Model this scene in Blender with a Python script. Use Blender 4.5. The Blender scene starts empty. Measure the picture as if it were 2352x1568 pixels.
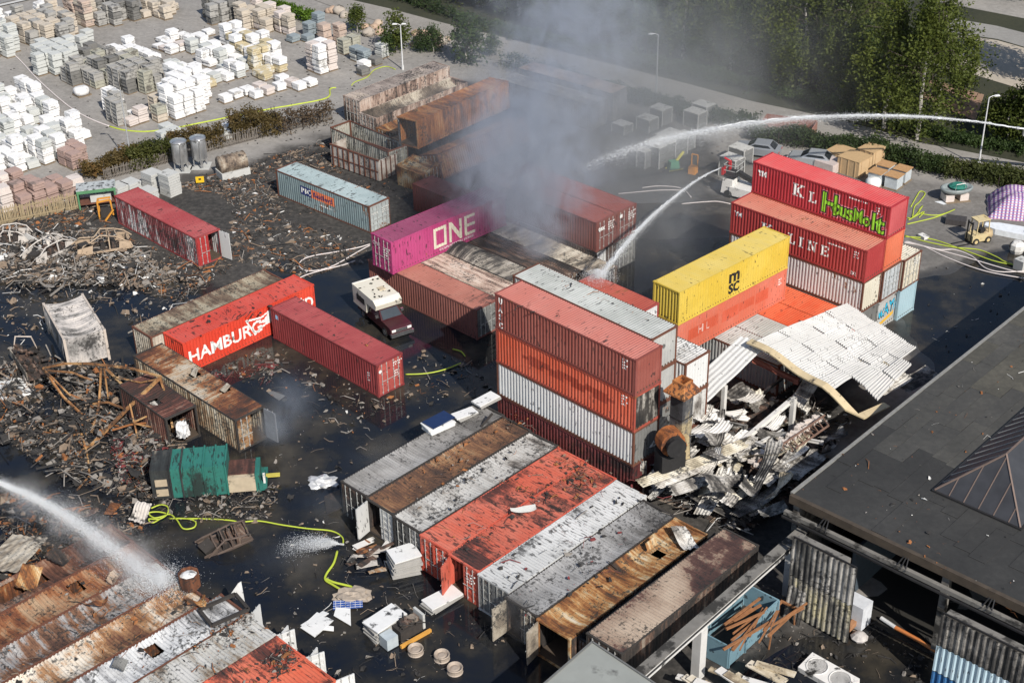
import bpy, bmesh, math, random
from mathutils import Vector, Matrix, noise as mnoise
R = math.radians
rnd = random.Random(7)
scene = bpy.context.scene
col = scene.collection

# ------------------------------------------------------------------ camera
CAM_F, CAM_PITCH, CAM_ROLL, CAM_H = 3386.1, 0.532083, -0.018837, 56.116      # focal length in 1/2352 of the frame width
_cp, _sp, _cr, _sr = math.cos(CAM_PITCH), math.sin(CAM_PITCH), math.cos(CAM_ROLL), math.sin(CAM_ROLL)
FWD = Vector((0, _cp, -_sp)); _up = Vector((0, _sp, _cp)); _rt = Vector((1, 0, 0))
RT = _rt * _cr + _up * _sr; UP = -_rt * _sr + _up * _cr
cam_d = bpy.data.cameras.new('camera'); cam = bpy.data.objects.new('camera', cam_d); col.objects.link(cam)
_m = Matrix((RT, UP, -FWD)).transposed().to_4x4(); _m.translation = (0, 0, CAM_H); cam.matrix_world = _m
cam_d.sensor_width = 36; cam_d.lens = CAM_F / 2352 * 36; cam_d.clip_end = 4000; cam_d.clip_start = 0.5
scene.camera = cam
# ------------------------------------------------------------------ sky, sun, exposure
SUN_EL, SUN_AZ = 40.0, 153.0          # azimuth clockwise from +Y
world = bpy.data.worlds.new('World'); scene.world = world; world.use_nodes = True
_wn = world.node_tree.nodes; _wl = world.node_tree.links
sky = _wn.new('ShaderNodeTexSky'); sky.sky_type = 'NISHITA'; sky.sun_disc = False
sky.sun_elevation = R(SUN_EL); sky.sun_rotation = R(SUN_AZ); sky.air_density = 1.0; sky.dust_density = 1.0; sky.ozone_density = 1.0
_wl.new(sky.outputs[0], _wn['Background'].inputs[0]); _wn['Background'].inputs[1].default_value = 0.085
sun_d = bpy.data.lights.new('sun', 'SUN'); sun_d.energy = 4.2; sun_d.angle = R(0.53); sun_d.color = (1.0, 0.95, 0.87)
sun = bpy.data.objects.new('sun', sun_d); col.objects.link(sun)
_sv = Vector((math.sin(R(SUN_AZ)) * math.cos(R(SUN_EL)), math.cos(R(SUN_AZ)) * math.cos(R(SUN_EL)), math.sin(R(SUN_EL))))
sun.rotation_euler = _sv.to_track_quat('Z', 'Y').to_euler(); sun.location = (30, 20, 90)
vs = scene.view_settings; vs.view_transform = 'Standard'; vs.look = 'None'; vs.gamma = 1.0; vs.exposure = 0.35; vs.use_curve_mapping = False
cy = scene.cycles; cy.use_denoising = True; cy.max_bounces = 6; cy.diffuse_bounces = 2; cy.glossy_bounces = 3; cy.transparent_max_bounces = 8
cy.volume_bounces = 1; cy.volume_step_rate = 3.0; cy.volume_max_steps = 40; cy.caustics_reflective = False; cy.caustics_refractive = False
try: cy.denoising_prefilter = 'ACCURATE'
except Exception: pass

def at(px, py, z=0.0):
    """world point at height z that stands where the photograph (2352 wide) shows pixel px, py"""
    d = FWD + RT * ((px - 1176) / CAM_F) - UP * ((py - 784) / CAM_F)
    t = (z - CAM_H) / d.z
    return Vector((d.x * t, d.y * t, z))
def zp(ox, oy, x, y):                   # pixel of a working enlargement -> pixel of the 2352 frame
    k = 2352 / 3402; s = 900 / 2276
    return ((ox + x * s) * k, (oy + y * s) * k)
def za(ox, oy, x, y, z=0.0): return at(*zp(ox, oy, x, y), z)
def pix(p):
    d = Vector(p) - Vector((0, 0, CAM_H)); w = d.dot(FWD)
    return (1176 + CAM_F * d.dot(RT) / w, 784 - CAM_F * d.dot(UP) / w)
def inpoly(x, y, P):
    c = False; j = len(P) - 1
    for i in range(len(P)):
        xi, yi = P[i]; xj, yj = P[j]
        if (yi > y) != (yj > y) and x < (xj - xi) * (y - yi) / (yj - yi) + xi: c = not c
        j = i
    return c

# ------------------------------------------------------------------ mesh helper
class MB:
    def __init__(s): s.v = []; s.f = []; s.m = []
    def add(s, vs, fs, mi=0):
        o = len(s.v); s.v += [tuple(v) for v in vs]
        for f in fs: s.f.append([i + o for i in f]); s.m.append(mi)
        return s
    def box(s, c, d, rz=0.0, mi=0, rot=None, taper=1.0):
        x, y, z = d[0] / 2, d[1] / 2, d[2] / 2
        P = [(-x, -y, -z), (x, -y, -z), (x, y, -z), (-x, y, -z), (-x * taper, -y * taper, z), (x * taper, -y * taper, z), (x * taper, y * taper, z), (-x * taper, y * taper, z)]
        mt = rot if rot is not None else Matrix.Rotation(rz, 3, 'Z')
        c = Vector(c)
        return s.add([c + mt @ Vector(p) for p in P], [(0, 3, 2, 1), (4, 5, 6, 7), (0, 1, 5, 4), (1, 2, 6, 5), (2, 3, 7, 6), (3, 0, 4, 7)], mi)
    def tube(s, pts, r, n=6, mi=0, cap=True, r1=None):
        pts = [Vector(p) for p in pts]; vs = []; fs = []
        for i, p in enumerate(pts):
            a = pts[max(i - 1, 0)]; b = pts[min(i + 1, len(pts) - 1)]; t = (b - a)
            t = t.normalized() if t.length > 1e-9 else Vector((0, 0, 1))
            e1 = t.cross(Vector((0, 0, 1)) if abs(t.z) < .9 else Vector((1, 0, 0))).normalized(); e2 = t.cross(e1)
            rr = r if r1 is None else r + (r1 - r) * i / max(1, len(pts) - 1)
            for k in range(n):
                a_ = 2 * math.pi * k / n; vs.append(p + (e1 * math.cos(a_) + e2 * math.sin(a_)) * rr)
        for i in range(len(pts) - 1):
            for k in range(n):
                k2 = (k + 1) % n; fs.append((i * n + k, i * n + k2, (i + 1) * n + k2, (i + 1) * n + k))
        if cap: fs.append(tuple(range(n))[::-1]); fs.append(tuple((len(pts) - 1) * n + k for k in range(n)))
        return s.add(vs, fs, mi)
    def bar(s, a, b, w, h, mi=0):
        a = Vector(a); b = Vector(b); t = b - a; L = t.length; t.normalize()
        e1 = t.cross(Vector((0, 0, 1)) if abs(t.z) < .95 else Vector((1, 0, 0))).normalized(); e2 = e1.cross(t)
        rot = Matrix((t, e1, e2)).transposed()
        return s.box((a + b) / 2, (L, w, h), rot=rot, mi=mi)
    def lathe(s, prof, n=16, c=(0, 0, 0), mi=0):
        c = Vector(c); vs = []; fs = []
        for (r, z) in prof:
            for k in range(n): a = 2 * math.pi * k / n; vs.append(c + Vector((r * math.cos(a), r * math.sin(a), z)))
        for i in range(len(prof) - 1):
            for k in range(n): k2 = (k + 1) % n; fs.append((i * n + k, i * n + k2, (i + 1) * n + k2, (i + 1) * n + k))
        if prof[0][0] > 1e-6: fs.append(tuple(range(n))[::-1])
        if prof[-1][0] > 1e-6: fs.append(tuple((len(prof) - 1) * n + k for k in range(n)))
        return s.add(vs, fs, mi)
    def prism(s, poly, z0, z1, mi=0):
        n = len(poly); vs = [(x, y, z0) for x, y in poly] + [(x, y, z1) for x, y in poly]
        return s.add(vs, [tuple(range(n))[::-1], tuple(range(n, 2 * n))] + [(i, (i + 1) % n, n + (i + 1) % n, n + i) for i in range(n)], mi)
    def slab(s, quad, th, mi=0):
        """four 3-D corners, given a thickness along their normal"""
        q = [Vector(p) for p in quad]; nn = (q[1] - q[0]).cross(q[3] - q[0]).normalized() * th
        return s.add(q + [p - nn for p in q], [(0, 1, 2, 3), (7, 6, 5, 4), (0, 4, 5, 1), (1, 5, 6, 2), (2, 6, 7, 3), (3, 7, 4, 0)], mi)
    def mesh(s, name, smooth=False):
        me = bpy.data.meshes.new(name); me.from_pydata(s.v, [], s.f)
        if any(s.m): me.polygons.foreach_set('material_index', s.m)
        if smooth: me.polygons.foreach_set('use_smooth', [True] * len(s.f))
        me.update(); return me

def link(name, me, mats, parent=None, loc=(0, 0, 0), rz=0.0, rot=None, scale=None):
    o = bpy.data.objects.new(name, me); col.objects.link(o)
    o.location = loc; o.rotation_euler = rot if rot is not None else (0, 0, rz)
    if scale is not None: o.scale = scale if hasattr(scale, '__len__') else (scale,) * 3
    if parent is not None: o.parent = parent
    if me is not None and mats is not None:
        if not isinstance(mats, (list, tuple)): mats = [mats]
        while len(me.materials) < len(mats): me.materials.append(None)
        for i, m in enumerate(mats):
            o.material_slots[i].link = 'OBJECT'; o.material_slots[i].material = m
    return o
def tag(o, label=None, cat=None, group=None, kind=None):
    if label: o['label'] = label
    if cat: o['category'] = cat
    if group: o['group'] = group
    if kind: o['kind'] = kind
    return o
def thing(name, label, cat, loc=(0, 0, 0), rz=0.0, group=None, rot=None):
    o = bpy.data.objects.new(name, None); col.objects.link(o); o.location = loc
    o.rotation_euler = rot if rot is not None else (0, 0, rz); o.empty_display_size = .3
    return tag(o, label, cat, group, 'thing')
def copy_tree(o, parent=None):
    c = o.copy(); col.objects.link(c)
    if parent is not None: c.parent = parent
    for ch in kids.get(o.name, []): copy_tree(ch, c)
    return c
kids = {}
def register(root):
    for ch in root.children: kids.setdefault(root.name, []).append(ch); register(ch)

# ------------------------------------------------------------------ materials
class NT:
    def __init__(s, name):
        s.mat = bpy.data.materials.new(name); s.mat.use_nodes = True; s.t = s.mat.node_tree
        s.b = s.t.nodes['Principled BSDF']; s.out = s.t.nodes['Material Output']
    def n(s, typ, **kw):
        nd = s.t.nodes.new(typ)
        for k, v in kw.items(): setattr(nd, k, v)
        return nd
    def l(s, a, b): s.t.links.new(a, b)
    def val(s, sock, v):
        if hasattr(v, 'is_linked') or hasattr(v, 'node'): s.l(v, sock)
        else: sock.default_value = v
    def math(s, op, a, b=None, c=None, clamp=False):
        m = s.n('ShaderNodeMath', operation=op, use_clamp=clamp); s.val(m.inputs[0], a)
        if b is not None: s.val(m.inputs[1], b)
        if c is not None: s.val(m.inputs[2], c)
        return m.outputs[0]
    def noise(s, vec, scale, detail=3, rough=.55, dist=0.0):
        m = s.n('ShaderNodeTexNoise'); s.l(vec, m.inputs['Vector']); m.inputs['Scale'].default_value = scale
        m.inputs['Detail'].default_value = detail; m.inputs['Roughness'].default_value = rough; m.inputs['Distortion'].default_value = dist
        return m.outputs[0]
    def pos(s): return s.n('ShaderNodeNewGeometry').outputs['Position']
    def mapping(s, vec, loc=(0, 0, 0), rz=0.0, scale=(1, 1, 1)):
        m = s.n('ShaderNodeMapping'); s.l(vec, m.inputs[0]); m.inputs['Location'].default_value = loc; m.inputs['Rotation'].default_value = (0, 0, rz); m.inputs['Scale'].default_value = scale
        return m.outputs[0]
    def ramp(s, fac, stops, interp='LINEAR'):
        m = s.n('ShaderNodeValToRGB'); m.color_ramp.interpolation = interp; e = m.color_ramp.elements
        while len(e) < len(stops): e.new(.5)
        for i, (p, c) in enumerate(stops): e[i].position = p; e[i].color = (*c, 1) if len(c) == 3 else c
        s.l(fac, m.inputs[0]); return m.outputs[0]
    def mix(s, f, a, b):
        m = s.n('ShaderNodeMix', data_type='RGBA'); s.val(m.inputs[0], f)
        for sk, v in ((m.inputs[6], a), (m.inputs[7], b)):
            if isinstance(v, (tuple, list)): sk.default_value = (*v[:3], 1)
            else: s.l(v, sk)
        return m.outputs[2]
    def step(s, x, lo, hi):
        m = s.n('ShaderNodeMapRange'); m.interpolation_type = 'SMOOTHSTEP'; s.val(m.inputs[0], x); m.inputs[1].default_value = lo; m.inputs[2].default_value = hi
        return m.outputs[0]
    def bump(s, h, strength=.3, dist=.02):
        m = s.n('ShaderNodeBump'); m.inputs['Strength'].default_value = strength; m.inputs['Distance'].default_value = dist; s.l(h, m.inputs['Height']); s.l(m.outputs[0], s.b.inputs['Normal'])
    def done(s, color=None, rough=.7, metal=0.0, spec=None):
        if color is not None:
            if isinstance(color, (tuple, list)): s.b.inputs['Base Color'].default_value = (*color[:3], 1)
            else: s.l(color, s.b.inputs['Base Color'])
        s.val(s.b.inputs['Roughness'], rough); s.b.inputs['Metallic'].default_value = metal
        if spec is not None: s.b.inputs['Specular IOR Level'].default_value = spec
        return s.mat

RUST = (.135, .042, .016); RUST2 = (.26, .105, .035); SOOT = (.016, .015, .015)
_mc = {}
def plain(name, c, rough=.7, metal=0.0, var=.25, scale=3.0, dirt=.0, dirtc=(.03, .028, .025)):
    """a slightly uneven single-colour surface, with dirt in patches"""
    if name in _mc: return _mc[name]
    t = NT(name); p = t.pos(); n = t.noise(p, scale, 4)
    cc = t.mix(n, [x * (1 - var) for x in c], [min(1, x * (1 + var)) for x in c])
    if dirt > 0:
        n2 = t.noise(p, scale * .45, 5, .65); cc = t.mix(t.step(n2, .62 - dirt * .3, .72 - dirt * .25), cc, dirtc)
    t.done(cc, rough, metal); _mc[name] = t.mat; return t.mat
def paint(name, base, ang=-45.5, rust=.2, soot=.1, fade=None, seed=0.0, fine=.5, rustc=None):
    """weathered container paint: faded patches, streaks of rust along the corrugation, soot stains"""
    if name in _mc: return _mc[name]
    t = NT(name); p = t.mapping(t.pos(), (seed * 3.7, seed * 1.9, seed), 0); p0 = t.mapping(p, rz=R(-ang))
    st = t.mapping(p0, scale=(1.0, .13, .16))
    n1 = t.noise(p0, .32, 4, .6); n2 = t.noise(st, 2.6, 3, .6); n3 = t.noise(p0, 5.5, 4, .65)
    fade = fade or [min(1, x * 1.25 + .02) for x in base]
    c = t.mix(t.step(t.math('ADD', t.math('MULTIPLY', n1, .6), t.math('MULTIPLY', n2, .4)), .4, .62), base, fade)
    c = t.mix(t.math('MULTIPLY', t.step(n2, .35, .7), .22), c, [x * .6 for x in base])
    s1 = t.math('ADD', t.math('MULTIPLY', n1, .38), t.math('ADD', t.math('MULTIPLY', n2, .36), t.math('MULTIPLY', n3, .26)))
    th = .66 - rust * .26
    rc = t.mix(n3, rustc[0] if rustc else RUST, rustc[1] if rustc else RUST2)
    c = t.mix(t.step(s1, th, th + .05), c, rc)
    if soot > 0:
        q = t.mapping(p0, (9.3 + seed, 4.1, 2.2)); n4 = t.noise(q, .26, 3, .6)
        s2 = t.math('ADD', t.math('MULTIPLY', n4, .6), t.math('ADD', t.math('MULTIPLY', n2, .25), t.math('MULTIPLY', n3, .15))); th2 = .68 - soot * .3
        c = t.mix(t.math('MULTIPLY', t.step(s2, th2, th2 + .1), .88), c, SOOT)
        n5 = t.noise(t.mapping(p0, (3.3, 7.7 + seed, 1), scale=(1.0, .22, .25)), 7.0, 2, .5); c = t.mix(t.math('MULTIPLY', t.step(t.math('ADD', n5, t.math('MULTIPLY', n1, .25)), .80 - .14 * soot, .83 - .12 * soot), .75), c, SOOT)
    t.done(c, t.math('ADD', .5, t.math('MULTIPLY', n3, .35)), 0.0); _mc[name] = t.mat; return t.mat
def burnt(name, stops, ang=-45.5, seed=0.0, big=.22, streak=.45):
    """paint burnt off: bands of soot, rust and ash running along the corrugation"""
    if name in _mc: return _mc[name]
    t = NT(name); p = t.mapping(t.pos(), (seed * 3.7, seed * 1.9, seed), 0); p0 = t.mapping(p, rz=R(-ang))
    st = t.mapping(p0, scale=(1.0, .14, .16))
    n1 = t.noise(p0, big, 4, .6); n2 = t.noise(st, 2.4, 4, .62); n3 = t.noise(p0, 4.5, 4, .65)
    f = t.math('ADD', t.math('MULTIPLY', n1, .85 - streak), t.math('ADD', t.math('MULTIPLY', n2, streak), t.math('MULTIPLY', n3, .15)))
    f = t.step(f, .37, .63)
    c = t.ramp(f, stops)
    c = t.mix(t.math('MULTIPLY', t.step(t.math('ADD', t.math('MULTIPLY', n3, .6), t.math('MULTIPLY', t.noise(t.mapping(p0, (5, 8, 1)), .5, 3, .6), .4)), .51, .60), .85), c, SOOT)
    t.done(c, .88); t.bump(n3, .35, .02); _mc[name] = t.mat; return t.mat
ASH = (.46, .43, .39); OCH = (.33, .19, .08)
# ------------------------------------------------------------------ shipping containers
CW = 2.438; PITCH = .278; CDEP = .042
def corr(x, pitch=PITCH):
    u = (x / pitch) % 1.0
    return 0.0 if u < .26 else (u - .26) / .24 if u < .5 else 1.0 if u < .76 else 1 - (u - .76) / .24
def breaks(a, b, pitch=PITCH):
    xs = {a, b}; k = math.floor(a / pitch) - 1
    while k * pitch < b + pitch:
        for f in (0, .26, .5, .76):
            x = (k + f) * pitch
            if a < x < b: xs.add(x)
        k += 1
    return sorted(xs)
_cm = {}
def sheet(key, a, b, z0, z1, nz=1, pitch=PITCH, dep=CDEP, deform=None):
    """corrugated sheet in the x-z plane, outer face towards -y"""
    if key in _cm: return _cm[key]
    xs = breaks(a, b, pitch); m = MB(); vs = []
    for x in xs:
        for j in range(nz + 1):
            z = z0 + (z1 - z0) * j / nz; y = corr(x, pitch) * dep
            v = Vector((x, y, z))
            if deform: v = deform(v)
            vs.append(v)
    w = nz + 1; fs = [(i * w + j, (i + 1) * w + j, (i + 1) * w + j + 1, i * w + j + 1) for i in range(len(xs) - 1) for j in range(nz)]
    _cm[key] = m.add(vs, fs).mesh(key[0] if isinstance(key, tuple) else key); return _cm[key]
def roof_mesh(key, L, ny=2, deform=None, hole=None):
    if key in _cm: return _cm[key]
    a = L / 2 - .1; xs = breaks(-a, a, .21); ys = [-(CW / 2 - .05) + (CW - .1) * j / ny for j in range(ny + 1)]; vs = []
    for x in xs:
        for y in ys:
            v = Vector((x, y, -.034 * corr(x, .21)))
            if deform: v = deform(v)
            vs.append(v)
    w = ny + 1; fs = []
    for i in range(len(xs) - 1):
        for j in range(ny):
            cx = (xs[i] + xs[i + 1]) / 2; cyy = (ys[j] + ys[j + 1]) / 2
            if hole and any(hx0 < cx < hx1 and hy0 < cyy < hy1 for hx0, hx1, hy0, hy1 in hole): continue
            fs.append((i * w + j, (i + 1) * w + j, (i + 1) * w + j + 1, i * w + j + 1))
    _cm[key] = MB().add(vs, fs).mesh('roof_panel'); return _cm[key]
def door_mesh(H):
    k = ('door', H)
    if k in _cm: return _cm[k]
    w = 1.13; h = H - .3; m = MB()
    m.box((w / 2, .03, h / 2), (w, .03, h))
    m.box((.05, .0, h / 2), (.1, .05, h)); m.box((w - .05, .0, h / 2), (.1, .05, h))
    nb = 5
    for i in range(nb + 1):
        z = .05 + (h - .1) * i / nb; m.box((w / 2, .001, z), (w - .2, .048, .1 if i in (0, nb) else .16))
    _cm[k] = m.mesh('door'); return _cm[k]
def rod_mesh(H):
    k = ('rod', H)
    if k in _cm: return _cm[k]
    h = H - .22; m = MB(); m.tube([(0, 0, 0), (0, 0, h)], .024, 6)
    for z in (.12, h * .33, h * .66, h - .12): m.box((0, .02, z), (.11, .05, .07))
    m.box((.16, -.02, h * .42), (.34, .025, .045))
    _cm[k] = m.mesh('lock_rod'); return _cm[k]
def member(key, d):
    if key in _cm: return _cm[key]
    _cm[key] = MB().box((0, 0, 0), d).mesh(key[0]); return _cm[key]
def post_mesh(H):
    k = ('post', H)
    if k in _cm: return _cm[k]
    m = MB(); m.box((0, 0, H / 2), (.13, .13, H - .24)); m.box((0, 0, .06), (.18, .17, .12)); m.box((0, 0, H - .06), (.18, .17, .12))
    _cm[k] = m.mesh('corner_post'); return _cm[k]
STEEL = plain('galvanised_rod', (.5, .5, .48), .45, .3)
FLOORM = plain('container_floor', (.07, .05, .035), .9)
U2 = math.pi / 2
def container(name, label, corner, yaw, z, paint_m, H=2.591, L=12.19, doors='u1', roof_m=None, door_m=None, frame_m=None, open_doors=(None, None), group=None,
              roof_def=None, side_def=None, hole=None, end_m=None, tilt=(0, 0), roof=True, door_ms=None, rods=True, key=None):
    """corner: world x, y of the bottom corner (u=0, v=0); u runs along yaw, v to its left. doors at the end u1 or u0"""
    ya = R(yaw); c = Vector((corner[0], corner[1], z)) + Vector((math.cos(ya), math.sin(ya), 0)) * (L / 2) + Vector((-math.sin(ya), math.cos(ya), 0)) * (CW / 2)
    flip = doors == 'u0'
    t = thing(name, label, 'container', c, ya + (math.pi if flip else 0), group, rot=(tilt[0], tilt[1], ya + (math.pi if flip else 0)) if tilt != (0, 0) else None)
    roof_m = roof_m or paint_m; door_m = door_m or paint_m; frame_m = frame_m or paint_m; end_m = end_m or paint_m
    a = L / 2 - .1; kk = key or label[:20]
    sm = sheet(('side_panel', L, H), -a, a, .16, H - .13)
    s0, s1 = sm, sm
    if side_def:
        s0 = sheet(('side_panel', kk, 0), -a, a, .16, H - .13, 6, deform=side_def); s1 = s0
    p = []
    p.append(link('side_panel', s0, paint_m, t, (0, -CW / 2 + .012, 0))); p.append(link('side_panel', s1, paint_m, t, (0, CW / 2 - .012, 0), math.pi))
    if roof:
        rm = roof_mesh(('roof', L), L) if not (roof_def or hole) else roof_mesh(('roof', kk), L, 10, roof_def, hole)
        link('roof_panel', rm, roof_m, t, (0, 0, H - .012))
    link('end_wall', sheet(('end_wall', H), -CW / 2 + .08, CW / 2 - .08, .14, H - .12), end_m, t, (-L / 2 + .03, 0, 0), -U2)
    link('floor', member(('floor', L), (L - .1, CW - .1, .1)), FLOORM, t, (0, 0, .2))
    for sx in (-1, 1):
        for sy in (-1, 1): link('corner_post', post_mesh(H), frame_m, t, (sx * (L / 2 - .085), sy * (CW / 2 - .08), 0))
        link('header', member(('header', 0), (.11, CW - .3, .12)), frame_m, t, (sx * (L / 2 - .07), 0, H - .064)); link('sill', member(('sill', 0), (.11, CW - .3, .15)), frame_m, t, (sx * (L / 2 - .07), 0, .09))
    for sy in (-1, 1):
        link('top_rail', member(('top_rail', L), (L - .34, .07, .09)), frame_m, t, (0, sy * (CW / 2 - .037), H - .075)); link('bottom_rail', member(('bottom_rail', L), (L - .34, .06, .15)), frame_m, t, (0, sy * (CW / 2 - .034), .1))
    for i, sy in enumerate((-1, 1)):          # doors, hinged at the corner posts
        ang = open_doors[i]
        if ang == 'none': continue
        rz = U2 + (-R(ang) if ang else 0) if sy < 0 else U2 + (R(ang) if ang else 0)
        d = link('door', door_mesh(H), (door_ms[i] if door_ms else door_m), t, (L / 2 - .045, sy * (CW / 2 - .09), .16), rz)
        if sy > 0: d.scale = (-1, 1, 1)
        if rods:
            for rx in (.36, .82): link('lock_rod', rod_mesh(H), STEEL, d, (rx, -.05, -.04))
    t['L'] = L; t['H'] = H; t['flip'] = 1 if flip else 0
    return t

# lettering that follows the corrugation ------------------------------------------------
def _follow(bm, dep, off):
    xs = [v.co.x for v in bm.verts]
    if not xs: return
    for x in breaks(min(xs) + 1e-4, max(xs) - 1e-4):
        bmesh.ops.bisect_plane(bm, geom=bm.verts[:] + bm.edges[:] + bm.faces[:], plane_co=(x, 0, 0), plane_no=(1, 0, 0), dist=1e-5)
    for v in bm.verts: v.co.y = corr(v.co.x) * dep - off
def polys_bm(polys):
    bm = bmesh.new()
    for P in polys:
        try: bm.faces.new([bm.verts.new((x, 0, z)) for x, z in P])
        except ValueError: pass
    bmesh.ops.triangulate(bm, faces=bm.faces[:]); return bm
def text_bm(txt, h, bold=0.0, sx=1.0, space=1.0):
    cu = bpy.data.curves.new('t', 'FONT'); cu.body = txt; cu.size = h / .7; cu.offset = bold; cu.space_character = space; cu.resolution_u = 3
    o = bpy.data.objects.new('t', cu); me = bpy.data.meshes.new_from_object(o); bm = bmesh.new(); bm.from_mesh(me)
    for v in bm.verts: v.co = Vector((v.co.x * sx, 0, v.co.y))
    bpy.data.objects.remove(o); bpy.data.curves.remove(cu); bpy.data.meshes.remove(me); return bm
def lettering(t, side, bm, x, z, mat, name='lettering', off=.008, flat=False, shear=0.0, rot=0.0):
    """side: -1 the wall at local -y, 1 the wall at +y, 'd' the door end, 'e' the blind end"""
    c, s = math.cos(rot), math.sin(rot)
    for v in bm.verts:
        xx, zz = v.co.x * c - v.co.z * s, v.co.x * s + v.co.z * c
        v.co = Vector((xx + x + shear * zz, v.co.y, zz + z))
    if not flat: _follow(bm, CDEP, off)
    me = bpy.data.meshes.new(name); bm.to_mesh(me); bm.free(); L = t['L']
    if side == -1: return link(name, me, mat, t, (0, -CW / 2 + .012, 0))
    if side == 1: return link(name, me, mat, t, (0, CW / 2 - .012, 0), math.pi)
    if side == 'd': return link(name, me, mat, t, (L / 2 + .045, 0, 0), U2)
    return link(name, me, mat, t, (-L / 2 + .03, 0, 0), -U2)
def rect(x0, z0, x1, z1): return [(x0, z0), (x1, z0), (x1, z1), (x0, z1)]
WHITE = plain('white_lettering', (.78, .77, .74), .6, var=.12, dirt=.12)
BLACKP = plain('black_lettering', (.015, .015, .015), .6)
def codes(t, side, x, z, n=3, m=None, w=.9):
    """rows of small stencilled number blocks as printed on container corners"""
    P = []
    for r in range(n):
        xx = 0.0
        while xx < w * (1 - .25 * (r % 2)):
            cw = .06 + .03 * rnd.random(); P.append(rect(xx, -r * .2, xx + cw, -r * .2 + .11)); xx += cw + .045 + (.08 if rnd.random() < .25 else 0)
    return lettering(t, side, polys_bm(P), x, z, m or WHITE, 'marking')
# ------------------------------------------------------------------ the ground
def pxpoly(P): return [(v.x, v.y) for v in (at(x, y) for x, y in P)]
FLOOD = [pxpoly([(-200, 640), (120, 655), (330, 615), (420, 640), (520, 690), (640, 610), (700, 632), (860, 615), (900, 650), (1180, 690), (1180, 900), (1180, 1100), (1420, 1440), (1560, 1700), (-300, 1700)]),
         pxpoly([(1180, 540), (1480, 500), (1680, 500), (1690, 640), (1500, 760), (1150, 700)]),
         pxpoly([(2090, 640), (2420, 560), (2420, 760), (2180, 880), (2050, 760)]),
         pxpoly([(1700, 1560), (1960, 1400), (2200, 1440), (2300, 1600), (2000, 1700), (1700, 1700)])]
BURN = pxpoly([(-300, 530), (180, 450), (420, 395), (760, 300), (1000, 180), (1250, 200), (1650, 300), (1700, 420), (1700, 640), (2120, 760), (2000, 900), (1850, 1700), (-400, 1700)])
RYARD = pxpoly([(1650, 330), (1900, 360), (2500, 470), (2600, 900), (2000, 900), (1700, 640)])
def edge_dist(x, y, P):
    d = 1e9; n = len(P)
    for i in range(n):
        x0, y0 = P[i]; x1, y1 = P[(i + 1) % n]; dx, dy = x1 - x0, y1 - y0; L2 = dx * dx + dy * dy or 1e-9
        t = max(0, min(1, ((x - x0) * dx + (y - y0) * dy) / L2)); d = min(d, math.hypot(x - x0 - t * dx, y - y0 - t * dy))
    return d if inpoly(x, y, P) else -d
def flood(x, y): return max(edge_dist(x, y, P) for P in FLOOD)
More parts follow.
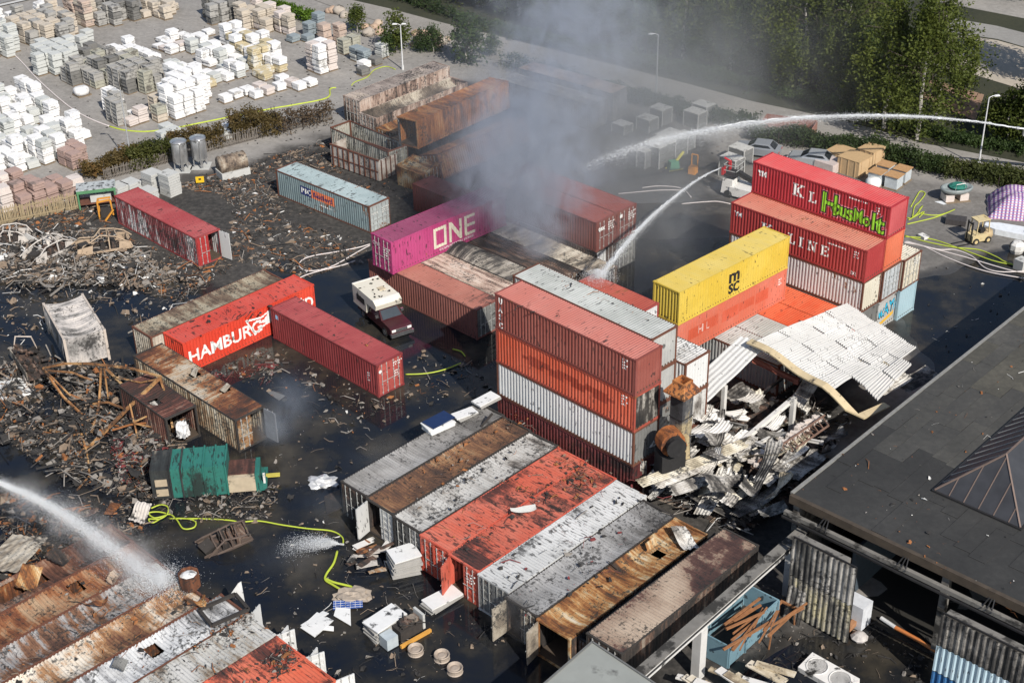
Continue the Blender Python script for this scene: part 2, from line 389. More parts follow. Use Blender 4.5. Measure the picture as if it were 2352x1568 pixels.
def build_ground():
    xs = [-1800, -700, -250, -120, -80] + [-62 + i * .62 for i in range(201)] + [80, 120, 250, 700, 1800]
    ys = [-600, -100, 0, 30] + [42 + i * .62 for i in range(206)] + [190, 230, 320, 700, 2600]
    vs = []; burn = []
    for y in ys:
        for x in xs:
            z = .03; b = 0.0
            if -64 < x < 64 and 42 <= y < 172:
                f = flood(x, y); n = mnoise.noise((x * .16, y * .16, 3.1)) * .6 + mnoise.noise((x * .5, y * .5, 7.7)) * .4
                z = .035 - .085 * max(0, min(1, (f + 1.5) / 4)) + n * .045 * (1 if f > -4 else .35) + (.0 if f > -1 else .02)
                b = max(0, min(1, (edge_dist(x, y, BURN) + 4 * n) / 7 + .4))
                b = max(b, max(0, min(.52, (edge_dist(x, y, RYARD) + 2) / 8)))
            vs.append((x, y, z)); burn.append(b)
    w = len(xs); fs = [(j * w + i, j * w + i + 1, (j + 1) * w + i + 1, (j + 1) * w + i) for j in range(len(ys) - 1) for i in range(w - 1)]
    me = bpy.data.meshes.new('ground'); me.from_pydata(vs, [], fs); me.polygons.foreach_set('use_smooth', [True] * len(fs))
    at_ = me.attributes.new('char', 'FLOAT', 'POINT'); at_.data.foreach_set('value', burn)
    t = NT('yard_asphalt'); p = t.pos(); a = t.n('ShaderNodeAttribute', attribute_name='char').outputs['Fac']
    n1 = t.noise(p, .18, 5, .6); n2 = t.noise(p, 2.2, 5, .65); n3 = t.noise(p, 30, 3, .6)
    clean = t.ramp(t.math('ADD', t.math('MULTIPLY', n1, .5), t.math('MULTIPLY', n2, .5)), [(.3, (.19, .178, .163)), (.5, (.285, .267, .247)), (.7, (.37, .347, .318))])
    patch = t.n('ShaderNodeTexBrick'); t.l(t.mapping(p, rz=R(45), scale=(.11, .11, .11)), patch.inputs['Vector']); patch.inputs['Color1'].default_value = (1, 1, 1, 1); patch.inputs['Color2'].default_value = (.8, .8, .8, 1); patch.inputs['Mortar'].default_value = (.7, .7, .7, 1); patch.inputs['Mortar Size'].default_value = .004
    mm = t.n('ShaderNodeMix', data_type='RGBA', blend_type='MULTIPLY'); mm.inputs[0].default_value = .6; t.l(clean, mm.inputs[6]); t.l(patch.outputs[0], mm.inputs[7])
    charc = t.ramp(t.math('ADD', t.math('MULTIPLY', n1, .35), t.math('MULTIPLY', n2, .65)), [(.3, (.015, .014, .0135)), (.46, (.036, .033, .03)), (.6, (.072, .065, .058)), (.75, (.145, .128, .11))])
    e = t.step(t.math('ADD', a, t.math('MULTIPLY', t.math('SUBTRACT', n2, .5), .5)), .3, .75)
    c = t.mix(e, mm.outputs[2], charc)
    z = t.n('ShaderNodeSeparateXYZ'); t.l(p, z.inputs[0]); wet = t.step(z.outputs[2], .05, .005)
    c = t.mix(t.math('MULTIPLY', wet, .7), c, (.014, .013, .012))
    t.done(c, t.math('SUBTRACT', .9, t.math('MULTIPLY', wet, .62))); t.bump(t.math('ADD', n2, t.math('MULTIPLY', n3, .4)), .5, .03)
    o = link('ground', me, t.mat); tag(o, kind='structure'); return o
build_ground()
def build_water():
    t = NT('standing_water'); p = t.pos(); n = t.noise(p, .24, 5, .6); n2 = t.noise(p, 6, 2)
    c = t.ramp(n, [(.34, (.008, .011, .019)), (.48, (.015, .016, .018)), (.58, (.036, .032, .026)), (.72, (.065, .056, .043))])
    t.done(c, t.math('ADD', .03, t.math('MULTIPLY', n, .1))); t.b.inputs['IOR'].default_value = 1.36
    t.bump(n2, .03, .01)
    me = MB().add([(-70, 40, .001), (44, 40, .001), (44, 112, .001), (-70, 112, .001)], [(0, 1, 2, 3)]).mesh('water')
    tag(link('water', me, t.mat), kind='structure')
build_water()
def strip(name, A, B, z, mat, kind='structure'):
    """sheet between two pixel polylines on the ground"""
    n = len(A); vs = [at(*p, 0) + Vector((0, 0, z)) for p in A] + [at(*p, 0) + Vector((0, 0, z)) for p in B]
    me = MB().add(vs, [(i, i + 1, n + i + 1, n + i) for i in range(n - 1)]).mesh(name); return tag(link(name, me, mat), kind=kind)
def roadmat(name, c0, c1):
    t = NT(name); p = t.pos(); n1 = t.noise(p, .15, 5, .6); n2 = t.noise(p, 3, 5, .65)
    t.done(t.ramp(t.math('ADD', t.math('MULTIPLY', n1, .5), t.math('MULTIPLY', n2, .5)), [(.3, c0), (.68, c1)]), .92); t.bump(n2, .4, .02); return t.mat
ROADM = roadmat('road_asphalt', (.21, .195, .175), (.33, .31, .285))
far = [zp(800, 0, 900, 0), zp(800, 0, 1250, 80), zp(800, 0, 1700, 200), zp(1600, 0, 50, 290), zp(1600, 0, 700, 450), zp(1600, 0, 1300, 600), zp(1600, 0, 1800, 730), zp(2500, 0, 0, 860), zp(2500, 0, 500, 965), zp(2500, 0, 1000, 1085), zp(2500, 0, 1400, 1205), zp(2500, 0, 2281, 1375)]
near = [zp(800, 0, 600, 0), zp(800, 0, 900, 110), zp(800, 0, 1450, 270), zp(1600, 0, 50, 500), zp(1600, 0, 700, 650), zp(1600, 0, 1200, 760), zp(1600, 0, 1800, 960), zp(2500, 0, 0, 1050), zp(2500, 0, 480, 1120), zp(2500, 0, 1000, 1270), zp(2500, 0, 1500, 1340), zp(2500, 0, 2281, 1475)]
far = [(700, -80)] + far + [(2500, 400)]; near = [(520, -60)] + near + [(2500, 440)]
strip('road', far, near, .1, ROADM)
VERGE = roadmat('dry_verge', (.014, .018, .009), (.045, .045, .022))
strip('verge', [(x + 60, y - 320) for x, y in far], [(x, y + 3) for x, y in far], .092, VERGE)
# lane and clearing seen between the birches
strip('lane', [(2190, 45), (2290, 62), (2420, 95)], [(2170, 75), (2290, 92), (2420, 130)], .11, roadmat('lane_asphalt', (.2, .19, .18), (.3, .29, .27)))
strip('clearing', [(2170, 78), (2290, 95), (2420, 132)], [(2130, 150), (2240, 175), (2420, 230)], .115, roadmat('sandy_ground', (.34, .29, .23), (.46, .41, .34)))
strip('bare_bank', [(2140, 185), (2210, 205), (2260, 220)], [(2110, 225), (2190, 260), (2240, 280)], .12, roadmat('bare_earth', (.22, .13, .085), (.33, .21, .14)))
# second street in the far left corner, with its kerb line
strip('street', [(-120, -60), (150, -60), (300, -60)], [(-120, 40), (0, 10), (130, -20)], .1, roadmat('street_asphalt', (.2, .195, .19), (.27, .265, .255)))
strip('kerb', [(-120, 46), (0, 14), (140, -18)], [(-120, 51), (0, 18), (145, -15)], .2, plain('kerb_stone', (.5, .49, .47), .9))
# ------------------------------------------------------------------ container colours
aU, aV = -45.5, 46.0
RED = paint('paint_red', (.25, .03, .032), aU, .14, .2, (.34, .065, .062), 1)
REDR = paint('paint_red_roof', (.27, .04, .045), aU, .14, .25, (.34, .08, .08), 2)
SIGRED = paint('paint_signal_red', (.42, .012, .02), aU, .05, .0, (.55, .03, .04), 3)
SIGREDR = paint('paint_signal_red_roof', (.55, .07, .07), aU, .04, .0, (.58, .13, .12), 4)
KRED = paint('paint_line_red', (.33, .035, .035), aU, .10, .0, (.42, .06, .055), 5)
KREDR = paint('paint_line_red_roof', (.46, .15, .105), aU, .22, .05, (.52, .21, .15), 6)  # roof reds lighter than sides, for fading and sunlit tops put into colour
ORA = paint('paint_orange', (.50, .085, .04), aU, .2, .16, (.62, .14, .08), 7)
ORAF = paint('paint_orange_faded', (.55, .13, .075), aV, .2, .06, (.62, .19, .13), 8)
ORAR = paint('paint_orange_roof', (.56, .085, .03), aU, .15, .1, (.66, .14, .06), 9)
ORAB = paint('paint_orange_sooty', (.52, .085, .05), aV, .28, .36, (.62, .15, .10), 10)
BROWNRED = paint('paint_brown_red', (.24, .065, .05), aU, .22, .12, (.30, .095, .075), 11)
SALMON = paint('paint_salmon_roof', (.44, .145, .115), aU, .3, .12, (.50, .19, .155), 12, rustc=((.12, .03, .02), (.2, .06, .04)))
GREYW = paint('paint_white', (.58, .58, .57), aU, .14, .05, (.68, .68, .67), 13)
GREYR = paint('paint_grey_roof', (.34, .35, .33), aU, .24, .2, (.5, .51, .49), 14)
GREYS = paint('paint_grey_side', (.36, .36, .35), aU, .34, .22, (.5, .5, .48), 15)
YEL = paint('paint_yellow', (.58, .40, .045), aV, .06, .03, (.66, .48, .08), 16, rustc=((.3, .16, .03), (.4, .22, .05)))
MAG = paint('paint_magenta', (.36, .035, .14), aV, .05, .16, (.45, .065, .19), 17)
MAGR = paint('paint_magenta_roof', (.24, .05, .11), aV, .15, .3, (.31, .08, .15), 18)
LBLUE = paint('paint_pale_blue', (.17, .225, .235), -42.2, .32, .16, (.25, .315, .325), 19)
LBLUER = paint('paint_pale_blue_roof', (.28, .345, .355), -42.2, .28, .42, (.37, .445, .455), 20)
BURG = paint('paint_burgundy', (.20, .028, .03), aU, .12, .15, (.27, .05, .05), 21)
REDORA = paint('paint_red_orange', (.60, .045, .02), aV, .1, .1, (.68, .075, .04), 22)
REDORAR = paint('paint_red_orange_roof', (.52, .06, .04), aV, .12, .34, (.58, .10, .075), 23)
MAROON = paint('paint_maroon', (.16, .045, .035), aU, .2, .1, (.20, .065, .05), 24)
LGREY = paint('paint_light_grey', (.50, .50, .49), aV, .25, .22, (.62, .62, .6), 25)
CREAM = paint('paint_cream', (.58, .53, .42), aU, .34, .05, (.66, .62, .52), 26, rustc=(RUST, (.3, .13, .05)))
SKYB = paint('paint_sky_blue', (.33, .47, .53), aU, .1, .0, (.40, .54, .60), 27)
DGREY = paint('paint_dark_grey', (.12, .12, .12), aU, .3, .35, (.2, .2, .19), 28)
B_GREY = burnt('burnt_grey', [(0, (.06, .057, .053)), (.35, (.16, .15, .14)), (.6, (.25, .235, .22)), (1, (.38, .36, .335))], aV, 1)
B_RUST = burnt('burnt_rust', [(0, (.03, .018, .012)), (.3, (.10, .035, .015)), (.55, (.24, .085, .028)), (.8, (.30, .17, .08)), (1, (.42, .36, .29))], aV, 2)
B_WHITE = burnt('burnt_white', [(0, (.06, .05, .045)), (.2, (.22, .20, .18)), (.5, (.46, .445, .42)), (1, (.62, .61, .59))], aV, 3, .25, .4)
B_OCH = burnt('burnt_ochre', [(0, (.05, .03, .018)), (.25, (.20, .075, .024)), (.5, (.34, .17, .06)), (.75, (.46, .34, .19)), (1, (.56, .5, .4))], aV, 4)
B_TAN = burnt('burnt_tan', [(0, (.045, .022, .02)), (.22, (.1, .05, .04)), (.34, (.27, .19, .14)), (.7, (.35, .265, .2)), (1, (.43, .34, .26))], aV, 5, .22, .16)
B_PINK = burnt('burnt_pinkish', [(0, (.035, .03, .028)), (.3, (.25, .17, .135)), (.6, (.44, .33, .27)), (1, (.55, .47, .41))], aV, 6)
B_PALE = burnt('burnt_pale', [(0, (.05, .045, .04)), (.3, (.24, .2, .155)), (.6, (.40, .35, .28)), (1, (.54, .49, .41))], aU, 7)
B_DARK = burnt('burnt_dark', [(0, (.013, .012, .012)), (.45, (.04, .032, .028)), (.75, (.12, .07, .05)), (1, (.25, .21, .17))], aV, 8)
B_RUSTU = burnt('burnt_rust_across', [(0, (.03, .018, .012)), (.3, (.11, .038, .016)), (.5, (.26, .13, .05)), (.75, (.36, .29, .21)), (1, (.46, .42, .36))], aU, 9)
B_ORANGE = burnt('burnt_orange', [(0, (.09, .035, .015)), (.3, (.24, .085, .025)), (.6, (.38, .15, .045)), (1, (.44, .27, .12))], aV, 10, .15, .4)
B_MIX = burnt('burnt_patchwork', [(0, (.06, .03, .02)), (.22, (.2, .07, .028)), (.42, (.33, .17, .08)), (.58, (.3, .29, .28)), (.8, (.55, .52, .47)), (1, (.66, .64, .61))], aV, 11, .3, .35)
FRUST = plain('rusty_frame', (.13, .05, .03), .85, var=.5, scale=5)
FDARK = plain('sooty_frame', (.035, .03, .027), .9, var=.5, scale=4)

# ------------------------------------------------------------------ single containers in the yard
def uv(yaw): a = R(yaw); return Vector((math.cos(a), math.sin(a))), Vector((-math.sin(a), math.cos(a)))
tL = container('shipping_container', 'red container with scorched white side and one door swung open', (-34.29, 116.92), -45.24, 0, burnt('paint_red_scorched', [(0, (.03, .018, .018)), (.28, (.16, .03, .035)), (.5, (.22, .1, .1)), (.68, (.38, .36, .36)), (1, (.52, .5, .5))], -45.2, 31, .16, .5), 2.70, roof_m=REDR, door_m=RED,
               open_doors=(None, 100), door_ms=[paint('paint_red_door', (.36, .03, .03), aU, .1, 0, None, 33), GREYW], frame_m=RED)
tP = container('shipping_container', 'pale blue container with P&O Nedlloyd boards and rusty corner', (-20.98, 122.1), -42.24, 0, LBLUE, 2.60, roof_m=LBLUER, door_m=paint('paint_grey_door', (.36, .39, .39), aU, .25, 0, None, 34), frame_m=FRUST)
NAVY = plain('navy_board', (.02, .03, .13), .5); ORB = plain('orange_board', (.62, .17, .08), .5)
lettering(tP, -1, polys_bm([rect(0, 0, 1.55, .82)]), -2.9, 1.18, NAVY, 'logo_board', .006); lettering(tP, -1, polys_bm([rect(0, 0, 3.0, .82)]), -1.34, 1.18, ORB, 'logo_board', .006)
lettering(tP, -1, text_bm('P&O', .5, .012), -2.72, 1.36, WHITE, off=.012); lettering(tP, -1, text_bm('Nedlloyd', .46, .01), -1.1, 1.36, NAVY, off=.012)
codes(tP, -1, -.4, .75, 1, w=1.7); codes(tP, 'd', .25, 1.9, 3, w=.8); codes(tP, 'd', -1.0, 1.7, 1, w=.7)
tO = container('shipping_container', 'magenta container lettered ONE resting on burnt containers', (-9.16, 101.44), 43.2, 2.60, MAG, 2.78, doors='u0', roof_m=MAGR)
def one_letters():
    t = .26; W_ = 1.35; H_ = 1.75; P = []
    P += [rect(0, 0, t, H_), rect(W_ - t, 0, W_, H_), rect(t, H_ - t, W_ - t, H_), rect(t, 0, W_ - t, t)]
    x = W_ + .28; P += [rect(x, 0, x + t, H_), rect(x + W_ - t, 0, x + W_, H_), [(x + t, H_), (x + t, H_ - .55), (x + W_ - t, 0), (x + W_ - t, .55)]]
    x += W_ + .28; P += [rect(x, 0, x + t, H_), rect(x + t, H_ - t, x + 1.15, H_), rect(x + t, H_ / 2 - t / 2, x + 1.15, H_ / 2 + t / 2), rect(x + t, 0, x + 1.15, t)]
    return P
lettering(tO, 1, polys_bm(one_letters()), -1.75, .62, plain('cream_lettering', (.62, .58, .46), .6, dirt=.2)); lettering(tO, 1, text_bm('OCEAN NETWORK EXPRESS', .2), -1.2, .3, WHITE); codes(tO, 1, 4.6, 2.3, 2, w=.9); codes(tO, 'd', .2, 2.0, 4, w=.8); lettering(tO, 'd', text_bm('ONE', .3), -1.0, 2.0, WHITE, flat=True)
tR = container('shipping_container', 'dark red container with two closed lock-rod doors standing in water', (-18.06, 96.48), -45.3, 0, BURG, 2.67, roof_m=paint('paint_red_roof_ribbed', (.26, .042, .045), aU, .16, .25, (.35, .075, .072), 35), door_m=paint('paint_brick_door', (.33, .06, .05), aU, .12, .05, None, 36))
lettering(tR, 'd', polys_bm([[(.14 * math.cos(i * .524), .14 * math.sin(i * .524)) for i in range(12)]]), -.95, 2.05, WHITE, 'sticker', flat=True); codes(tR, 'd', .25, 2.2, 2, w=.85); codes(tR, 'd', .3, 1.5, 3, w=.5); codes(tR, -1, 5.0, 1.6, 4, w=.25)
lettering(tR, -1, polys_bm([rect(0, 0, .3, .34)]), -5.5, 1.9, plain('blue_sticker', (.25, .42, .6), .5), 'sticker')
uH, vH = uv(45.5); hc = Vector((-15.29, 100.02)) - uH * 12.0
tH = container('shipping_container', 'red orange container lettered HAMBURG SUD with a flag emblem', hc, 45.5, 0, REDORA, 2.59, doors='u1', roof_m=REDORAR)
lettering(tH, -1, text_bm('HAMBURG', .98, .03, 1.0), -5.75, .72, WHITE); lettering(tH, -1, text_bm('S\u00dcD', .98, .03, .8), 3.75, .72, WHITE)
fl = [[(0, 1.4), (2.35, 1.15), (2.05, .75), (2.75, .18), (.95, .38), (1.25, 0)]]
lettering(tH, -1, polys_bm([[(0, 1.55), (.14, 1.5), (.9, .05), (.75, -.05)], [(0, 1.55), (1.5, 1.28), (2.45, 1.6), (2.4, 1.44), (1.5, 1.12), (.16, 1.36)], [(1.15, .82), (1.75, .98), (2.45, 1.6), (2.85, .5), (1.9, .62)], [(.82, 0), (1.15, .42), (1.9, .62), (2.85, .62), (2.85, .5), (1.9, .45), (1.3, .28)]]), -.55, .6, WHITE, 'emblem')
uB, vB = uv(45.5)
container('shipping_container', 'scorched tan container with a sagging ribbed roof behind the HAMBURG one', hc + vH * 2.55 - uH * 1.0, 45.5, 0, B_PALE, 2.55, doors='u1', roof_m=burnt('burnt_roof_olive', [(0, (.05, .03, .025)), (.3, (.16, .11, .075)), (.6, (.33, .28, .2)), (1, (.42, .38, .3))], aV, 12, .14, .3),
          roof_def=lambda v: Vector((v.x, v.y, v.z - .22 * max(0, 1 - (v.y / 1.1) ** 2) * (.4 + .6 * mnoise.noise((v.x * .35, 0, 4))))), frame_m=FRUST, key='backham')
tC7 = container('shipping_container', 'burnt rust and ash container with two torn flaps in its roof', (-26.95, 89.95), -45.2, 0, burnt('burnt_side_striped', [(0, (.07, .04, .03)), (.3, (.22, .14, .08)), (.6, (.42, .35, .25)), (1, (.5, .46, .38))], aU, 13, .25, .5), 2.60, roof_m=burnt('burnt_roof_rings', [(0, (.025, .015, .012)), (.3, (.10, .035, .018)), (.5, (.22, .09, .035)), (.68, (.33, .25, .17)), (1, (.40, .37, .32))], aU, 14, .19, .25),
                door_ms=[B_RUSTU, plain('scorched_grey_door', (.2, .21, .23), .7, var=.4)], open_doors=(None, 95), frame_m=FDARK, hole=[(-1.1, -.35, .1, .75), (2.2, 2.8, .35, 1.0)], key='c7')
m = MB(); m.slab([(-.9, .1, .02), (-.3, .1, .02), (-.45, .5, .5), (-1.0, .55, .42)], .02); m.slab([(2.2, .3, .01), (2.8, .35, .01), (2.75, .9, .35), (2.25, .95, .3)], .02)
link('torn_flap', m.mesh('torn_flap'), B_PALE, tC7, (0, 0, 2.6))
tC8 = container('shipping_container', 'short dark rusty container burst open beside the orange truss', (-27.2, 86.2), -47, 0, burnt('burnt_dark_red', [(0, (.02, .014, .012)), (.4, (.085, .03, .022)), (.7, (.16, .07, .05)), (1, (.3, .22, .17))], aU, 15), 2.5, L=6.06, roof_def=lambda v: Vector((v.x, v.y, v.z - .35 * math.exp(-((v.x - .3) ** 2 + (v.y + .2) ** 2) / .7))), hole=[(-.1, .8, -.6, .1)], open_doors=('none', 'none'), frame_m=FDARK, key='c8')

# ------------------------------------------------------------------ stack beside the collapsed hall (four high)
yA = -46.0; uA, vA = uv(yA); A0 = Vector((-1.08, 83.91))
DKR = paint('paint_dark_red', (.12, .022, .022), aU, .25, .55, None, 41)
def stA(col_, lev, label, pm, du=0.0, **k): return container('shipping_container', label, A0 + vA * (col_ * 2.52) + uA * du, yA, 2.6 * lev, pm, 2.6, **k)
stA(0, 0, 'dark red container at the bottom of the four-high stack', DKR, doors='u0')
stA(0, 1, 'white ribbed container under the orange one in the four-high stack', GREYW, doors='u0', frame_m=FRUST, end_m=DGREY)
tA2 = stA(0, 2, 'orange container with a broken dark lettering band, under the brown red one', ORA, doors='u0', end_m=burnt('burnt_end_black', [(0, (.013, .012, .012)), (.55, (.05, .045, .04)), (.8, (.3, .28, .25)), (1, (.45, .42, .38))], aV, 16), frame_m=paint('paint_orange_frame', (.3, .05, .03), aU, .4, .2, None, 42))
bandm = paint('paint_dark_orange', (.30, .045, .022), aU, .2, .25, None, 43)
lettering(tA2, 1, polys_bm([rect(i * .62, .0 + .28 * ((i * 7) % 3 == 0), i * .62 + .6, .72 - .2 * ((i * 5) % 4 == 0)) for i in range(13)]), -3.6, 1.05, bandm, 'faded_band', .004)
codes(tA2, 1, 5.0, 2.2, 4, w=.4)
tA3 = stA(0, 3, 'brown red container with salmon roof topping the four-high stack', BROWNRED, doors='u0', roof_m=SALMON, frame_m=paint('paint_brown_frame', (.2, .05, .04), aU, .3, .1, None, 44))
lettering(tA3, 1, text_bm('U\nA\nS\nC', .42, .015, .8), -5.75, 1.95, WHITE)
codes(tA3, 1, 5.0, 2.2, 4, w=.4)
for k in range(3): stA(1, k, ['black scorched container end beside the soot chimney, bottom level', 'black scorched container end beside the soot chimney, second level', 'grey streaked container end right of the orange one'][k], [DGREY, DGREY, GREYS][k], -.9, doors='u0', frame_m=FRUST)
stA(1, 3, 'grey container with ribbed white roof and rust patches in the four-high stack', GREYS, -.9, doors='u0', roof_m=GREYR, frame_m=FRUST)
for k in range(3): stA(2, k, ['white scorched container at ground level behind the soot chimney', 'white scorched container at second level behind the soot chimney', 'off-white container with rust blotched roof, three high behind the grey one'][k], B_WHITE if k < 2 else GREYW, -.2, doors='u0', roof_m=B_WHITE, frame_m=FRUST)
for k in range(3): stA(3, k, ['short maroon container at ground level between the stack and the yellow one', 'short maroon container at second level between the stack and the yellow one', 'short brick red container hit by the water jet'][k], [MAROON, GREYW, paint('paint_white_red', (.5, .5, .5), aU, .2, .05, None, 45)][k], -.5, doors='u0', L=6.06, roof_m=paint('paint_brick_roof', (.32, .06, .04), aU, .3, .25, (.40, .09, .06), 46), frame_m=paint('paint_brick_frame', (.3, .05, .04), aU, .2, .1, None, 47))

# ------------------------------------------------------------------ yellow one and its orange support
yM = 42.6; M0 = (11.48, 88.13)
tM0 = container('shipping_container', 'faded orange container with darker patches carrying the yellow one', M0, yM, 2.6, ORAF, 2.6, frame_m=ORAF)
dk = paint('paint_patch_orange', (.50, .085, .04), aV, .1, .05, None, 48)
for x0, x1, z0, z1 in ((-4.9, -3.4, .9, 1.75), (-3.35, -1.7, 1.0, 1.85), (-1.2, .6, .9, 1.8), (.7, 2.4, 1.05, 1.75), (2.5, 4.0, .9, 1.8)): lettering(tM0, -1, polys_bm([rect(0, 0, x1 - x0, z1 - z0)]), x0, z0, dk, 'repaint_patch', .004)
lettering(tM0, -1, text_bm('H L', .6, .01), -3.9, 1.1, plain('pink_lettering', (.62, .4, .35), .7), off=.01); codes(tM0, -1, 5.1, 1.9, 3, w=.35)
tM = container('shipping_container', 'yellow container with black msc logo topping the orange one', M0, yM, 5.2, YEL, 2.62, roof_m=paint('paint_yellow_roof', (.62, .46, .10), aV, .1, .05, (.68, .53, .16), 49, rustc=((.3, .18, .04), (.42, .27, .08))))
lettering(tM, -1, text_bm('m', 1.0, .05, 1.15), -.75, 1.28, BLACKP, 'logo'); lettering(tM, -1, text_bm('SC', .72, .045, 1.0), -.7, .42, BLACKP, 'logo'); lettering(tM, -1, text_bm('MEDU 8 4 2 0', .16), -5.3, 2.0, BLACKP, 'marking', rot=-U2)

# ------------------------------------------------------------------ block with the graffiti container
yK = -45.2; uK, vK = uv(yK); K0 = Vector((18.77, 104.34))
def stK(c_, lev, label, pm, **k):
    k.setdefault('doors', 'u0'); return container('shipping_container', label, K0 + vK * (c_ * 2.5) + uK * k.pop('du', 0), yK, 2.58 * lev, pm, 2.58, **k)
for i, c_ in enumerate((-5, -4, -3, -2)):
    stK(c_, 0, ['grey ground-level container just under the torn white canopy', 'faded white ground-level container in front of the orange wall', 'bright orange ribbed roof container at ground level under the canopy edge', 'bright orange container at the foot of the white ribbed one'][i], [GREYS, GREYW, ORAR, ORAR][i], roof_m=[GREYR, GREYR, ORAR, ORAR][i], frame_m=[FRUST, GREYW, ORAR, ORAR][i])
stK(-1, 0, 'black scorched container at ground level under the white rust-streaked one', DGREY)
tG = stK(0, 0, 'container end sprayed with cyan and yellow graffiti at ground level', GREYS)
CY = plain('cyan_spray', (.04, .42, .62), .5); YS = plain('yellow_spray', (.7, .42, .05), .5)
lettering(tG, 'e', text_bm('wAYk', 1.0, .06, .75), -1.1, 1.0, BLACKP, 'graffiti', .006); lettering(tG, 'e', text_bm('wAYk', .95, .02, .75), -1.06, 1.05, CY, 'graffiti', .01); lettering(tG, 'e', polys_bm([[(-1.1, .1), (1.1, .55), (1.1, .85), (-1.1, .4)]]), 0, .1, YS, 'graffiti', .006)
stK(1, 0, 'pale blue ribbed container end at ground level', SKYB, du=.25, frame_m=SKYB)
stK(-1, 1, 'white ribbed rust-streaked container under the K LINE one', paint('paint_white_streaked', (.54, .53, .52), aU, .32, .02, (.64, .63, .61), 51), end_m=CREAM, frame_m=FRUST)
stK(0, 1, 'grey container with closed doors under the orange one', LGREY, doors='u1', door_m=paint('paint_grey_doors', (.42, .44, .45), aU, .2, .05, None, 52), frame_m=FRUST, du=.1)
tCr = stK(1, 1, 'cream container with rusty roof and closed doors on the pale blue one', CREAM, doors='u1', du=.3, frame_m=FRUST); codes(tCr, 'd', .15, 2.1, 3, w=.8)
SER = .09
def serif(ch):
    if ch == 'K': return [rect(.12, 0, .36, 1), rect(0, 0, .5, .1), rect(0, .9, .5, 1), [(.36, .42), (.36, .6), (.78, .95), (.95, .95)], [(.5, .62), (.95, .05), (.7, .05), (.36, .48)], rect(.62, 0, 1.05, .1), rect(.68, .9, 1.05, 1)]
    if ch == 'L': return [rect(.12, 0, .36, 1), rect(0, .9, .5, 1), rect(0, 0, .8, .12), rect(.68, .0, .8, .34)]
    if ch == 'I': return [rect(.12, 0, .36, 1), rect(0, .9, .48, 1), rect(0, 0, .48, .1)]
    if ch == 'N': return [rect(.12, 0, .27, 1), rect(.76, 0, .91, 1), [(.12, 1), (.36, 1), (.91, 0), (.7, 0)], rect(0, 0, .4, .1), rect(0, .9, .3, 1), rect(.62, .9, 1.03, 1)]
    if ch == 'E': return [rect(.12, 0, .36, 1), rect(0, 0, .85, .12), rect(0, .88, .85, 1), rect(.36, .45, .66, .56), rect(.74, .0, .85, .32), rect(.74, .7, .85, 1), rect(.6, .36, .68, .66)]
    return []
def word(w, h, gap):
    P = []; x = 0
    for ch in w:
        L_ = serif(ch)
        for q in L_: P.append([((a_ + x) * h, b_ * h) for a_, b_ in q])
        x += (max(a_ for q in L_ for a_, _ in q) if L_ else .3) + gap
    return P
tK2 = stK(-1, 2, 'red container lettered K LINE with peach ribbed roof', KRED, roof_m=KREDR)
lettering(tK2, 1, polys_bm(word('K', .95, .2)), -3.2, .9, WHITE); lettering(tK2, 1, polys_bm(word('LINE', .82, .42)), -.75, .95, WHITE); codes(tK2, 1, 2.7, 2.05, 1, w=1.5); codes(tK2, 1, 5.0, 2.1, 3, w=.35)
lettering(tK2, 1, text_bm('YM', .34, .03), -5.7, 1.6, WHITE); lettering(tK2, 1, text_bm('D2', .28, .01), 4.85, .3, WHITE)
stK(0, 2, 'orange ribbed container end between the graffiti one and the grey doors', paint('paint_orange_clean', (.55, .12, .055), aU, .12, .0, (.62, .17, .09), 53))
tK3 = stK(0, 3, 'bright red container with green graffiti topping the block', paint('paint_red_two', (.36, .02, .03), aU, .06, .0, (.42, .04, .05), 54), roof_m=SIGREDR, end_m=paint('paint_red_end_lit', (.42, .07, .075), aU, .05, 0, None, 55))  # end red brighter than the side, with sun on it put into colour
lettering(tK3, 1, polys_bm(word('K', 1.0, .2)), -2.35, .95, WHITE); lettering(tK3, 1, polys_bm(word('L', .85, .2)), -.85, .85, WHITE); lettering(tK3, 1, text_bm('YM', .4, .04), -5.55, 1.6, WHITE); codes(tK3, 1, 2.6, 2.2, 1, w=1.5); codes(tK3, 1, 4.9, 2.1, 3, w=.35)
GRN = plain('green_spray', (.28, .62, .04), .5); PNK = plain('pink_spray', (.62, .22, .25), .6)
xx = .25
for ch, hh, zz, sw in (('H', 1.55, .5, .95), ('o', 1.15, .62, .9), ('u', 1.05, .6, .9), ('s', 1.2, .5, .95), ('M', 1.0, .55, .75), ('o', .95, .5, .8), ('l', 1.3, .4, 1.0), ('t', 1.35, .3, 1.15)):
    wd = {'H': .98, 'o': .66, 'u': .62, 's': .6, 'M': .82, 'l': .38, 't': .6}[ch]
    k_ = hh if ch in 'HMlt' else hh * 1.0
    lettering(tK3, 1, text_bm(ch, k_, .19, sw), xx, zz, PNK, 'graffiti', .006); lettering(tK3, 1, text_bm(ch, k_, .13, sw), xx, zz, BLACKP, 'graffiti', .011); lettering(tK3, 1, text_bm(ch, k_, .04, sw), xx, zz, GRN, 'graffiti', .016)
    xx += wd
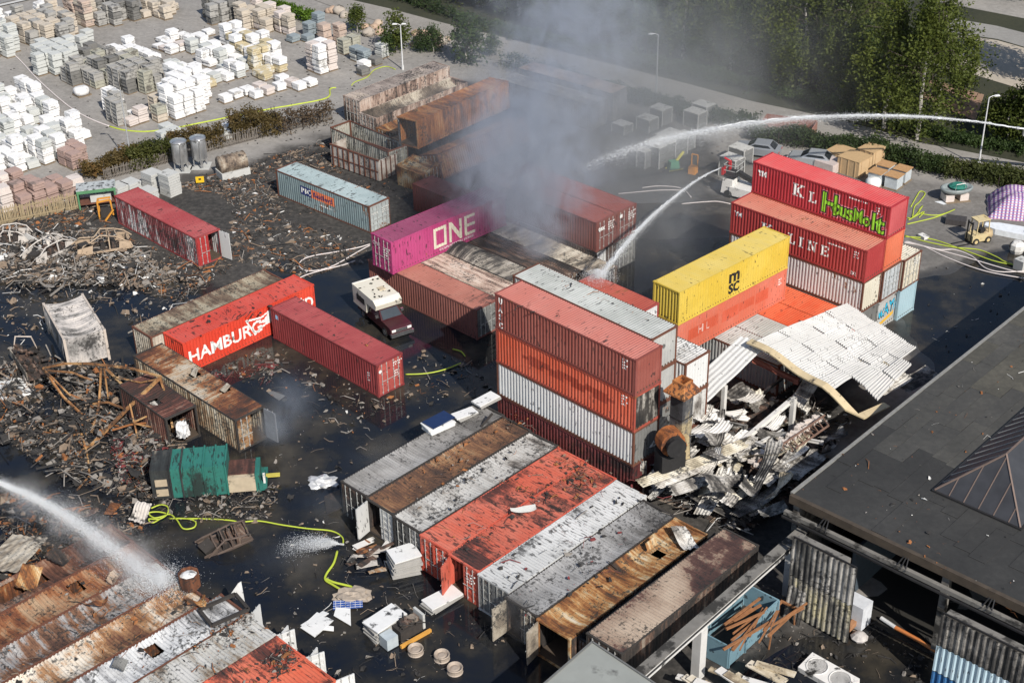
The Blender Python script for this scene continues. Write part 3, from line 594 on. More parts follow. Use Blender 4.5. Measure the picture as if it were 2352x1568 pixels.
# ------------------------------------------------------------------ block of burnt containers in front (ten side by side)
yB = 46.0; uBk, vBk = uv(yB); E0 = Vector((-10.76, 74.46)); stepB = Vector((.683, -.730)) * 2.515
def sag(a, sx=.3, seed=0.0, ct=0.0):
    return lambda v: Vector((v.x, v.y, v.z - a * max(0, 1 - (v.y / 1.15) ** 2) * (.5 + .8 * mnoise.noise((v.x * sx, seed, v.y * .4))) ))
Bspec = [
 ('grey scorched container at the edge of the block, panels on its roof', B_DARK, burnt('roof_plain_grey', [(0, (.08, .075, .07)), (.3, (.17, .163, .155)), (.65, (.25, .24, .23)), (1, (.36, .35, .34))], aV, 21, .15, .25), (None, None), sag(.16, .5, seed=1)),
 ('rust brown container second in the burnt block', B_DARK, burnt('roof_rust_brown', [(0, (.045, .03, .025)), (.28, (.13, .065, .038)), (.5, (.22, .11, .055)), (.75, (.3, .18, .095)), (1, (.44, .37, .29))], aV, 22, .17, .3), (80, None), sag(.24, .45, seed=2)),
 ('pale grey container flecked with soot in the burnt block', B_DARK, burnt('roof_pale_flecked', [(0, (.05, .045, .04)), (.22, (.21, .19, .17)), (.5, (.40, .385, .36)), (1, (.52, .51, .485))], aV, 23, .22, .45), (None, None), sag(.18, .5, seed=3)),
 ('orange container left of the orange seam with sooty near end', ORAB, paint('roof_orange_left', (.52, .11, .065), aV, .32, .6, (.58, .18, .125), 24), (None, 8), None),
 ('orange container right of the orange seam, doors half open', ORAB, paint('roof_orange_right', (.48, .10, .06), aV, .42, .72, (.55, .17, .115), 25, rustc=((.10, .03, .02), (.19, .07, .035))), (70, None), None),
 ('white ribbed container beside the orange pair', LGREY, paint('roof_white_ribbed', (.5, .5, .49), aV, .26, .55, (.64, .64, .63), 26, rustc=((.08, .04, .03), (.2, .09, .06))), (None, None), None),
 ('grey smoking container with an open rusty door', B_DARK, burnt('roof_grey_smoky', [(0, (.09, .085, .08)), (.3, (.21, .205, .2)), (.6, (.3, .295, .29)), (1, (.40, .395, .39))], aV, 27, .13, .25), (90, None), sag(.22, .4, seed=7)),
 ('ochre burnt container with a black tear in its roof', B_DARK, B_OCH, (80, 'none'), sag(.3, .5, seed=8)),
 ('collapsed black container sunk between the ochre and the tan ones', B_DARK, burnt('roof_black_shaded', [(0, (.013, .013, .013)), (.5, (.035, .034, .033)), (.8, (.12, .12, .12)), (1, (.22, .21, .2))], aV, 28), (None, None), sag(.9, .25, 9)),  # black roof colour takes in the shade lying on it besides soot
 ('tan ribbed container with dark rust stains beside the concrete beam', B_DARK, B_TAN, (None, None), None)]  # side and frame coloured dark for the shade on them and for soot
tB = []
for i, (lab, sm_, rm_, od, rd) in enumerate(Bspec):
    c_ = E0 + stepB * (i + 1) + (uBk * .9 if i == 9 else Vector((0, 0))) - (uBk * .3 if i in (6, 7) else Vector((0, 0)))
    if i == 9: c_ = Vector((5.35, 57.35))
    if i == 8: c_ = Vector((3.8, 58.95)) + uBk * .3
    hole = [(-3.2, -2.5, -.3, .55)] if i == 7 else None
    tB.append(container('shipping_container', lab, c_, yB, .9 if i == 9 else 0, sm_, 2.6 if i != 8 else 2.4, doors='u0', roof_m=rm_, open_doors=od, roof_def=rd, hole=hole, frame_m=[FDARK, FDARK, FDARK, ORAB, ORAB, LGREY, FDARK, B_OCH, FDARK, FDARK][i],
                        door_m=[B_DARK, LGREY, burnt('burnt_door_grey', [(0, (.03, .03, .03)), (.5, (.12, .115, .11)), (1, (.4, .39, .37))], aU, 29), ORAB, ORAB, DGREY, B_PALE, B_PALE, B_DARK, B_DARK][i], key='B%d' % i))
tB[8].scale = (1, .45, 1); tB[8].location -= Vector((vBk.x, vBk.y, 0)) * .64
B_SUP = MB().box((0, 0, .45), (11.8, 2.2, .88)).mesh('plinth'); link('plinth', B_SUP, FDARK, tB[9], (0, 0, -.9))
codes(tB[4], 'd', .2, 2.0, 4, w=.8); codes(tB[3], 'd', .3, 2.0, 3, w=.7)
m = MB(); m.slab([(-3.35, -.35, .03), (-2.45, -.4, .03), (-2.5, -.62, .45), (-3.3, -.6, .5)], .02); link('torn_flap', m.mesh('torn_flap'), B_OCH, tB[7], (0, 0, 2.6), math.pi * 0)
# ------------------------------------------------------------------ rusting block in the corner
yL_ = 45.5; uL, vL = uv(yL_); L0 = Vector((-9.42, 56.84)); stepL = Vector((-.706, .709)) * 2.51
Lspec = [
 ('orange container with rusty scabs at the outer edge of the corner block', paint('corner_orange_a', (.55, .10, .05), aV, .3, .5, (.63, .16, .09), 31), 105),
 ('orange container strewn with charred rubble in the corner block', paint('corner_orange_b', (.57, .11, .06), aV, .32, .6, (.64, .17, .10), 32), 110),
 ('pale ribbed container with rust edge in the corner block', burnt('corner_pale', [(0, (.09, .05, .03)), (.2, (.25, .2, .15)), (.5, (.42, .41, .38)), (1, (.52, .51, .49))], aV, 33, .2, .4), 108),
 ('white and grey streaked container with a hole in the corner block', burnt('corner_white', [(0, (.05, .05, .052)), (.3, (.24, .24, .245)), (.55, (.5, .5, .5)), (1, (.7, .7, .69))], aV, 34, .2, .35), None),
 ('white and amber burnt container in the corner block', burnt('corner_amber', [(0, (.12, .05, .03)), (.25, (.35, .19, .09)), (.5, (.6, .52, .42)), (1, (.72, .69, .64))], aV, 35, .17, .25), None),
 ('grey brown ribbed container in the corner block', burnt('corner_greybrown', [(0, (.07, .035, .025)), (.3, (.2, .1, .055)), (.55, (.27, .25, .24)), (1, (.44, .43, .42))], aV, 36, .2, .4), None),
 ('deep rust container under the water jet in the corner block', burnt('corner_rust', [(0, (.045, .018, .012)), (.35, (.15, .05, .022)), (.6, (.27, .11, .045)), (1, (.38, .26, .16))], aV, 37, .18, .35), None),
 ('brown burst container at the back of the corner block', burnt('corner_brown', [(0, (.03, .016, .012)), (.4, (.11, .045, .028)), (.7, (.2, .1, .06)), (1, (.32, .25, .2))], aV, 38, .2, .35), None)]
tLL = []
for i, (lab, mm_, od) in enumerate(Lspec):
    e = L0 + stepL * i - uL * 12.19 + (uL * -.8 if i >= 4 else Vector((0, 0)))
    fr = mm_ if i < 3 else FRUST
    tLL.append(container('shipping_container', lab, e, yL_, 0, B_RUST if i > 2 else mm_, 2.6, doors='u1', roof_m=mm_, open_doors=(od, od and 112) if od else (None, None), door_m=GREYW if i < 3 else B_RUST, frame_m=fr,
                         roof_def=sag(.12 if i < 3 else .3 + .1 * (i % 3), .5, i), hole={3: [(.6, 1.3, -.3, .6)], 7: [(-2, 1, -.5, .9)], 6: [(1.2, 2.0, -.2, .7)]}.get(i), key='LL%d' % i, rods=i < 3))
# burst wall panels and twisted sheets lying over that block
# ------------------------------------------------------------------ under and behind the magenta container
yN = -44.6; uN, vN = uv(yN); N0 = Vector((-11.3, 104.15))
def stN(c_, lev, lab, pm, du=0.0, **k): return container('shipping_container', lab, N0 + vN * (c_ * 2.5) + uN * du, yN, 2.6 * lev, pm, 2.6, **k)
stN(0, 0, 'brown container standing in water under the magenta one', paint('paint_brown', (.2, .075, .06), aU, .25, .2, (.26, .1, .08), 61), roof_m=paint('paint_brown_roof', (.32, .12, .09), aU, .3, .35, (.40, .17, .13), 62), door_m=DGREY)
bulge = lambda v: Vector((v.x, v.y, v.z + .55 * math.exp(-((v.x + 1.5) / 2.2) ** 2) * max(0, 1 - (v.y / 1.15) ** 2)))
stN(1, 0, 'tan burnt container roof next to the brown one', B_PALE, roof_m=B_PINK, roof_def=sag(.08, seed=31), key='n1')
stN(2, 0, 'burnt container with bulging ribbed roof where smoke rises', B_DARK, roof_m=burnt('roof_bulged', [(0, (.02, .02, .02)), (.3, (.10, .09, .08)), (.6, (.28, .25, .21)), (1, (.4, .37, .33))], aU, 64), roof_def=bulge, key='n2')
stN(3, 0, 'charred grey container behind the bulging roof', B_DARK, du=1.5, roof_m=B_DARK, roof_def=sag(.3, seed=33), key='n3')
stN(4, 0, 'burnt tan roof container in front of the maroon pair', B_DARK, du=3.2, roof_m=B_PALE, roof_def=sag(.2, seed=34), key='n4')
X1 = Vector((6.82, 104.59)); yX = -44.8; uX, vX = uv(yX)
for k in range(2):
    stx = X1 - uX * 12.19 + vX * (2.47 * k)
    container('shipping_container', ['scorched container with a white door half under the maroon pair', 'grey ground-level container under the lettered maroon pair'][k], stx, yX, 0, B_DARK if k == 0 else DGREY, 2.6, door_ms=[GREYW, B_DARK] if k == 0 else None)
    tx = container('shipping_container', ['maroon container marked tex, upper level in the smoke', 'maroon container with a square sticker, upper level in the smoke'][k], stx, yX, 2.6, MAROON, 2.6, roof_m=paint('paint_maroon_roof', (.2, .055, .045), aU, .25, .05, (.25, .08, .065), 65))
    if k == 0: lettering(tx, 'd', text_bm('tex', .4, .02), -1.0, 1.75, WHITE, flat=True)
    else: lettering(tx, 'd', polys_bm([rect(0, 0, .32, .3)]), -.9, 2.0, WHITE, 'sticker', flat=True)
    codes(tx, 'd', .2, 2.1, 4, w=.8)
container('shipping_container', 'dark maroon container veiled by smoke behind the magenta one', Vector((-8.5, 118.5)), -44, 0, MAROON, 2.6)
# ------------------------------------------------------------------ burnt-out cluster at the back
yG = 46.5; uG, vG = uv(yG)
g1 = Vector((-14.7, 138.3))
container('shipping_container', 'greyish pink burnt container at the outer side of the burnt-out cluster', g1, yG + 1, 0, B_PINK, 2.7, L=12.9, doors='u0', roof_m=burnt('roof_mauve', [(0, (.10, .08, .07)), (.4, (.23, .19, .17)), (.7, (.32, .27, .24)), (1, (.5, .42, .34))], aV, 71, .12, .2), roof_def=sag(.12, seed=41), frame_m=B_PINK, key='g1')
container('shipping_container', 'burnt container with a deeply sunken ashy roof in the burnt-out cluster', Vector((-12.7, 133.6)), yG + 1, 0, B_PINK, 2.7, L=12.9, doors='u0', roof_m=burnt('roof_ashy', [(0, (.03, .025, .02)), (.35, (.14, .11, .085)), (.55, (.4, .35, .28)), (1, (.56, .51, .43))], aV, 72, .1, .12), roof_def=lambda v: Vector((v.x, v.y, v.z - .95 * max(0, 1 - (v.y / 1.15) ** 4) * (.75 + .4 * mnoise.noise((v.x * .3, 0, 1))))), key='g2')
container('shipping_container', 'ochre ribbed burnt container sunk beside the orange one', Vector((-10.9, 130.4)), yG, 0, B_OCH, 2.4, doors='u0', roof_m=B_OCH, roof_def=sag(.5, .3, 43), key='g3')
container('shipping_container', 'bright rust orange container perched on top of the burnt-out cluster', Vector((-8.3, 126.3)), 51, 2.3, B_ORANGE, 2.75, L=13.6, doors='u0', roof_m=B_ORANGE, open_doors=(40, 'none'), door_m=B_DARK, roof_def=sag(.15, .3, 44), frame_m=B_ORANGE, tilt=(0.05, -.02), key='g4')
container('shipping_container', 'crushed rust orange container lying below the perched one', Vector((-6.0, 124.4)), 47, -.2, B_ORANGE, 2.5, doors='u0', roof_m=B_ORANGE, roof_def=lambda v: Vector((v.x, v.y, v.z - .25 * (v.y + 1.2) ** 1.5)), tilt=(.3, 0), frame_m=FRUST, key='g5')
container('shipping_container', 'scorched box under the near end of the perched orange container', Vector((-9.6, 127.7)), 49, 0, B_DARK, 2.3, L=6.06, doors='u0', roof_m=B_OCH, key='g8')
container('shipping_container', 'pale green roofless container lying across the end of the cluster', Vector((-17.0, 131.9)), -46.5, 0, burnt('burnt_greenish', [(0, (.04, .04, .037)), (.35, (.22, .21, .18)), (.6, (.34, .34, .3)), (1, (.46, .4, .33))], aU, 73), 2.6, L=8.6, roof=False, frame_m=FRUST, key='g6')
container('shipping_container', 'bent ochre container end torn off beside the skip', Vector((-10.2, 123.9)), -38, -.1, B_OCH, 2.3, L=3.2, roof_m=B_OCH, doors='u1', tilt=(.12, .05), key='g7', door_m=B_OCH, roof_def=sag(.5, .5, 45))
def skip(label, corner, yaw, L_, W_, H_, mat, n):
    a = R(yaw); c_ = Vector((corner[0], corner[1], 0)) + Vector((math.cos(a), math.sin(a), 0)) * L_ / 2 + Vector((-math.sin(a), math.cos(a), 0)) * W_ / 2
    t = thing('open_skip', label, 'skip', c_, a)
    for sy in (-1, 1):
        link('side_wall', MB().box((0, sy * W_ / 2, H_ / 2 + .1), (L_, .07, H_ - .1)).mesh('side_wall'), mat, t); link('top_rim', MB().box((0, sy * W_ / 2, H_ + .08), (L_ + .1, .16, .12)).mesh('top_rim'), FRUST, t); link('mid_rib', MB().box((0, sy * (W_ / 2 + .06), H_ * .5), (L_, .07, .08)).mesh('mid_rib'), FRUST, t)
        for k in range(n): link('rib', MB().box((-L_ / 2 + L_ * (k + .5) / n, sy * (W_ / 2 + .07), H_ / 2 + .1), (.1, .09, H_ - .15)).mesh('rib'), FRUST, t)
    for sx in (-1, 1):
        link('end_wall', MB().box((sx * L_ / 2, 0, H_ / 2 + .1), (.07, W_ - .1, H_ - .1)).mesh('end_wall'), mat, t)
        for k in range(4): link('rib', MB().box((sx * (L_ / 2 + .07), -W_ / 2 + W_ * (k + .5) / 4, H_ / 2 + .1), (.09, .1, H_ - .15)).mesh('rib'), FRUST, t)
    link('floor', MB().box((0, 0, .12), (L_ - .1, W_ - .1, .1)).mesh('floor'), B_DARK, t); return t
skip('ash white ribbed skip standing open beside the burnt-out cluster', (-16.7, 128.7), -40.7, 6.3, 2.4, 2.1, burnt('skip_ash', [(0, (.06, .045, .035)), (.25, (.28, .22, .18)), (.5, (.46, .41, .36)), (1, (.58, .53, .48))], -41, 130, .5, .3), 9)
# pale trailers and boxes behind the smoke
for k, (dx, lab) in enumerate(((0, 'pale van trailer behind the smoke, roof panels patched'), (1, 'pale van trailer alongside the patched one'))):
    container('box_trailer', lab, Vector((2.9, 147.9)) - Vector((2.2, 2.3)) * k - Vector((1.7, 1.8)), -40.5, .0 if k else 0.0, B_GREY, 3.0 if k == 0 else 2.7, roof_m=B_PINK if k == 0 else B_GREY, end_m=CREAM, rods=False)
# ------------------------------------------------------------------ the dark workshop building on the right
uF = Vector((.722, -.692, 0)); vF = Vector((.687, .727, 0)); RZ = 6.0; C0 = Vector((15.81, 67.5, 0)); YF = math.atan2(uF.y, uF.x)
FR = Matrix((uF, vF, Vector((0, 0, 1)))).transposed()
def bitumen(name, lo, hi, seed):
    t = NT(name); p = t.mapping(t.pos(), (seed, seed, 0)); n1 = t.noise(p, .22, 5, .65); n2 = t.noise(p, 2.5, 5, .7); n3 = t.noise(p, 40, 2)
    f = t.math('ADD', t.math('MULTIPLY', n1, .6), t.math('MULTIPLY', n2, .4))
    t.done(t.ramp(f, [(.3, lo), (.5, [(a + b) / 2 for a, b in zip(lo, hi)]), (.62, hi), (.75, [x * 1.7 for x in hi])]), .85); t.bump(n3, .3, .01); return t.mat
BIT = [bitumen('roofing_felt_a', (.03, .03, .029), (.078, .075, .068), 1), bitumen('roofing_felt_b', (.032, .032, .03), (.084, .08, .071), 2), bitumen('roofing_felt_c', (.018, .018, .018), (.042, .041, .039), 5), bitumen('roofing_felt_d', (.036, .035, .03), (.095, .088, .07), 9)]
CONC = plain('sooty_concrete', (.17, .16, .145), .9, var=.4, scale=2, dirt=.5); CONCW = plain('whitewashed_concrete', (.55, .54, .52), .85, var=.2, scale=1.5, dirt=.25)
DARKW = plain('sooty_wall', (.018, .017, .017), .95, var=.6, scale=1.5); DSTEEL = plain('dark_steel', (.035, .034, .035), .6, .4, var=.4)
bld = thing('workshop_building', 'dark felt-roofed workshop building with a wide open front and seamed hip skylight', 'building', C0)
def fb(m, a, b, c, d, e, f, mi=0): return m.box(FR @ Vector(((a + b) / 2, (c + d) / 2, (e + f) / 2)), (b - a, d - c, f - e), rot=FR, mi=mi)
link('roof', fb(MB(), 0, 30, 0, 44, RZ - .35, RZ - .02).mesh('roof'), BIT[2], bld)
felt = MB().box((0, 0, 0), (.985, 5.0, .022)).mesh('roofing_strip'); felt2 = MB().box((0, 0, 0), (.985, 3.2, .022)).mesh('roofing_strip')
rf = random.Random(3)
for i in range(22):
    y = .06 - 2.5 * rf.random()
    while y < 40:
        s_ = rf.random() < .6; ln = 5.0 if s_ else 3.2
        cx, cyy = .5 + i, y + ln / 2
        if cyy - ln / 2 > -.02 and not (5.6 < cx < 11.2 and 8 < cyy < 23):
            mi_ = 3 if (cyy > 19 and rf.random() < .8) else (2 if cyy < 8.5 else rf.randrange(2))
            if cyy < 5 or i < 14: link('roofing_strip', felt if s_ else felt2, BIT[mi_], bld, FR @ Vector((cx, cyy, RZ + rf.uniform(-.004, .006))), YF + rf.uniform(-.003, .003))
        y += ln + .015
link('eave_beam', fb(MB(), -.1, 30, -.28, -.02, RZ - .5, RZ + .03).mesh('eave_beam'), plain('rusty_dark_flashing', (.06, .045, .032), .8, var=.6, scale=2), bld)
link('verge_trim', fb(MB(), -.22, -.02, 0, 44, RZ - .3, RZ + .06).mesh('verge_trim'), plain('weathered_flashing', (.22, .215, .2), .6, var=.4), bld)
link('door_rail', fb(MB(), -.1, 30, -.75, -.5, RZ - 1.05, RZ - .8).mesh('door_rail'), CONC, bld)
link('door_track', fb(MB(), -.1, 30, -.95, -.85, RZ - 1.15, RZ - 1.03).mesh('door_track'), DSTEEL, bld)
for x in (2.4, 7.4, 12.4, 17.4):
    m = MB()
    for dx in (-.3, .0, .3): m.bar(FR @ Vector((x + dx, -.8, RZ - .9)), FR @ Vector((x + dx * .3, -.1, RZ - .25)), .05, .05)
    link('rail_bracket', m.mesh('rail_bracket'), DSTEEL, bld)
link('side_wall', fb(MB(), .0, .25, .3, 44, 0, RZ - .36).mesh('side_wall'), CONC, bld)
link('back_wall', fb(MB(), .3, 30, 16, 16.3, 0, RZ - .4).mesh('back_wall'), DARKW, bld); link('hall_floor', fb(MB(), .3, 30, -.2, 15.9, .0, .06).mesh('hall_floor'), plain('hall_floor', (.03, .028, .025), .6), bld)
for x in (0.12, 9.5, 19.0): link('column', fb(MB(), x, x + .4, -.1, .3, 0, RZ - .4).mesh('column'), CONC, bld)
link('inner_partition', fb(MB(), 3.6, 3.8, 1.0, 14, 0, 3.4).mesh('inner_partition'), plain('blue_grey_partition', (.06, .08, .1), .7), bld)
# hip skylight with standing seams
SEAM = plain('seamed_zinc', (.075, .075, .08), .42, .5, var=.35, scale=1.2); SEAMR = plain('seam_copper', (.2, .145, .12), .55, .3); PINKZ = plain('scorched_zinc', (.085, .065, .063), .5, .4, var=.4)
hx0, hx1, hy0, hy1, hz, hh_ = 5.8, 11.0, 5.5, 26.0, RZ + .12, 2.2
hip = [FR @ Vector(p) for p in ((hx0, hy0, hz), (hx1, hy0, hz), (hx1, hy1, hz), (hx0, hy1, hz), ((hx0 + hx1) / 2, hy0 + 2.8, hz + hh_), ((hx0 + hx1) / 2, hy1 - 2.8, hz + hh_))]
for nm, ix, mt in (('hip_slope', (0, 4, 5, 3), PINKZ), ('hip_slope', (1, 2, 5, 4), SEAM), ('hip_end', (0, 1, 4), SEAM), ('hip_end', (2, 3, 5), SEAM)): link(nm, MB().add([hip[i] for i in ix], [tuple(range(len(ix)))]).mesh(nm), mt, bld)
link('hip_curb', MB().prism([tuple(p[:2]) for p in (FR @ Vector((hx0 - .12, hy0 - .12, 0)), FR @ Vector((hx1 + .12, hy0 - .12, 0)), FR @ Vector((hx1 + .12, hy1 + .12, 0)), FR @ Vector((hx0 - .12, hy1 + .12, 0)))], RZ - .02, hz + .01).mesh('hip_curb'), DSTEEL, bld)
for k in range(1, 21):
    y = hy0 + k * .95; f = min(1, (y - hy0) / 2.8)
    a = hip[0].lerp(hip[3], (y - hy0) / (hy1 - hy0)); top = FR @ Vector(((hx0 + (hx1 - hx0) / 2 * f), y, hz + hh_ * f))
    link('seam', MB().bar(a + Vector((0, 0, .02)), top + Vector((0, 0, .02)), .05, .05).mesh('seam'), STEEL, bld)
for k in range(1, 6):
    x = hx0 + k * .9; f = 1 - abs(x - (hx0 + hx1) / 2) / ((hx1 - hx0) / 2)
    link('seam', MB().bar(FR @ Vector((x, hy0, hz + .02)), FR @ Vector((x, hy0 + 2.8 * f, hz + hh_ * f + .02)), .05, .05).mesh('seam'), SEAMR, bld)
for i, j in ((0, 4), (1, 4), (4, 5)): link('ridge_cap', MB().bar(hip[i] + Vector((0, 0, .03)), hip[j] + Vector((0, 0, .03)), .09, .07).mesh('ridge_cap'), SEAMR, bld)
# corrugated sliding doors hanging in front
def sheet_door(name, label, bl, br, h, mats, split):
    bl, br = Vector(bl), Vector(br); d = br - bl; w = d.length; t = thing(name, label, 'door', (bl.x, bl.y, .12), math.atan2(d.y, d.x))
    zs = [0] + split + [h]
    for k in range(len(zs) - 1): link('sheet_panel', sheet(('dpanel', label[:9], k), 0, w, zs[k] + .03, zs[k + 1] - .03, 1, .34, .07), mats[k], t, (0, -.05 - .02 * k, 0))
    m = MB()
    for z in zs: m.box((w / 2, .06, z), (w, .06, .1))
    for x in (.03, w - .03): m.box((x, .07, h / 2), (.07, .06, h))
    link('door_frame', m.mesh('door_frame'), DSTEEL, t); link('lintel', MB().box((w * .42, .42, h - .28), (w * .8, .4, .45)).mesh('lintel'), CONC, t); return t
SD = burnt('sooty_sheet', [(0, (.02, .02, .02)), (.35, (.07, .068, .064)), (.6, (.2, .19, .175)), (1, (.42, .40, .37))], YF * 57.3, 81, .4, .45)
SDY = burnt('sooty_sheet_yellowed', [(0, (.02, .02, .02)), (.35, (.1, .095, .085)), (.6, (.27, .25, .21)), (1, (.45, .40, .25))], YF * 57.3, 82, .4, .45)
BLW = paint('sheet_white_blue', (.42, .55, .62), YF * 57.3, .1, .32, (.55, .66, .72), 83, rustc=((.02, .02, .02), (.04, .04, .04))); BLU = paint('sheet_blue', (.03, .12, .3), YF * 57.3, .1, .1, (.05, .17, .36), 84)
BLK = burnt('sheet_black', [(0, (.014, .014, .014)), (.5, (.04, .038, .036)), (.8, (.15, .14, .13)), (1, (.3, .28, .25))], YF * 57.3, 85, .4, .45)
dR = za(2500, 1648, 790, 1250); dL = dR - Vector((.722, -.692, 0)) * 4.0
sheet_door('sliding_door', 'tall sooty corrugated sliding door hanging at the open hall front', dL, dR, 5.3, [SDY, SD], [2.7])
d2 = za(2500, 1648, 1490, 1600); sheet_door('sliding_door', 'corrugated sliding door, black above and pale blue below', d2, d2 + Vector((.722, -.692, 0)) * 5.5, 5.0, [BLU, BLW, BLK], [1.1, 2.9])
sm_ = za(2500, 1648, 250, 1030); tag(link('corrugated_sheet', sheet('leansheet', 0, 1.1, 0, 2.3, 1, .3, .05), SD, None, sm_, YF, rot=(-.18, 0, YF)), 'narrow sooty sheet leaning left of the tall sliding door', 'sheet')
# things in the hall
def simple(name, label, cat, m, mat, group=None, smooth=False): return tag(link(name, m.mesh(name, smooth), mat), label, cat, group, 'thing')
for k, (a, b, c_) in enumerate((((1080, 1020), (1200, 1100), (.6, .6, .6)), ((1200, 1100), (1400, 1210), (.5, .17, .05)), ((1400, 1210), (1560, 1310), (.55, .2, .06)))):
    simple('barrier_pole', ['white piece of the striped pole on the hall floor', 'amber piece of the striped pole next to the white one', 'orange piece of the striped pole by the blue door'][k], 'pole', MB().tube([za(2500, 1648, *a, .25), za(2500, 1648, *b, .25)], .12, 8), plain('pole_%d' % k, c_, .6))
simple('timber_beam', 'orange timber beam poking out behind the sooty sliding door', 'beam', MB().bar(za(2500, 1648, 800, 1110, .5), za(2500, 1648, 960, 960, .5), .3, .35), plain('scorched_timber', (.36, .18, .09), .8, var=.4))
simple('white_crate', 'white box behind the edge of the sooty sliding door', 'box', MB().box(za(2500, 1648, 870, 960, .9), (1.0, 1.4, 1.6), .8), plain('white_panel', (.6, .62, .66), .6))
t = thing('cooling_unit', 'white sheet-metal cooling unit lying flat with two round fan openings', 'cooling unit', za(2500, 1648, 640, 1480, .45), math.atan2(-.692, .722) + .05, rot=(.12, 0, -.78))
m = MB(); HOLES = []
def plate_with_holes(w, h, th, holes, n=20):
    bm = bmesh.new(); out = [bm.verts.new((x, y, 0)) for x, y in ((-w / 2, -h / 2), (w / 2, -h / 2), (w / 2, h / 2), (-w / 2, h / 2))]; ed = [bm.edges.new((out[i], out[(i + 1) % 4])) for i in range(4)]
    for (cx, cy_, r) in holes:
        ring = [bm.verts.new((cx + r * math.cos(2 * math.pi * k / n), cy_ + r * math.sin(2 * math.pi * k / n), 0)) for k in range(n)]; ed += [bm.edges.new((ring[k], ring[(k + 1) % n])) for k in range(n)]
    bmesh.ops.triangle_fill(bm, use_beauty=True, edges=ed)
    for f in [f for f in bm.faces if any((f.calc_center_median().x - cx) ** 2 + (f.calc_center_median().y - cy_) ** 2 < (r * .93) ** 2 for cx, cy_, r in holes)]: bm.faces.remove(f)
    g = bmesh.ops.extrude_face_region(bm, geom=bm.faces[:])
    for v in [e for e in g['geom'] if isinstance(e, bmesh.types.BMVert)]: v.co.z -= th
    bmesh.ops.recalc_face_normals(bm, faces=bm.faces[:]); me = bpy.data.meshes.new('plate'); bm.to_mesh(me); bm.free(); return me
WM = plain('white_sheet_metal', (.68, .66, .63), .5, var=.12, dirt=.25)
link('casing', plate_with_holes(3.0, 1.35, .35, [(-.72, 0, .56), (.72, 0, .56)]), WM, t)
link('base', MB().box((0, 0, -.42), (2.9, 1.25, .08)).mesh('base'), DARKW, t)
for sx in (-.72, .72):
    m = MB(); m.lathe([(.58, .0), (.62, .03), (.58, .05), (.54, .03), (.58, .0)], 20)
    link('fan_ring', m.mesh('fan_ring'), WM, t, (sx, 0, 0))
    m = MB(); m.tube([(0, 0, -.35), (0, 0, -.2)], .12, 10)
    for k in range(4): m.bar((0, 0, -.25), (.48 * math.cos(k * 1.57), .48 * math.sin(k * 1.57), -.28), .16, .02)
    link('fan', m.mesh('fan'), plain('fan_grey', (.1, .09, .08), .7), t, (sx, 0, 0))
simple('grey_sack', 'pale crumpled sack on the wet floor by the sooty sliding door', 'sack', MB().lathe([(.0, 0), (.4, .02), (.5, .2), (.3, .4), (.12, .5), (0, .52)], 9, za(2500, 1648, 895, 1200)), plain('sack', (.45, .42, .4), .9, var=.5, scale=6))

# ------------------------------------------------------------------ concrete beam frame in front of it
bm_a, bm_b = at(1440, 1582, 3.6), at(1848, 1222, 3.9)
t = thing('concrete_beam', 'whitewashed concrete beam on posts running towards the dark building', 'beam', bm_a)
m = MB(); m.bar((0, 0, 0), bm_b - bm_a, .42, .55); link('beam', m.mesh('beam'), CONCW, t)
m = MB(); m.bar(Vector((-.05, .0, .32)), bm_b - bm_a + Vector((0, 0, .32)), .62, .1); link('coping', m.mesh('coping'), CONC, t)
m = MB(); dd = (bm_b - bm_a); nn = Vector((dd.y, -dd.x, 0)).normalized() * .26; m.tube([nn + Vector((0, 0, .05)), dd + nn + Vector((0, 0, .05))], .05, 6); link('conduit', m.mesh('conduit'), DSTEEL, t)
for f in (.385, .93): q = bm_a.lerp(bm_b, f) - bm_a; link('post', MB().box((q.x, q.y, q.z / 2 - 1.95), (.55, .55, 3.5), .8).mesh('post'), CONCW, t)
# ------------------------------------------------------------------ small grey flat roof in the front corner
g0, g1_, g2_ = za(1600, 1648, 930, 1225, 5.0), za(1600, 1648, 430, 1660, 5.0), za(1600, 1648, 1560, 1645, 5.0)
t = thing('flat_roofed_shed', 'small shed with a plain grey flat roof in front of the tan container', 'shed', g0)
a_, b_ = (g1_ - g0), (g2_ - g0); P = [Vector((0, 0, 0)), a_, a_ + b_, b_]
GRF = plain('grey_membrane', (.27, .28, .26), .75, var=.2, scale=.8, dirt=.16, dirtc=(.09, .09, .085))
link('roof', MB().prism([(p.x, p.y) for p in P], -.2, 0).mesh('roof'), GRF, t); link('wall', MB().prism([(p.x * .96 + (a_ + b_).x * .02, p.y * .96 + (a_ + b_).y * .02) for p in P], -5.0, -.201).mesh('wall'), CONC, t)
m = MB()
for i in range(4): m.bar(P[i] + Vector((0, 0, .03)), P[(i + 1) % 4] + Vector((0, 0, .03)), .09, .1)
link('edge_trim', m.mesh('edge_trim'), plain('edge_trim', (.14, .14, .135), .6), t)
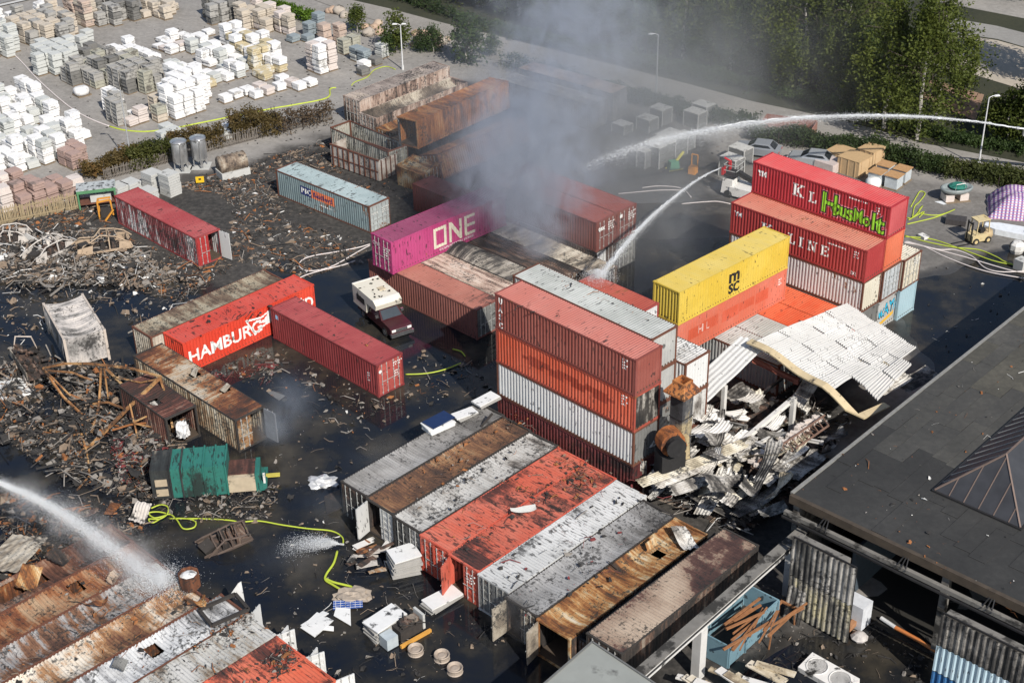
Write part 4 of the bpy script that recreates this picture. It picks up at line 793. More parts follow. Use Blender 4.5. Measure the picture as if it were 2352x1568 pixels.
# ------------------------------------------------------------------ collapsed hall between the stack and the building
CW_ = burnt('fallen_white', [(0, (.08, .07, .06)), (.25, (.36, .33, .29)), (.55, (.6, .57, .52)), (1, (.72, .70, .66))], 46, 91, .5, .3); CW2 = burnt('fallen_cream', [(0, (.10, .08, .06)), (.3, (.38, .33, .24)), (.6, (.58, .52, .4)), (1, (.68, .64, .55))], 46, 92, .5, .3)
CW3 = burnt('fallen_sooty', [(0, (.025, .024, .023)), (.4, (.12, .11, .1)), (.7, (.32, .3, .27)), (1, (.5, .48, .45))], 46, 93, .5, .4)
CANW = paint('canopy_white', (.58, .57, .55), 46, .2, .16, (.68, .67, .65), 94, rustc=((.2, .17, .12), (.3, .26, .2)))
can = thing('collapsed_canopy', 'torn white corrugated canopy roof sagging beside the graffiti block', 'canopy')
P00, P01, P10, P11 = Vector((16.1, 85.3, 5.5)), Vector((24.4, 93.7, 3.5)), Vector((21.8, 77.8, 5.1)), Vector((28.6, 87.2, 3.3))
def canpt(a, b):
    p = P00.lerp(P10, a).lerp(P01.lerp(P11, a), b); w = .12 * math.sin(a * 5 + b * 2) + .16 * math.sin(a * 11 - b * 4) * a
    if a > .72: w -= (a - .72) * 2.0 * max(0, 1 - b * .8)
    return p + Vector((0, 0, w))
def canopy_panel(a0, a1, b0, b1, na, lift):
    vs = []; fs = []; nb = 5
    for i in range(na + 1):
        for j in range(nb + 1):
            a = a0 + (a1 - a0) * i / na; b = b0 + (b1 - b0) * j / nb; p = canpt(a, b); p.z += lift + (.07 if (i // 2) % 2 else -.06) + .05 * mnoise.noise((a * 9, b * 9, 2)); vs.append(p)
    for i in range(na):
        for j in range(nb): fs.append((i * (nb + 1) + j, (i + 1) * (nb + 1) + j, (i + 1) * (nb + 1) + j + 1, i * (nb + 1) + j + 1))
    return MB().add(vs, fs).mesh('roof_sheet')
for i in range(8):
    for j in range(4):
        if (i, j) in ((6, 0), (7, 3), (7, 0)): continue
        link('roof_sheet', canopy_panel(i / 8, (i + 1) / 8 + .01, j / 4 + .006, (j + 1) / 4 + .002, 24, .05 * ((i + j) % 2) + .03 * j * (i % 2)), CANW, can)
FASC = plain('beige_fascia', (.55, .44, .27), .8, var=.15, scale=3, dirt=.1)
def ribbon(pts, w, th):
    m = MB(); vs = []; n = len(pts)
    for i, p in enumerate(pts):
        t_ = (pts[min(i + 1, n - 1)] - pts[max(i - 1, 0)]); s_ = Vector((t_.y, -t_.x, 0)).normalized(); u_ = Vector((0, 0, 1))
        for a, b in ((0, .1), (w, -.0), (w, -th), (0, -th)): vs.append(p + s_ * a + u_ * b)
    fs = [(i * 4 + k, i * 4 + (k + 1) % 4, (i + 1) * 4 + (k + 1) % 4, (i + 1) * 4 + k) for i in range(n - 1) for k in range(4)] + [(0, 1, 2, 3), tuple((n - 1) * 4 + k for k in (3, 2, 1, 0))]
    return m.add(vs, fs)
fp = [canpt(a, 0) + Vector((0, 0, .15 + .1 * math.sin(a * 9))) for a in [i / 14 for i in range(15)]] + [za(2500, 1000, 1100, 860, 3.6)]
link('fascia', ribbon(fp, .5, .1).mesh('fascia'), FASC, can)
# long fallen roof sheets and strips
def flat_sheet_mesh(key, L, W, seed, bend=.3, nx=16, pitch=.2):
    if key in _cm: return _cm[key]
    r_ = random.Random(seed); ys = breaks(-W / 2, W / 2, pitch); xs = [-L / 2 + L * i / nx for i in range(nx + 1)]; vs = []
    j0, j1 = r_.uniform(0, .25), r_.uniform(0, .25)
    for i, x in enumerate(xs):
        for y in ys:
            cut = (j0 * abs(math.sin(y * 9 + seed)) if i == 0 else -j1 * abs(math.sin(y * 7 + seed)) if i == nx else 0)
            vs.append((x + cut, y, .035 * corr(y, pitch) + bend * (mnoise.noise((x * .5, y * .7, seed)) + .5 * (x / L * 2) ** 2 * r_.choice((1, 1)))))
    w = len(ys); fs = [(i * w + j, (i + 1) * w + j, (i + 1) * w + j + 1, i * w + j + 1) for i in range(nx) for j in range(w - 1)]
    _cm[key] = MB().add(vs, fs).mesh('corrugated_sheet'); return _cm[key]
FS = [flat_sheet_mesh(('fs', k), 3.6 - .25 * k, 1.05 - .05 * (k % 3), k, .22 + .1 * (k % 3)) for k in range(8)]
LONG = [flat_sheet_mesh(('long', k), 6.5, 1.1, 20 + k, .12) for k in range(3)]
rs = random.Random(11)
def lay(a, b, me, mat, label, w=1.05, L=3.6, roll=0.0, group=None, name='corrugated_sheet', cat='sheet'):
    """lay a sheet from point a to point b"""
    a, b = Vector(a), Vector(b); d = b - a; yaw = math.atan2(d.y, d.x); pitch_ = -math.atan2(d.z, math.hypot(d.x, d.y))
    return tag(link(name, me, mat, None, (a + b) / 2, rot=(roll, pitch_, yaw), scale=(d.length / L, w / 1.05, 1)), label, cat, group)
c4 = lambda x, y, z: za(2500, 1000, x, y, z); c3 = lambda x, y, z: za(1600, 1000, x, y, z)
lay(c3(1745, 850, 3.2), c3(2290, 330, 5.4), LONG[0], CANW, 'long white roof strip sloping up to the canopy edge', 2.0, 6.5)
lay(c3(1745, 1040, 1.0), c3(1780, 830, 3.1), FS[0], CW_, 'white sheet hanging below the long sloping roof strip', 1.6)
lay(c3(1240, 1240, 3.0), c3(1560, 960, 4.4), FS[1], CW2, 'curled cream sheet under the rusty fan housing', 1.5)
lay(c3(1250, 1290, 2.9), c3(1480, 1170, 3.6), FS[2], CW_, 'white curled sheet beside the rusty fan housing', .8)
lay(c3(1330, 1500, 1.0), c3(1320, 1330, 3.0), FS[3], CW_, 'narrow white sheet hanging at the foot of the four-high stack', .9)
lay(c3(1320, 1540, 2.7), c3(2230, 1190, 3.4), LONG[1], CW2, 'very long cream sheet strip lying across the rubble', .9, 6.5)
lay(c3(1450, 1560, 2.7), c3(2070, 1300, 3.0), LONG[2], CW_, 'long white sheet strip lying below the cream one', .7, 6.5)
for (a, b, mt, w, lb) in ((c4(860, 800, 2.6), c4(1270, 460, 4.4), CW2, 1.5, 'cream sheet leaning against the torn canopy'), (c4(930, 850, 2.4), c4(1420, 540, 3.8), CW_, 1.3, 'white sheet leaning beside the cream one'), (c4(1100, 830, 2.2), c4(1650, 500, 3.6), CW3, 1.5, 'blue grey shaded sheet by the building edge'), (c4(520, 640, 3.6), c4(330, 930, 2.6), CW_, 1.2, 'white torn sheet hanging from the canopy fascia'),
                          (c4(560, 1200, 2.0), c4(800, 1080, 2.6), CW3, 1.0, 'sooty sheet lying near the lattice truss end'), (c4(160, 1560, 2.6), c4(440, 1200, 3.0), CW3, 1.3, 'sooty sheet pile below the lattice truss'), (c4(280, 1540, 2.7), c4(590, 1260, 3.0), CW3, 1.3, 'second sooty sheet pile below the lattice truss'),
                          (za(1600, 1648, 1640, 260, 2.9), za(1600, 1648, 1780, 470, 2.7), CW_, 1.0, 'white torn sheet on the black collapsed container'), (za(1600, 1648, 2020, 130, 2.6), za(1600, 1648, 2150, -60, 3.4), CW_, .9, 'ribbed white sheet hanging in the black gap'), (za(2500, 1648, 20, 180, 3.0), za(2500, 1648, 330, 60, 3.6), SD, .8, 'grey sheet jutting over the beam end')):
    lay(a, b, FS[rs.randrange(8)], mt, lb, w)
for k_, (a, b, w) in enumerate(((c3(1420, 1560, 1.4), c3(1600, 1440, 2.4), 1.0), (c3(1560, 1600, 1.6), c3(1760, 1400, 3.0), 1.2), (c3(1700, 1620, 1.8), c3(1900, 1480, 2.9), 1.0), (c3(1830, 1640, 1.6), c3(2010, 1500, 2.8), .9), (c3(2100, 1640, 1.0), c3(2230, 1400, 3.2), 1.3), (c3(1900, 1330, 2.2), c3(2200, 1080, 3.0), 1.3), (c3(1750, 1180, 2.6), c3(2020, 960, 3.0), 1.3), (c3(1800, 1260, 2.4), c3(2100, 1010, 3.0), 1.1), (c3(2060, 830, 2.2), c3(2250, 730, 2.6), 1.6))):
    lay(a, b, FS[(k_ * 3) % 8], (CW_, CW3, CW_, CW2, CW3, CW_, WM, CW_, CW3)[k_], ['white sheet sliding off the roof edge beside the stack foot', 'sooty sheet tipped over the rubble edge by the white container', 'pinkish white sheet tipped over the rubble edge', 'cream sheet tipped beside the pinkish one', 'ribbed sooty sheet hanging over the black gap', 'white sheet under the white steel beam', 'smooth white panel below the chimney', 'white sheet lying parallel to the smooth panel', 'grey sheets stacked under the sloping roof strip'][k_], w)
RUB = [zp(1600, 1000, *q) for q in ((1740, 1080), (1990, 820), (2276, 700), (2700, 900), (2900, 1050), (2760, 1300), (2500, 1650), (2200, 1780), (1900, 1700), (1560, 1560), (1300, 1500), (1450, 1330))]
RW = [at(x, y, 1.0) for x, y in RUB]; RWP = [(p.x, p.y) for p in RW]; hv = []; hf = []; gx0, gy0 = min(p[0] for p in RWP) - 1, min(p[1] for p in RWP) - 1; NX = int((max(p[0] for p in RWP) + 1 - gx0) / .3); NY = int((max(p[1] for p in RWP) + 1 - gy0) / .3)
for j_ in range(NY + 1):
    for i_ in range(NX + 1):
        x, y = gx0 + i_ * .3, gy0 + j_ * .3; e_ = max(0, min(1, (edge_dist(x, y, RWP) + .6) / 1.8))
        hv.append((x, y, -.1 + e_ * (1.25 + .9 * mnoise.noise((x * .5, y * .5, 3)) + .5 * mnoise.noise((x * 1.7, y * 1.7, 8)))))
for j_ in range(NY):
    for i_ in range(NX):
        q = j_ * (NX + 1) + i_; f_ = (q, q + 1, q + NX + 2, q + NX + 1)
        if any(hv[z_][2] > -.05 for z_ in f_): hf.append(f_)
simple('rubble_heap', 'black heap of charred rubble filling the collapsed hall', 'rubble', MB().add(hv, hf), B_DARK)
k = 0
while k < 86:
    x, y = rs.uniform(1450, 1850), rs.uniform(830, 1240)
    if not inpoly(x, y, RUB): continue
    zz = rs.uniform(.8, 3.0); p = at(x, y, zz); k += 1
    mt = (CW_, CW_, CW2, CW3, CW3, WM)[rs.randrange(6)]
    tag(link('corrugated_sheet', FS[rs.randrange(8)], mt, None, p, rot=(rs.uniform(-.7, .7), rs.uniform(-.7, .5), R(rs.choice((46, 46, -44, 70, 20))) + rs.uniform(-.3, .3)), scale=(rs.uniform(.6, 1.5), rs.uniform(.7, 1.3), 1)), {CW_: 'bent white', CW2: 'bent cream', CW3: 'bent sooty', WM: 'smooth clean white'}[mt] + (' long' if k % 2 else ' short') + ' sheet among the rubble of the collapsed hall', 'sheet', 'fallen sheets of the collapsed hall')
BEAMW = plain('white_steel', (.62, .6, .57), .6, var=.15, dirt=.2)
def ibeam(name, label, a, b, mat, w=.26, h=.3):
    a, b = Vector(a), Vector(b); t = thing(name, label, 'beam', a); m = MB(); d = b - a
    m.bar((0, 0, h / 2), d + Vector((0, 0, h / 2)), w, .04); m.bar((0, 0, -h / 2), d + Vector((0, 0, -h / 2)), w, .04); m.bar((0, 0, 0), d, .05, h - .04); link('profile', m.mesh('profile'), mat, t)
    q = MB().box((0, 0, 0), (w * 1.2, w * 1.2, h * 1.3), math.atan2(d.y, d.x)); link('end_plate', q.mesh('end_plate'), mat, t, d); return t
ibeam('steel_beam', 'white steel beam sloping down from the canopy to the rubble', c4(330, 830, 3.4), c4(-150, 1230, 2.0), BEAMW)
for k_ in range(16):
    x, y = rs.uniform(1470, 1790), rs.uniform(900, 1180)
    if not inpoly(x, y, RUB): continue
    p = at(x, y, rs.uniform(1.2, 2.6)); a = R(rs.choice((46, 40, 55, -40))) + rs.uniform(-.25, .25); L_ = rs.uniform(2.5, 5.5)
    tag(ibeam('steel_beam', 'pale bent purlin lying across the rubble of the collapsed hall', p, p + Vector((math.cos(a) * L_, math.sin(a) * L_, rs.uniform(-.6, .9))), BEAMW if k_ % 3 else CW3, .14, .2), group='purlins in the rubble')
ibeam('steel_beam', 'short red brown beam under the torn canopy', c4(0, 490, 4.4), c4(370, 670, 3.6), plain('red_brown_steel', (.25, .08, .055), .7))
ibeam('steel_beam', 'charred box beam lying at the foot of the soot chimney', c3(2060, 1380, 2.2), c3(2276, 1180, 2.6), CW_, .4, .5)
for a, b, lb in (((320, 1110), 3.3, 'white post under the torn canopy'), ((0, 0), 0, '')):
    if b: p = c4(*a, 0.9); simple('steel_post', lb, 'post', MB().box((p.x, p.y, 1.9), (.3, .3, 3.6), .8), BEAMW)
p = c3(2030, 900, 2.0); simple('steel_post', 'white post under the long sloping roof strip', 'post', MB().box((p.x, p.y, 1.9), (.28, .28, 3.8), .8), BEAMW)
# lattice truss
ta, tb = c4(0, 1390, 2.2), c4(560, 1000, 2.9); t = thing('lattice_truss', 'fallen pale lattice truss with crusted insulation', 'truss', ta); d = tb - ta; L_ = d.length; d.normalize(); s_ = Vector((d.y, -d.x, 0)).normalized()
TR = plain('truss_rust', (.2, .12, .09), .8, var=.4); INS = plain('insulation_crust', (.6, .53, .48), .95, var=.25, scale=6, dirt=.2)
for off, z in ((0, 0), (.8, 0), (.4, .6)): link('chord', MB().bar(s_ * off + Vector((0, 0, z)), d * L_ + s_ * off + Vector((0, 0, z)), .09, .09).mesh('chord'), TR, t)
for k in range(13):
    a = d * (L_ * k / 13); b = d * (L_ * (k + .5) / 13); c_ = d * (L_ * (k + 1) / 13)
    m = MB(); m.bar(a, b + s_ * .4 + Vector((0, 0, .6)), .05, .05); m.bar(b + s_ * .4 + Vector((0, 0, .6)), c_ + s_ * .8, .05, .05); m.bar(a, a + s_ * .8, .05, .05); link('lattice_bar', m.mesh('lattice_bar'), TR, t)
m = MB(); r2 = random.Random(5)
for k in range(90): f = r2.random(); m.box(d * (L_ * f) + s_ * r2.uniform(-.2, .25) + Vector((0, 0, r2.uniform(.05, .5))), (r2.uniform(.2, .5), r2.uniform(.1, .3), r2.uniform(.1, .3)), r2.random() * 3)
tag(link('insulation', m.mesh('insulation'), INS, t), kind='stuff')
# soot chimney and fan housing
cb = c3(1660, 1270, 3.4); t = thing('chimney', 'sooty square steel chimney with a rusty flared cap', 'chimney', (cb.x, cb.y, 0), R(44))
CHM = burnt('chimney_soot', [(0, (.02, .02, .021)), (.5, (.055, .055, .06)), (.8, (.12, .115, .11)), (1, (.36, .29, .17))], 46, 95, .5, .3); ORS = burnt('cap_rust', [(0, (.08, .03, .015)), (.4, (.34, .11, .03)), (1, (.46, .19, .06))], 46, 96, .6, .3)
for k in range(5): link('flue_section', MB().box((0, 0, .75 + 1.55 * k), (.98 + .0 * k, .98, 1.5)).mesh('flue_section'), CHM, t); link('flange', MB().box((0, 0, 1.525 + 1.55 * k), (1.06, 1.06, .05)).mesh('flange'), DSTEEL, t)
zt = 7.78
m = MB(); o4 = [(-1, -1), (1, -1), (1, 1), (-1, 1)]
vs = [(x * .5, y * .5, zt) for x, y in o4] + [(x * .82, y * .82, zt + .1) for x, y in o4] + [(x * .82, y * .82, zt + .22) for x, y in o4] + [(x * .45, y * .45, zt + .75) for x, y in o4] + [(x * .45, y * .45, zt + .95) for x, y in o4] + [(x * .36, y * .36, zt + .95) for x, y in o4] + [(x * .36, y * .36, zt + .2) for x, y in o4]
m.add(vs, [(r * 4 + k, r * 4 + (k + 1) % 4, r * 4 + 4 + (k + 1) % 4, r * 4 + 4 + k) for r in range(6) for k in range(4)] + [(24, 25, 26, 27)]); link('cap', m.mesh('cap'), ORS, t)
fbp = c3(1590, 1165, 4.9); t = thing('fan_housing', 'rust orange fan housing with a black round intake beside the chimney', 'fan housing', fbp, R(20))
m = MB(); n = 18; vs = []
for y in (-.45, .45):
    for k in range(n): a = 2 * math.pi * k / n; r_ = .75 + .25 * k / n; vs.append((r_ * math.cos(a), y, r_ * math.sin(a)))
m.add(vs, [tuple(range(n)), tuple(range(2 * n - 1, n - 1, -1))] + [(k, n + k, n + (k + 1) % n, (k + 1) % n) for k in range(n)]); link('scroll', m.mesh('scroll'), ORS, t)
link('intake', MB().tube([(0, -.45, 0), (-.1, -1.0, .05)], .58, 14).mesh('intake'), DARKW, t); link('intake_ring', MB().tube([(-.1, -.98, .05), (-.1, -1.06, .05)], .66, 14).mesh('intake_ring'), DSTEEL, t)
link('outlet', MB().box((.75, 0, -.6), (.8, .9, 1.6), taper=.8).mesh('outlet'), burnt('outlet_tan', [(0, (.09, .07, .05)), (.5, (.33, .25, .13)), (1, (.46, .37, .22))], 46, 97), t)
link('stand', MB().box((0, 0, -1.9), (1.6, 1.1, 2.2)).mesh('stand'), DARKW, t)
# scrap bin and rusty profiles behind the beam
t = thing('scrap_bin', 'blue grey steel bin heaped with rusty steel profiles', 'bin', za(1600, 1648, 2130, 1180, 0), R(48)); BINM = paint('bin_blue', (.14, .24, .29), 46, .3, .3, None, 98)
for c_, s_ in (((0, -1.1, .9), (5, .08, 1.6)), ((0, 1.1, .9), (5, .08, 1.6)), ((-2.46, 0, .9), (.08, 2.1, 1.6)), ((2.46, 0, .9), (.08, 2.1, 1.6))): link('wall', MB().box(c_, s_).mesh('wall'), BINM, t)
link('floor', MB().box((0, 0, .1), (4.9, 2.1, .1)).mesh('floor'), FDARK, t)
m = MB()
for k in range(4): m.box((-2.4 + 1.6 * k, -1.18, .9), (.1, .08, 1.6))
link('rib', m.mesh('rib'), BINM, t)
r3 = random.Random(8); RP = plain('rusty_profile', (.27, .12, .05), .8, var=.5, scale=4)
for k in range(16):
    p = za(1600, 1648, r3.uniform(2000, 2480), r3.uniform(1050, 1300), r3.uniform(1.5, 2.0)); a = R(48) + r3.uniform(-.35, .35); L_ = r3.uniform(1.2, 3.5)
    simple('steel_profile', 'rusty steel profile lying on the blue grey bin', 'steel profile', MB().bar(p, p + Vector((math.cos(a) * L_, math.sin(a) * L_, r3.uniform(-.2, .3))), r3.uniform(.06, .16), .1), RP, 'rusty profiles on the bin')
tf = za(2500, 1648, 180, 1150, 0); t = thing('steel_trestle', 'orange rusty steel trestle frame standing in front of the narrow sheet', 'frame', tf, R(48)); 
for y in (-.5, .5): link('top_rail', MB().bar((-1.5, y, 1.1), (1.5, y, 1.1), .14, .12).mesh('top_rail'), RP, t)
link('cross_rail', MB().bar((1.45, -.5, 1.1), (1.45, .5, 1.1), .14, .1).mesh('cross_rail'), RP, t)
for x in (-1.3, 1.3):
    for y in (-.5, .5): link('leg', MB().bar((x, y, 0), (x * .9, y, 1.1), .07, .07).mesh('leg'), RP, t)
# cream boards in the front
CRB = burnt('cream_boards', [(0, (.2, .15, .1)), (.3, (.46, .38, .26)), (.6, (.6, .52, .39)), (1, (.68, .62, .52))], 46, 99, .5, .3)
for k in range(12):
    p = za(1600, 1648, 1620 + 62 * k + r3.uniform(-20, 20), 1500 + (k % 5) * 30 - 12 * k + r3.uniform(-30, 20), 1.0 + .12 * (k % 4)); a = R(-42) + r3.uniform(-.2, .25); L_ = r3.uniform(1.4, 2.4)
    v_ = Vector((math.cos(a), math.sin(a), .05)) * L_
    simple('wall_board', 'cream insulated wall board tipped against the beam post', 'board', MB().bar(p, p + v_, r3.uniform(.35, .6), .08), CRB if k % 3 else WM, 'cream boards by the beam post')
# ------------------------------------------------------------------ stone merchant's yard: pallets of stone
ST = {k: plain('stone_' + k, c, .9, var=v, scale=2.2, dirt=d, dirtc=dc) for k, (c, v, d, dc) in dict(
    white=((.74, .73, .72), .15, .2, (.4, .39, .37)), pale=((.50, .51, .49), .14, .15, (.25, .26, .25)), grey=((.33, .32, .30), .25, .3, (.12, .115, .11)), tan=((.49, .43, .355), .2, .2, (.3, .27, .23)), dark=((.17, .165, .155), .3, .3, (.06, .06, .055)),
    brick=((.46, .36, .3), .25, .3, (.25, .22, .2)), pink=((.36, .25, .215), .25, .25, (.2, .15, .13)), olive=((.36, .35, .29), .25, .3, (.15, .14, .12)), slate=((.24, .28, .30), .2, .15, (.12, .14, .15)), yellow=((.5, .42, .26), .3, .4, (.6, .58, .52)), rose=((.6, .53, .49), .15, .2, (.38, .33, .29))).items()}
PAL = plain('pallet_wood', (.2, .15, .1), .9, var=.3)
def course_mesh(key, w, h, n, jit=.03, seed=0):
    r_ = random.Random(seed); m = MB(); q = [(-1, -1), (1, -1), (1, 1), (-1, 1)]; lv = []; dz = h / n
    lv += [(w / 2 - .13, w / 2 - .13, -.02, 0, 0), (w / 2 - .13, w / 2 - .13, .07, 0, 0)]
    for k in range(n):
        a = w / 2 - r_.uniform(0, jit); b = w / 2 - r_.uniform(0, jit); ox, oy = r_.uniform(-jit, jit), r_.uniform(-jit, jit)
        lv += [(a, b, k * dz + (.072 if k == 0 else 0), ox, oy), (a, b, (k + 1) * dz - .045, ox, oy)]
        if k < n - 1: lv += [(a - .07, b - .07, (k + 1) * dz - .04, ox, oy), (a - .07, b - .07, (k + 1) * dz - .005, ox, oy)]
    vs = [(x * a + ox, y * b + oy, z) for a, b, z, ox, oy in lv for x, y in q]; N = len(lv)
    return m.add(vs, [(i * 4 + k, i * 4 + (k + 1) % 4, i * 4 + 4 + (k + 1) % 4, i * 4 + 4 + k) for i in range(N - 1) for k in range(4)] + [(3, 2, 1, 0), tuple((N - 1) * 4 + k for k in range(4))]).mesh('stone_course')
CM = [course_mesh(k, 1.16, .78, 2 + k % 2, .05, k) for k in range(5)]
def crate_mesh(seed):
    m = MB(); m.box((0, 0, .38), (1.0, 1.0, .66))
    for x in (-.54, .54):
        for y in (-.54, .54): m.box((x, y, .4), (.08, .08, .8))
    for z in (.06, .4, .76):
        for s_ in (-.54, .54): m.box((0, s_, z), (1.0, .05, .08)); m.box((s_, 0, z), (.05, 1.0, .08))
    return m.mesh('crate')
CRM = crate_mesh(0)
PM = MB().box((0, 0, .06), (1.15, 1.15, .1)).mesh('pallet')
def bag_mesh(s_):
    m = MB(); r_ = random.Random(s_); n = 12; prof = [(.40, 0), (.56, .1), (.6, .4), (.57, .68), (.45, .8), (.0, .82)]; vs = []
    for r, z in prof:
        for k in range(n):
            a = 2 * math.pi * k / n; c_, s2 = math.cos(a), math.sin(a); sq = 1 / max(abs(c_), abs(s2)) ** .7; vs.append((r * c_ * sq * r_.uniform(.95, 1.05), r * s2 * sq * r_.uniform(.95, 1.05), z + r_.uniform(-.03, .03)))
    return m.add(vs, [(i * n + k, i * n + (k + 1) % n, i * n + n + (k + 1) % n, i * n + n + k) for i in range(len(prof) - 1) for k in range(n)]).mesh('bulk_bag', True)
BGM = [bag_mesh(k) for k in range(3)]
rg = random.Random(21); taken = []
ugx, vgx = Vector((.70, -.714, 0)), Vector((.714, .70, 0))
def stack(p, lev, mats, label, group, kind='stone', s=1.0, rz=None):
    rz = R(-45.5) + rg.uniform(-.08, .08) if rz is None else rz
    nm = {'stone': 'stone_pallet', 'crate': 'crate_stack', 'bag': 'bulk_bag_stack', 'slab': 'slab_pallet'}[kind]
    t = thing(nm, label + ', %s layer%s high' % (['one', 'two', 'three', 'four'][lev - 1], '' if lev == 1 else 's'), 'pallet' if kind != 'bag' else 'bag', p, rz, group); z = .05; mt = ST[rg.choice(mats)]
    link('pallet', PM, PAL, t, (0, 0, 0), scale=s); z = .11
    for k in range(lev):
        me = CRM if kind == 'crate' else rg.choice(BGM) if kind == 'bag' else rg.choice(CM)
        h_ = 1.0 if kind != 'slab' else rg.uniform(.5, .8)
        link('stone_layer' if kind in ('stone', 'slab') else 'crate' if kind == 'crate' else 'bag', me, mt if rg.random() < .75 else ST[rg.choice(mats)], t, (rg.uniform(-.05, .05), rg.uniform(-.05, .05), z), rg.uniform(-.05, .05) + U2 * rg.randrange(4), scale=(s, s, h_)); z += .82 * h_ - .03
    return t
NST = 0
def region(P, lev, mats, label, group, kind='stone', fill=.93, pitch=1.3, s=1.0):
    global NST
    P = [(x * .27337, y * .27337) for x, y in P]; W = [at(*q) for q in P]
    a0 = min(w.dot(ugx) for w in W); a1 = max(w.dot(ugx) for w in W); b0 = min(w.dot(vgx) for w in W); b1 = max(w.dot(vgx) for w in W)
    a = a0 + .4
    while a < a1:
        b = b0 + .4
        while b < b1:
            p = ugx * a + vgx * b
            if inpoly(*pix((p.x, p.y, 0)), P) and rg.random() < fill and all((p.x - q.x) ** 2 + (p.y - q.y) ** 2 > 1.25 for q in taken[-400:]):
                taken.append(p); stack((p.x + rg.uniform(-.08, .08), p.y + rg.uniform(-.08, .08), .03), rg.randint(*lev), mats, label, group, kind, s); NST += 1
            b += pitch
        a += pitch
    
region([(60, 300), (130, 210), (480, 160), (640, 250), (560, 380), (300, 400)], (2, 3), ['grey', 'tan', 'tan', 'grey'], 'grey and tan stone pallet beside the street corner', 'grey and tan pallets by the street')
region([(-60, 500), (-40, 400), (40, 380), (130, 440), (110, 490)], (3, 4), ['pale'], 'tall pale grey stone pallet where the white hose starts', 'tall pale pallets at the hose end')
region([(-100, 240), (-20, 180), (480, 60), (500, 130), (130, 190), (0, 260)], (1, 2), ['white'], 'low white stone pallet along the street kerb', 'white pallets along the kerb', fill=.55, pitch=1.6)
region([(520, 180), (780, 110), (820, 230), (700, 250), (580, 230)], (3, 4), ['brick', 'tan', 'brick'], 'reddish tan brick pallet in a tall group', 'tall reddish brick pallets')
region([(790, 170), (960, 80), (1200, 100), (1200, 180), (960, 240), (820, 220)], (2, 3), ['grey', 'dark', 'grey'], 'mottled grey stone pallet next to the reddish bricks', 'mottled grey pallets')
region([(1200, 110), (1500, 70), (1500, 120), (1400, 180), (1220, 160)], (1, 2), ['tan'], 'low tan stone pallet at the back of the yard', 'low tan pallets at the back')
region([(1630, 130), (1690, 125), (1690, 160), (1640, 165)], (2, 2), ['tan'], 'lone tan pallet standing in the open yard', 'lone tan pallets')
region([(1740, 140), (1980, 100), (1980, 190), (1800, 220)], (3, 3), ['dark', 'grey'], 'dark grey stone pallet before the tan blocks', 'dark grey pallets at the back')
region([(1960, 200), (2200, 130), (2460, 260), (2430, 300), (2160, 270), (2060, 270)], (2, 3), ['tan', 'tan', 'rose'], 'tan block pallet below the green creeper', 'tan block pallets')
region([(290, 560), (400, 490), (640, 480), (650, 600), (450, 640), (330, 640)], (3, 3), ['pale'], 'pale grey slab pallet in the big square block', 'pale square block', pitch=1.3)
region([(660, 380), (780, 360), (790, 400), (700, 430)], (2, 2), ['pale'], 'pale blue grey pallet standing apart', 'pale pallets apart'); region([(680, 520), (740, 440), (850, 430), (920, 490), (720, 545)], (1, 2), ['tan', 'dark'], 'tan and dark pallet before the white blocks', 'tan and dark low pallets')
region([(920, 480), (1080, 420), (1330, 500), (1350, 620), (1200, 570), (1000, 530)], (1, 2), ['white'], 'bright white block pallet in the yard centre', 'white blocks in the centre')
region([(540, 690), (660, 610), (1000, 570), (1330, 600), (1350, 760), (1200, 820), (930, 760), (700, 730)], (2, 3), ['dark', 'grey', 'olive', 'grey'], 'dark stone-filled wire crate in the long block', 'long block of dark crates', 'crate', pitch=1.32)
stack(at(690 * .2734, 800 * .2734, .03), 1, ['white'], 'single white bundle in front of the dark crates', 'single white bundle', 'bag', 1.3)
region([(870, 920), (960, 870), (1060, 940), (1040, 1060), (960, 1040), (880, 970)], (3, 3), ['grey', 'white'], 'white-topped wire crate by the lamp post', 'crates by the lamp post', 'crate')
region([(1070, 1030), (1180, 970), (1330, 1050), (1140, 1095)], (1, 2), ['rose', 'white', 'rose'], 'rosy white low pallet beside the lamp post', 'rosy pallets by the lamp')
region([(1350, 900), (1440, 770), (1660, 770), (1780, 880), (1700, 940), (1560, 1015), (1450, 1000)], (3, 4), ['white'], 'tall pile of bright white stone in the yard', 'tall white piles', pitch=1.3)
region([(1220, 970), (1340, 910), (1440, 1000), (1340, 1030)], (2, 2), ['olive', 'tan'], 'olive wire crate beside the tall white piles', 'olive crates', 'crate')
region([(1300, 390), (1480, 320), (1560, 430), (1440, 465)], (1, 2), ['white', 'rose'], 'upright white slab pack tied with dark straps', 'white slab packs', 'slab', .8); region([(1500, 325), (1760, 285), (1780, 315), (1600, 355)], (1, 1), ['white'], 'low white slab pile at the yard lane', 'low white slabs', 'slab')
region([(1350, 580), (1440, 510), (1900, 690), (1800, 720), (1600, 690)], (1, 2), ['white', 'pale'], 'white slab pallet in the middle row', 'middle row slabs', 'slab', .85); region([(1600, 450), (1700, 410), (2090, 570), (2060, 660), (1900, 690)], (1, 2), ['white', 'pale', 'white'], 'white block pallet in the long middle block', 'long middle block')
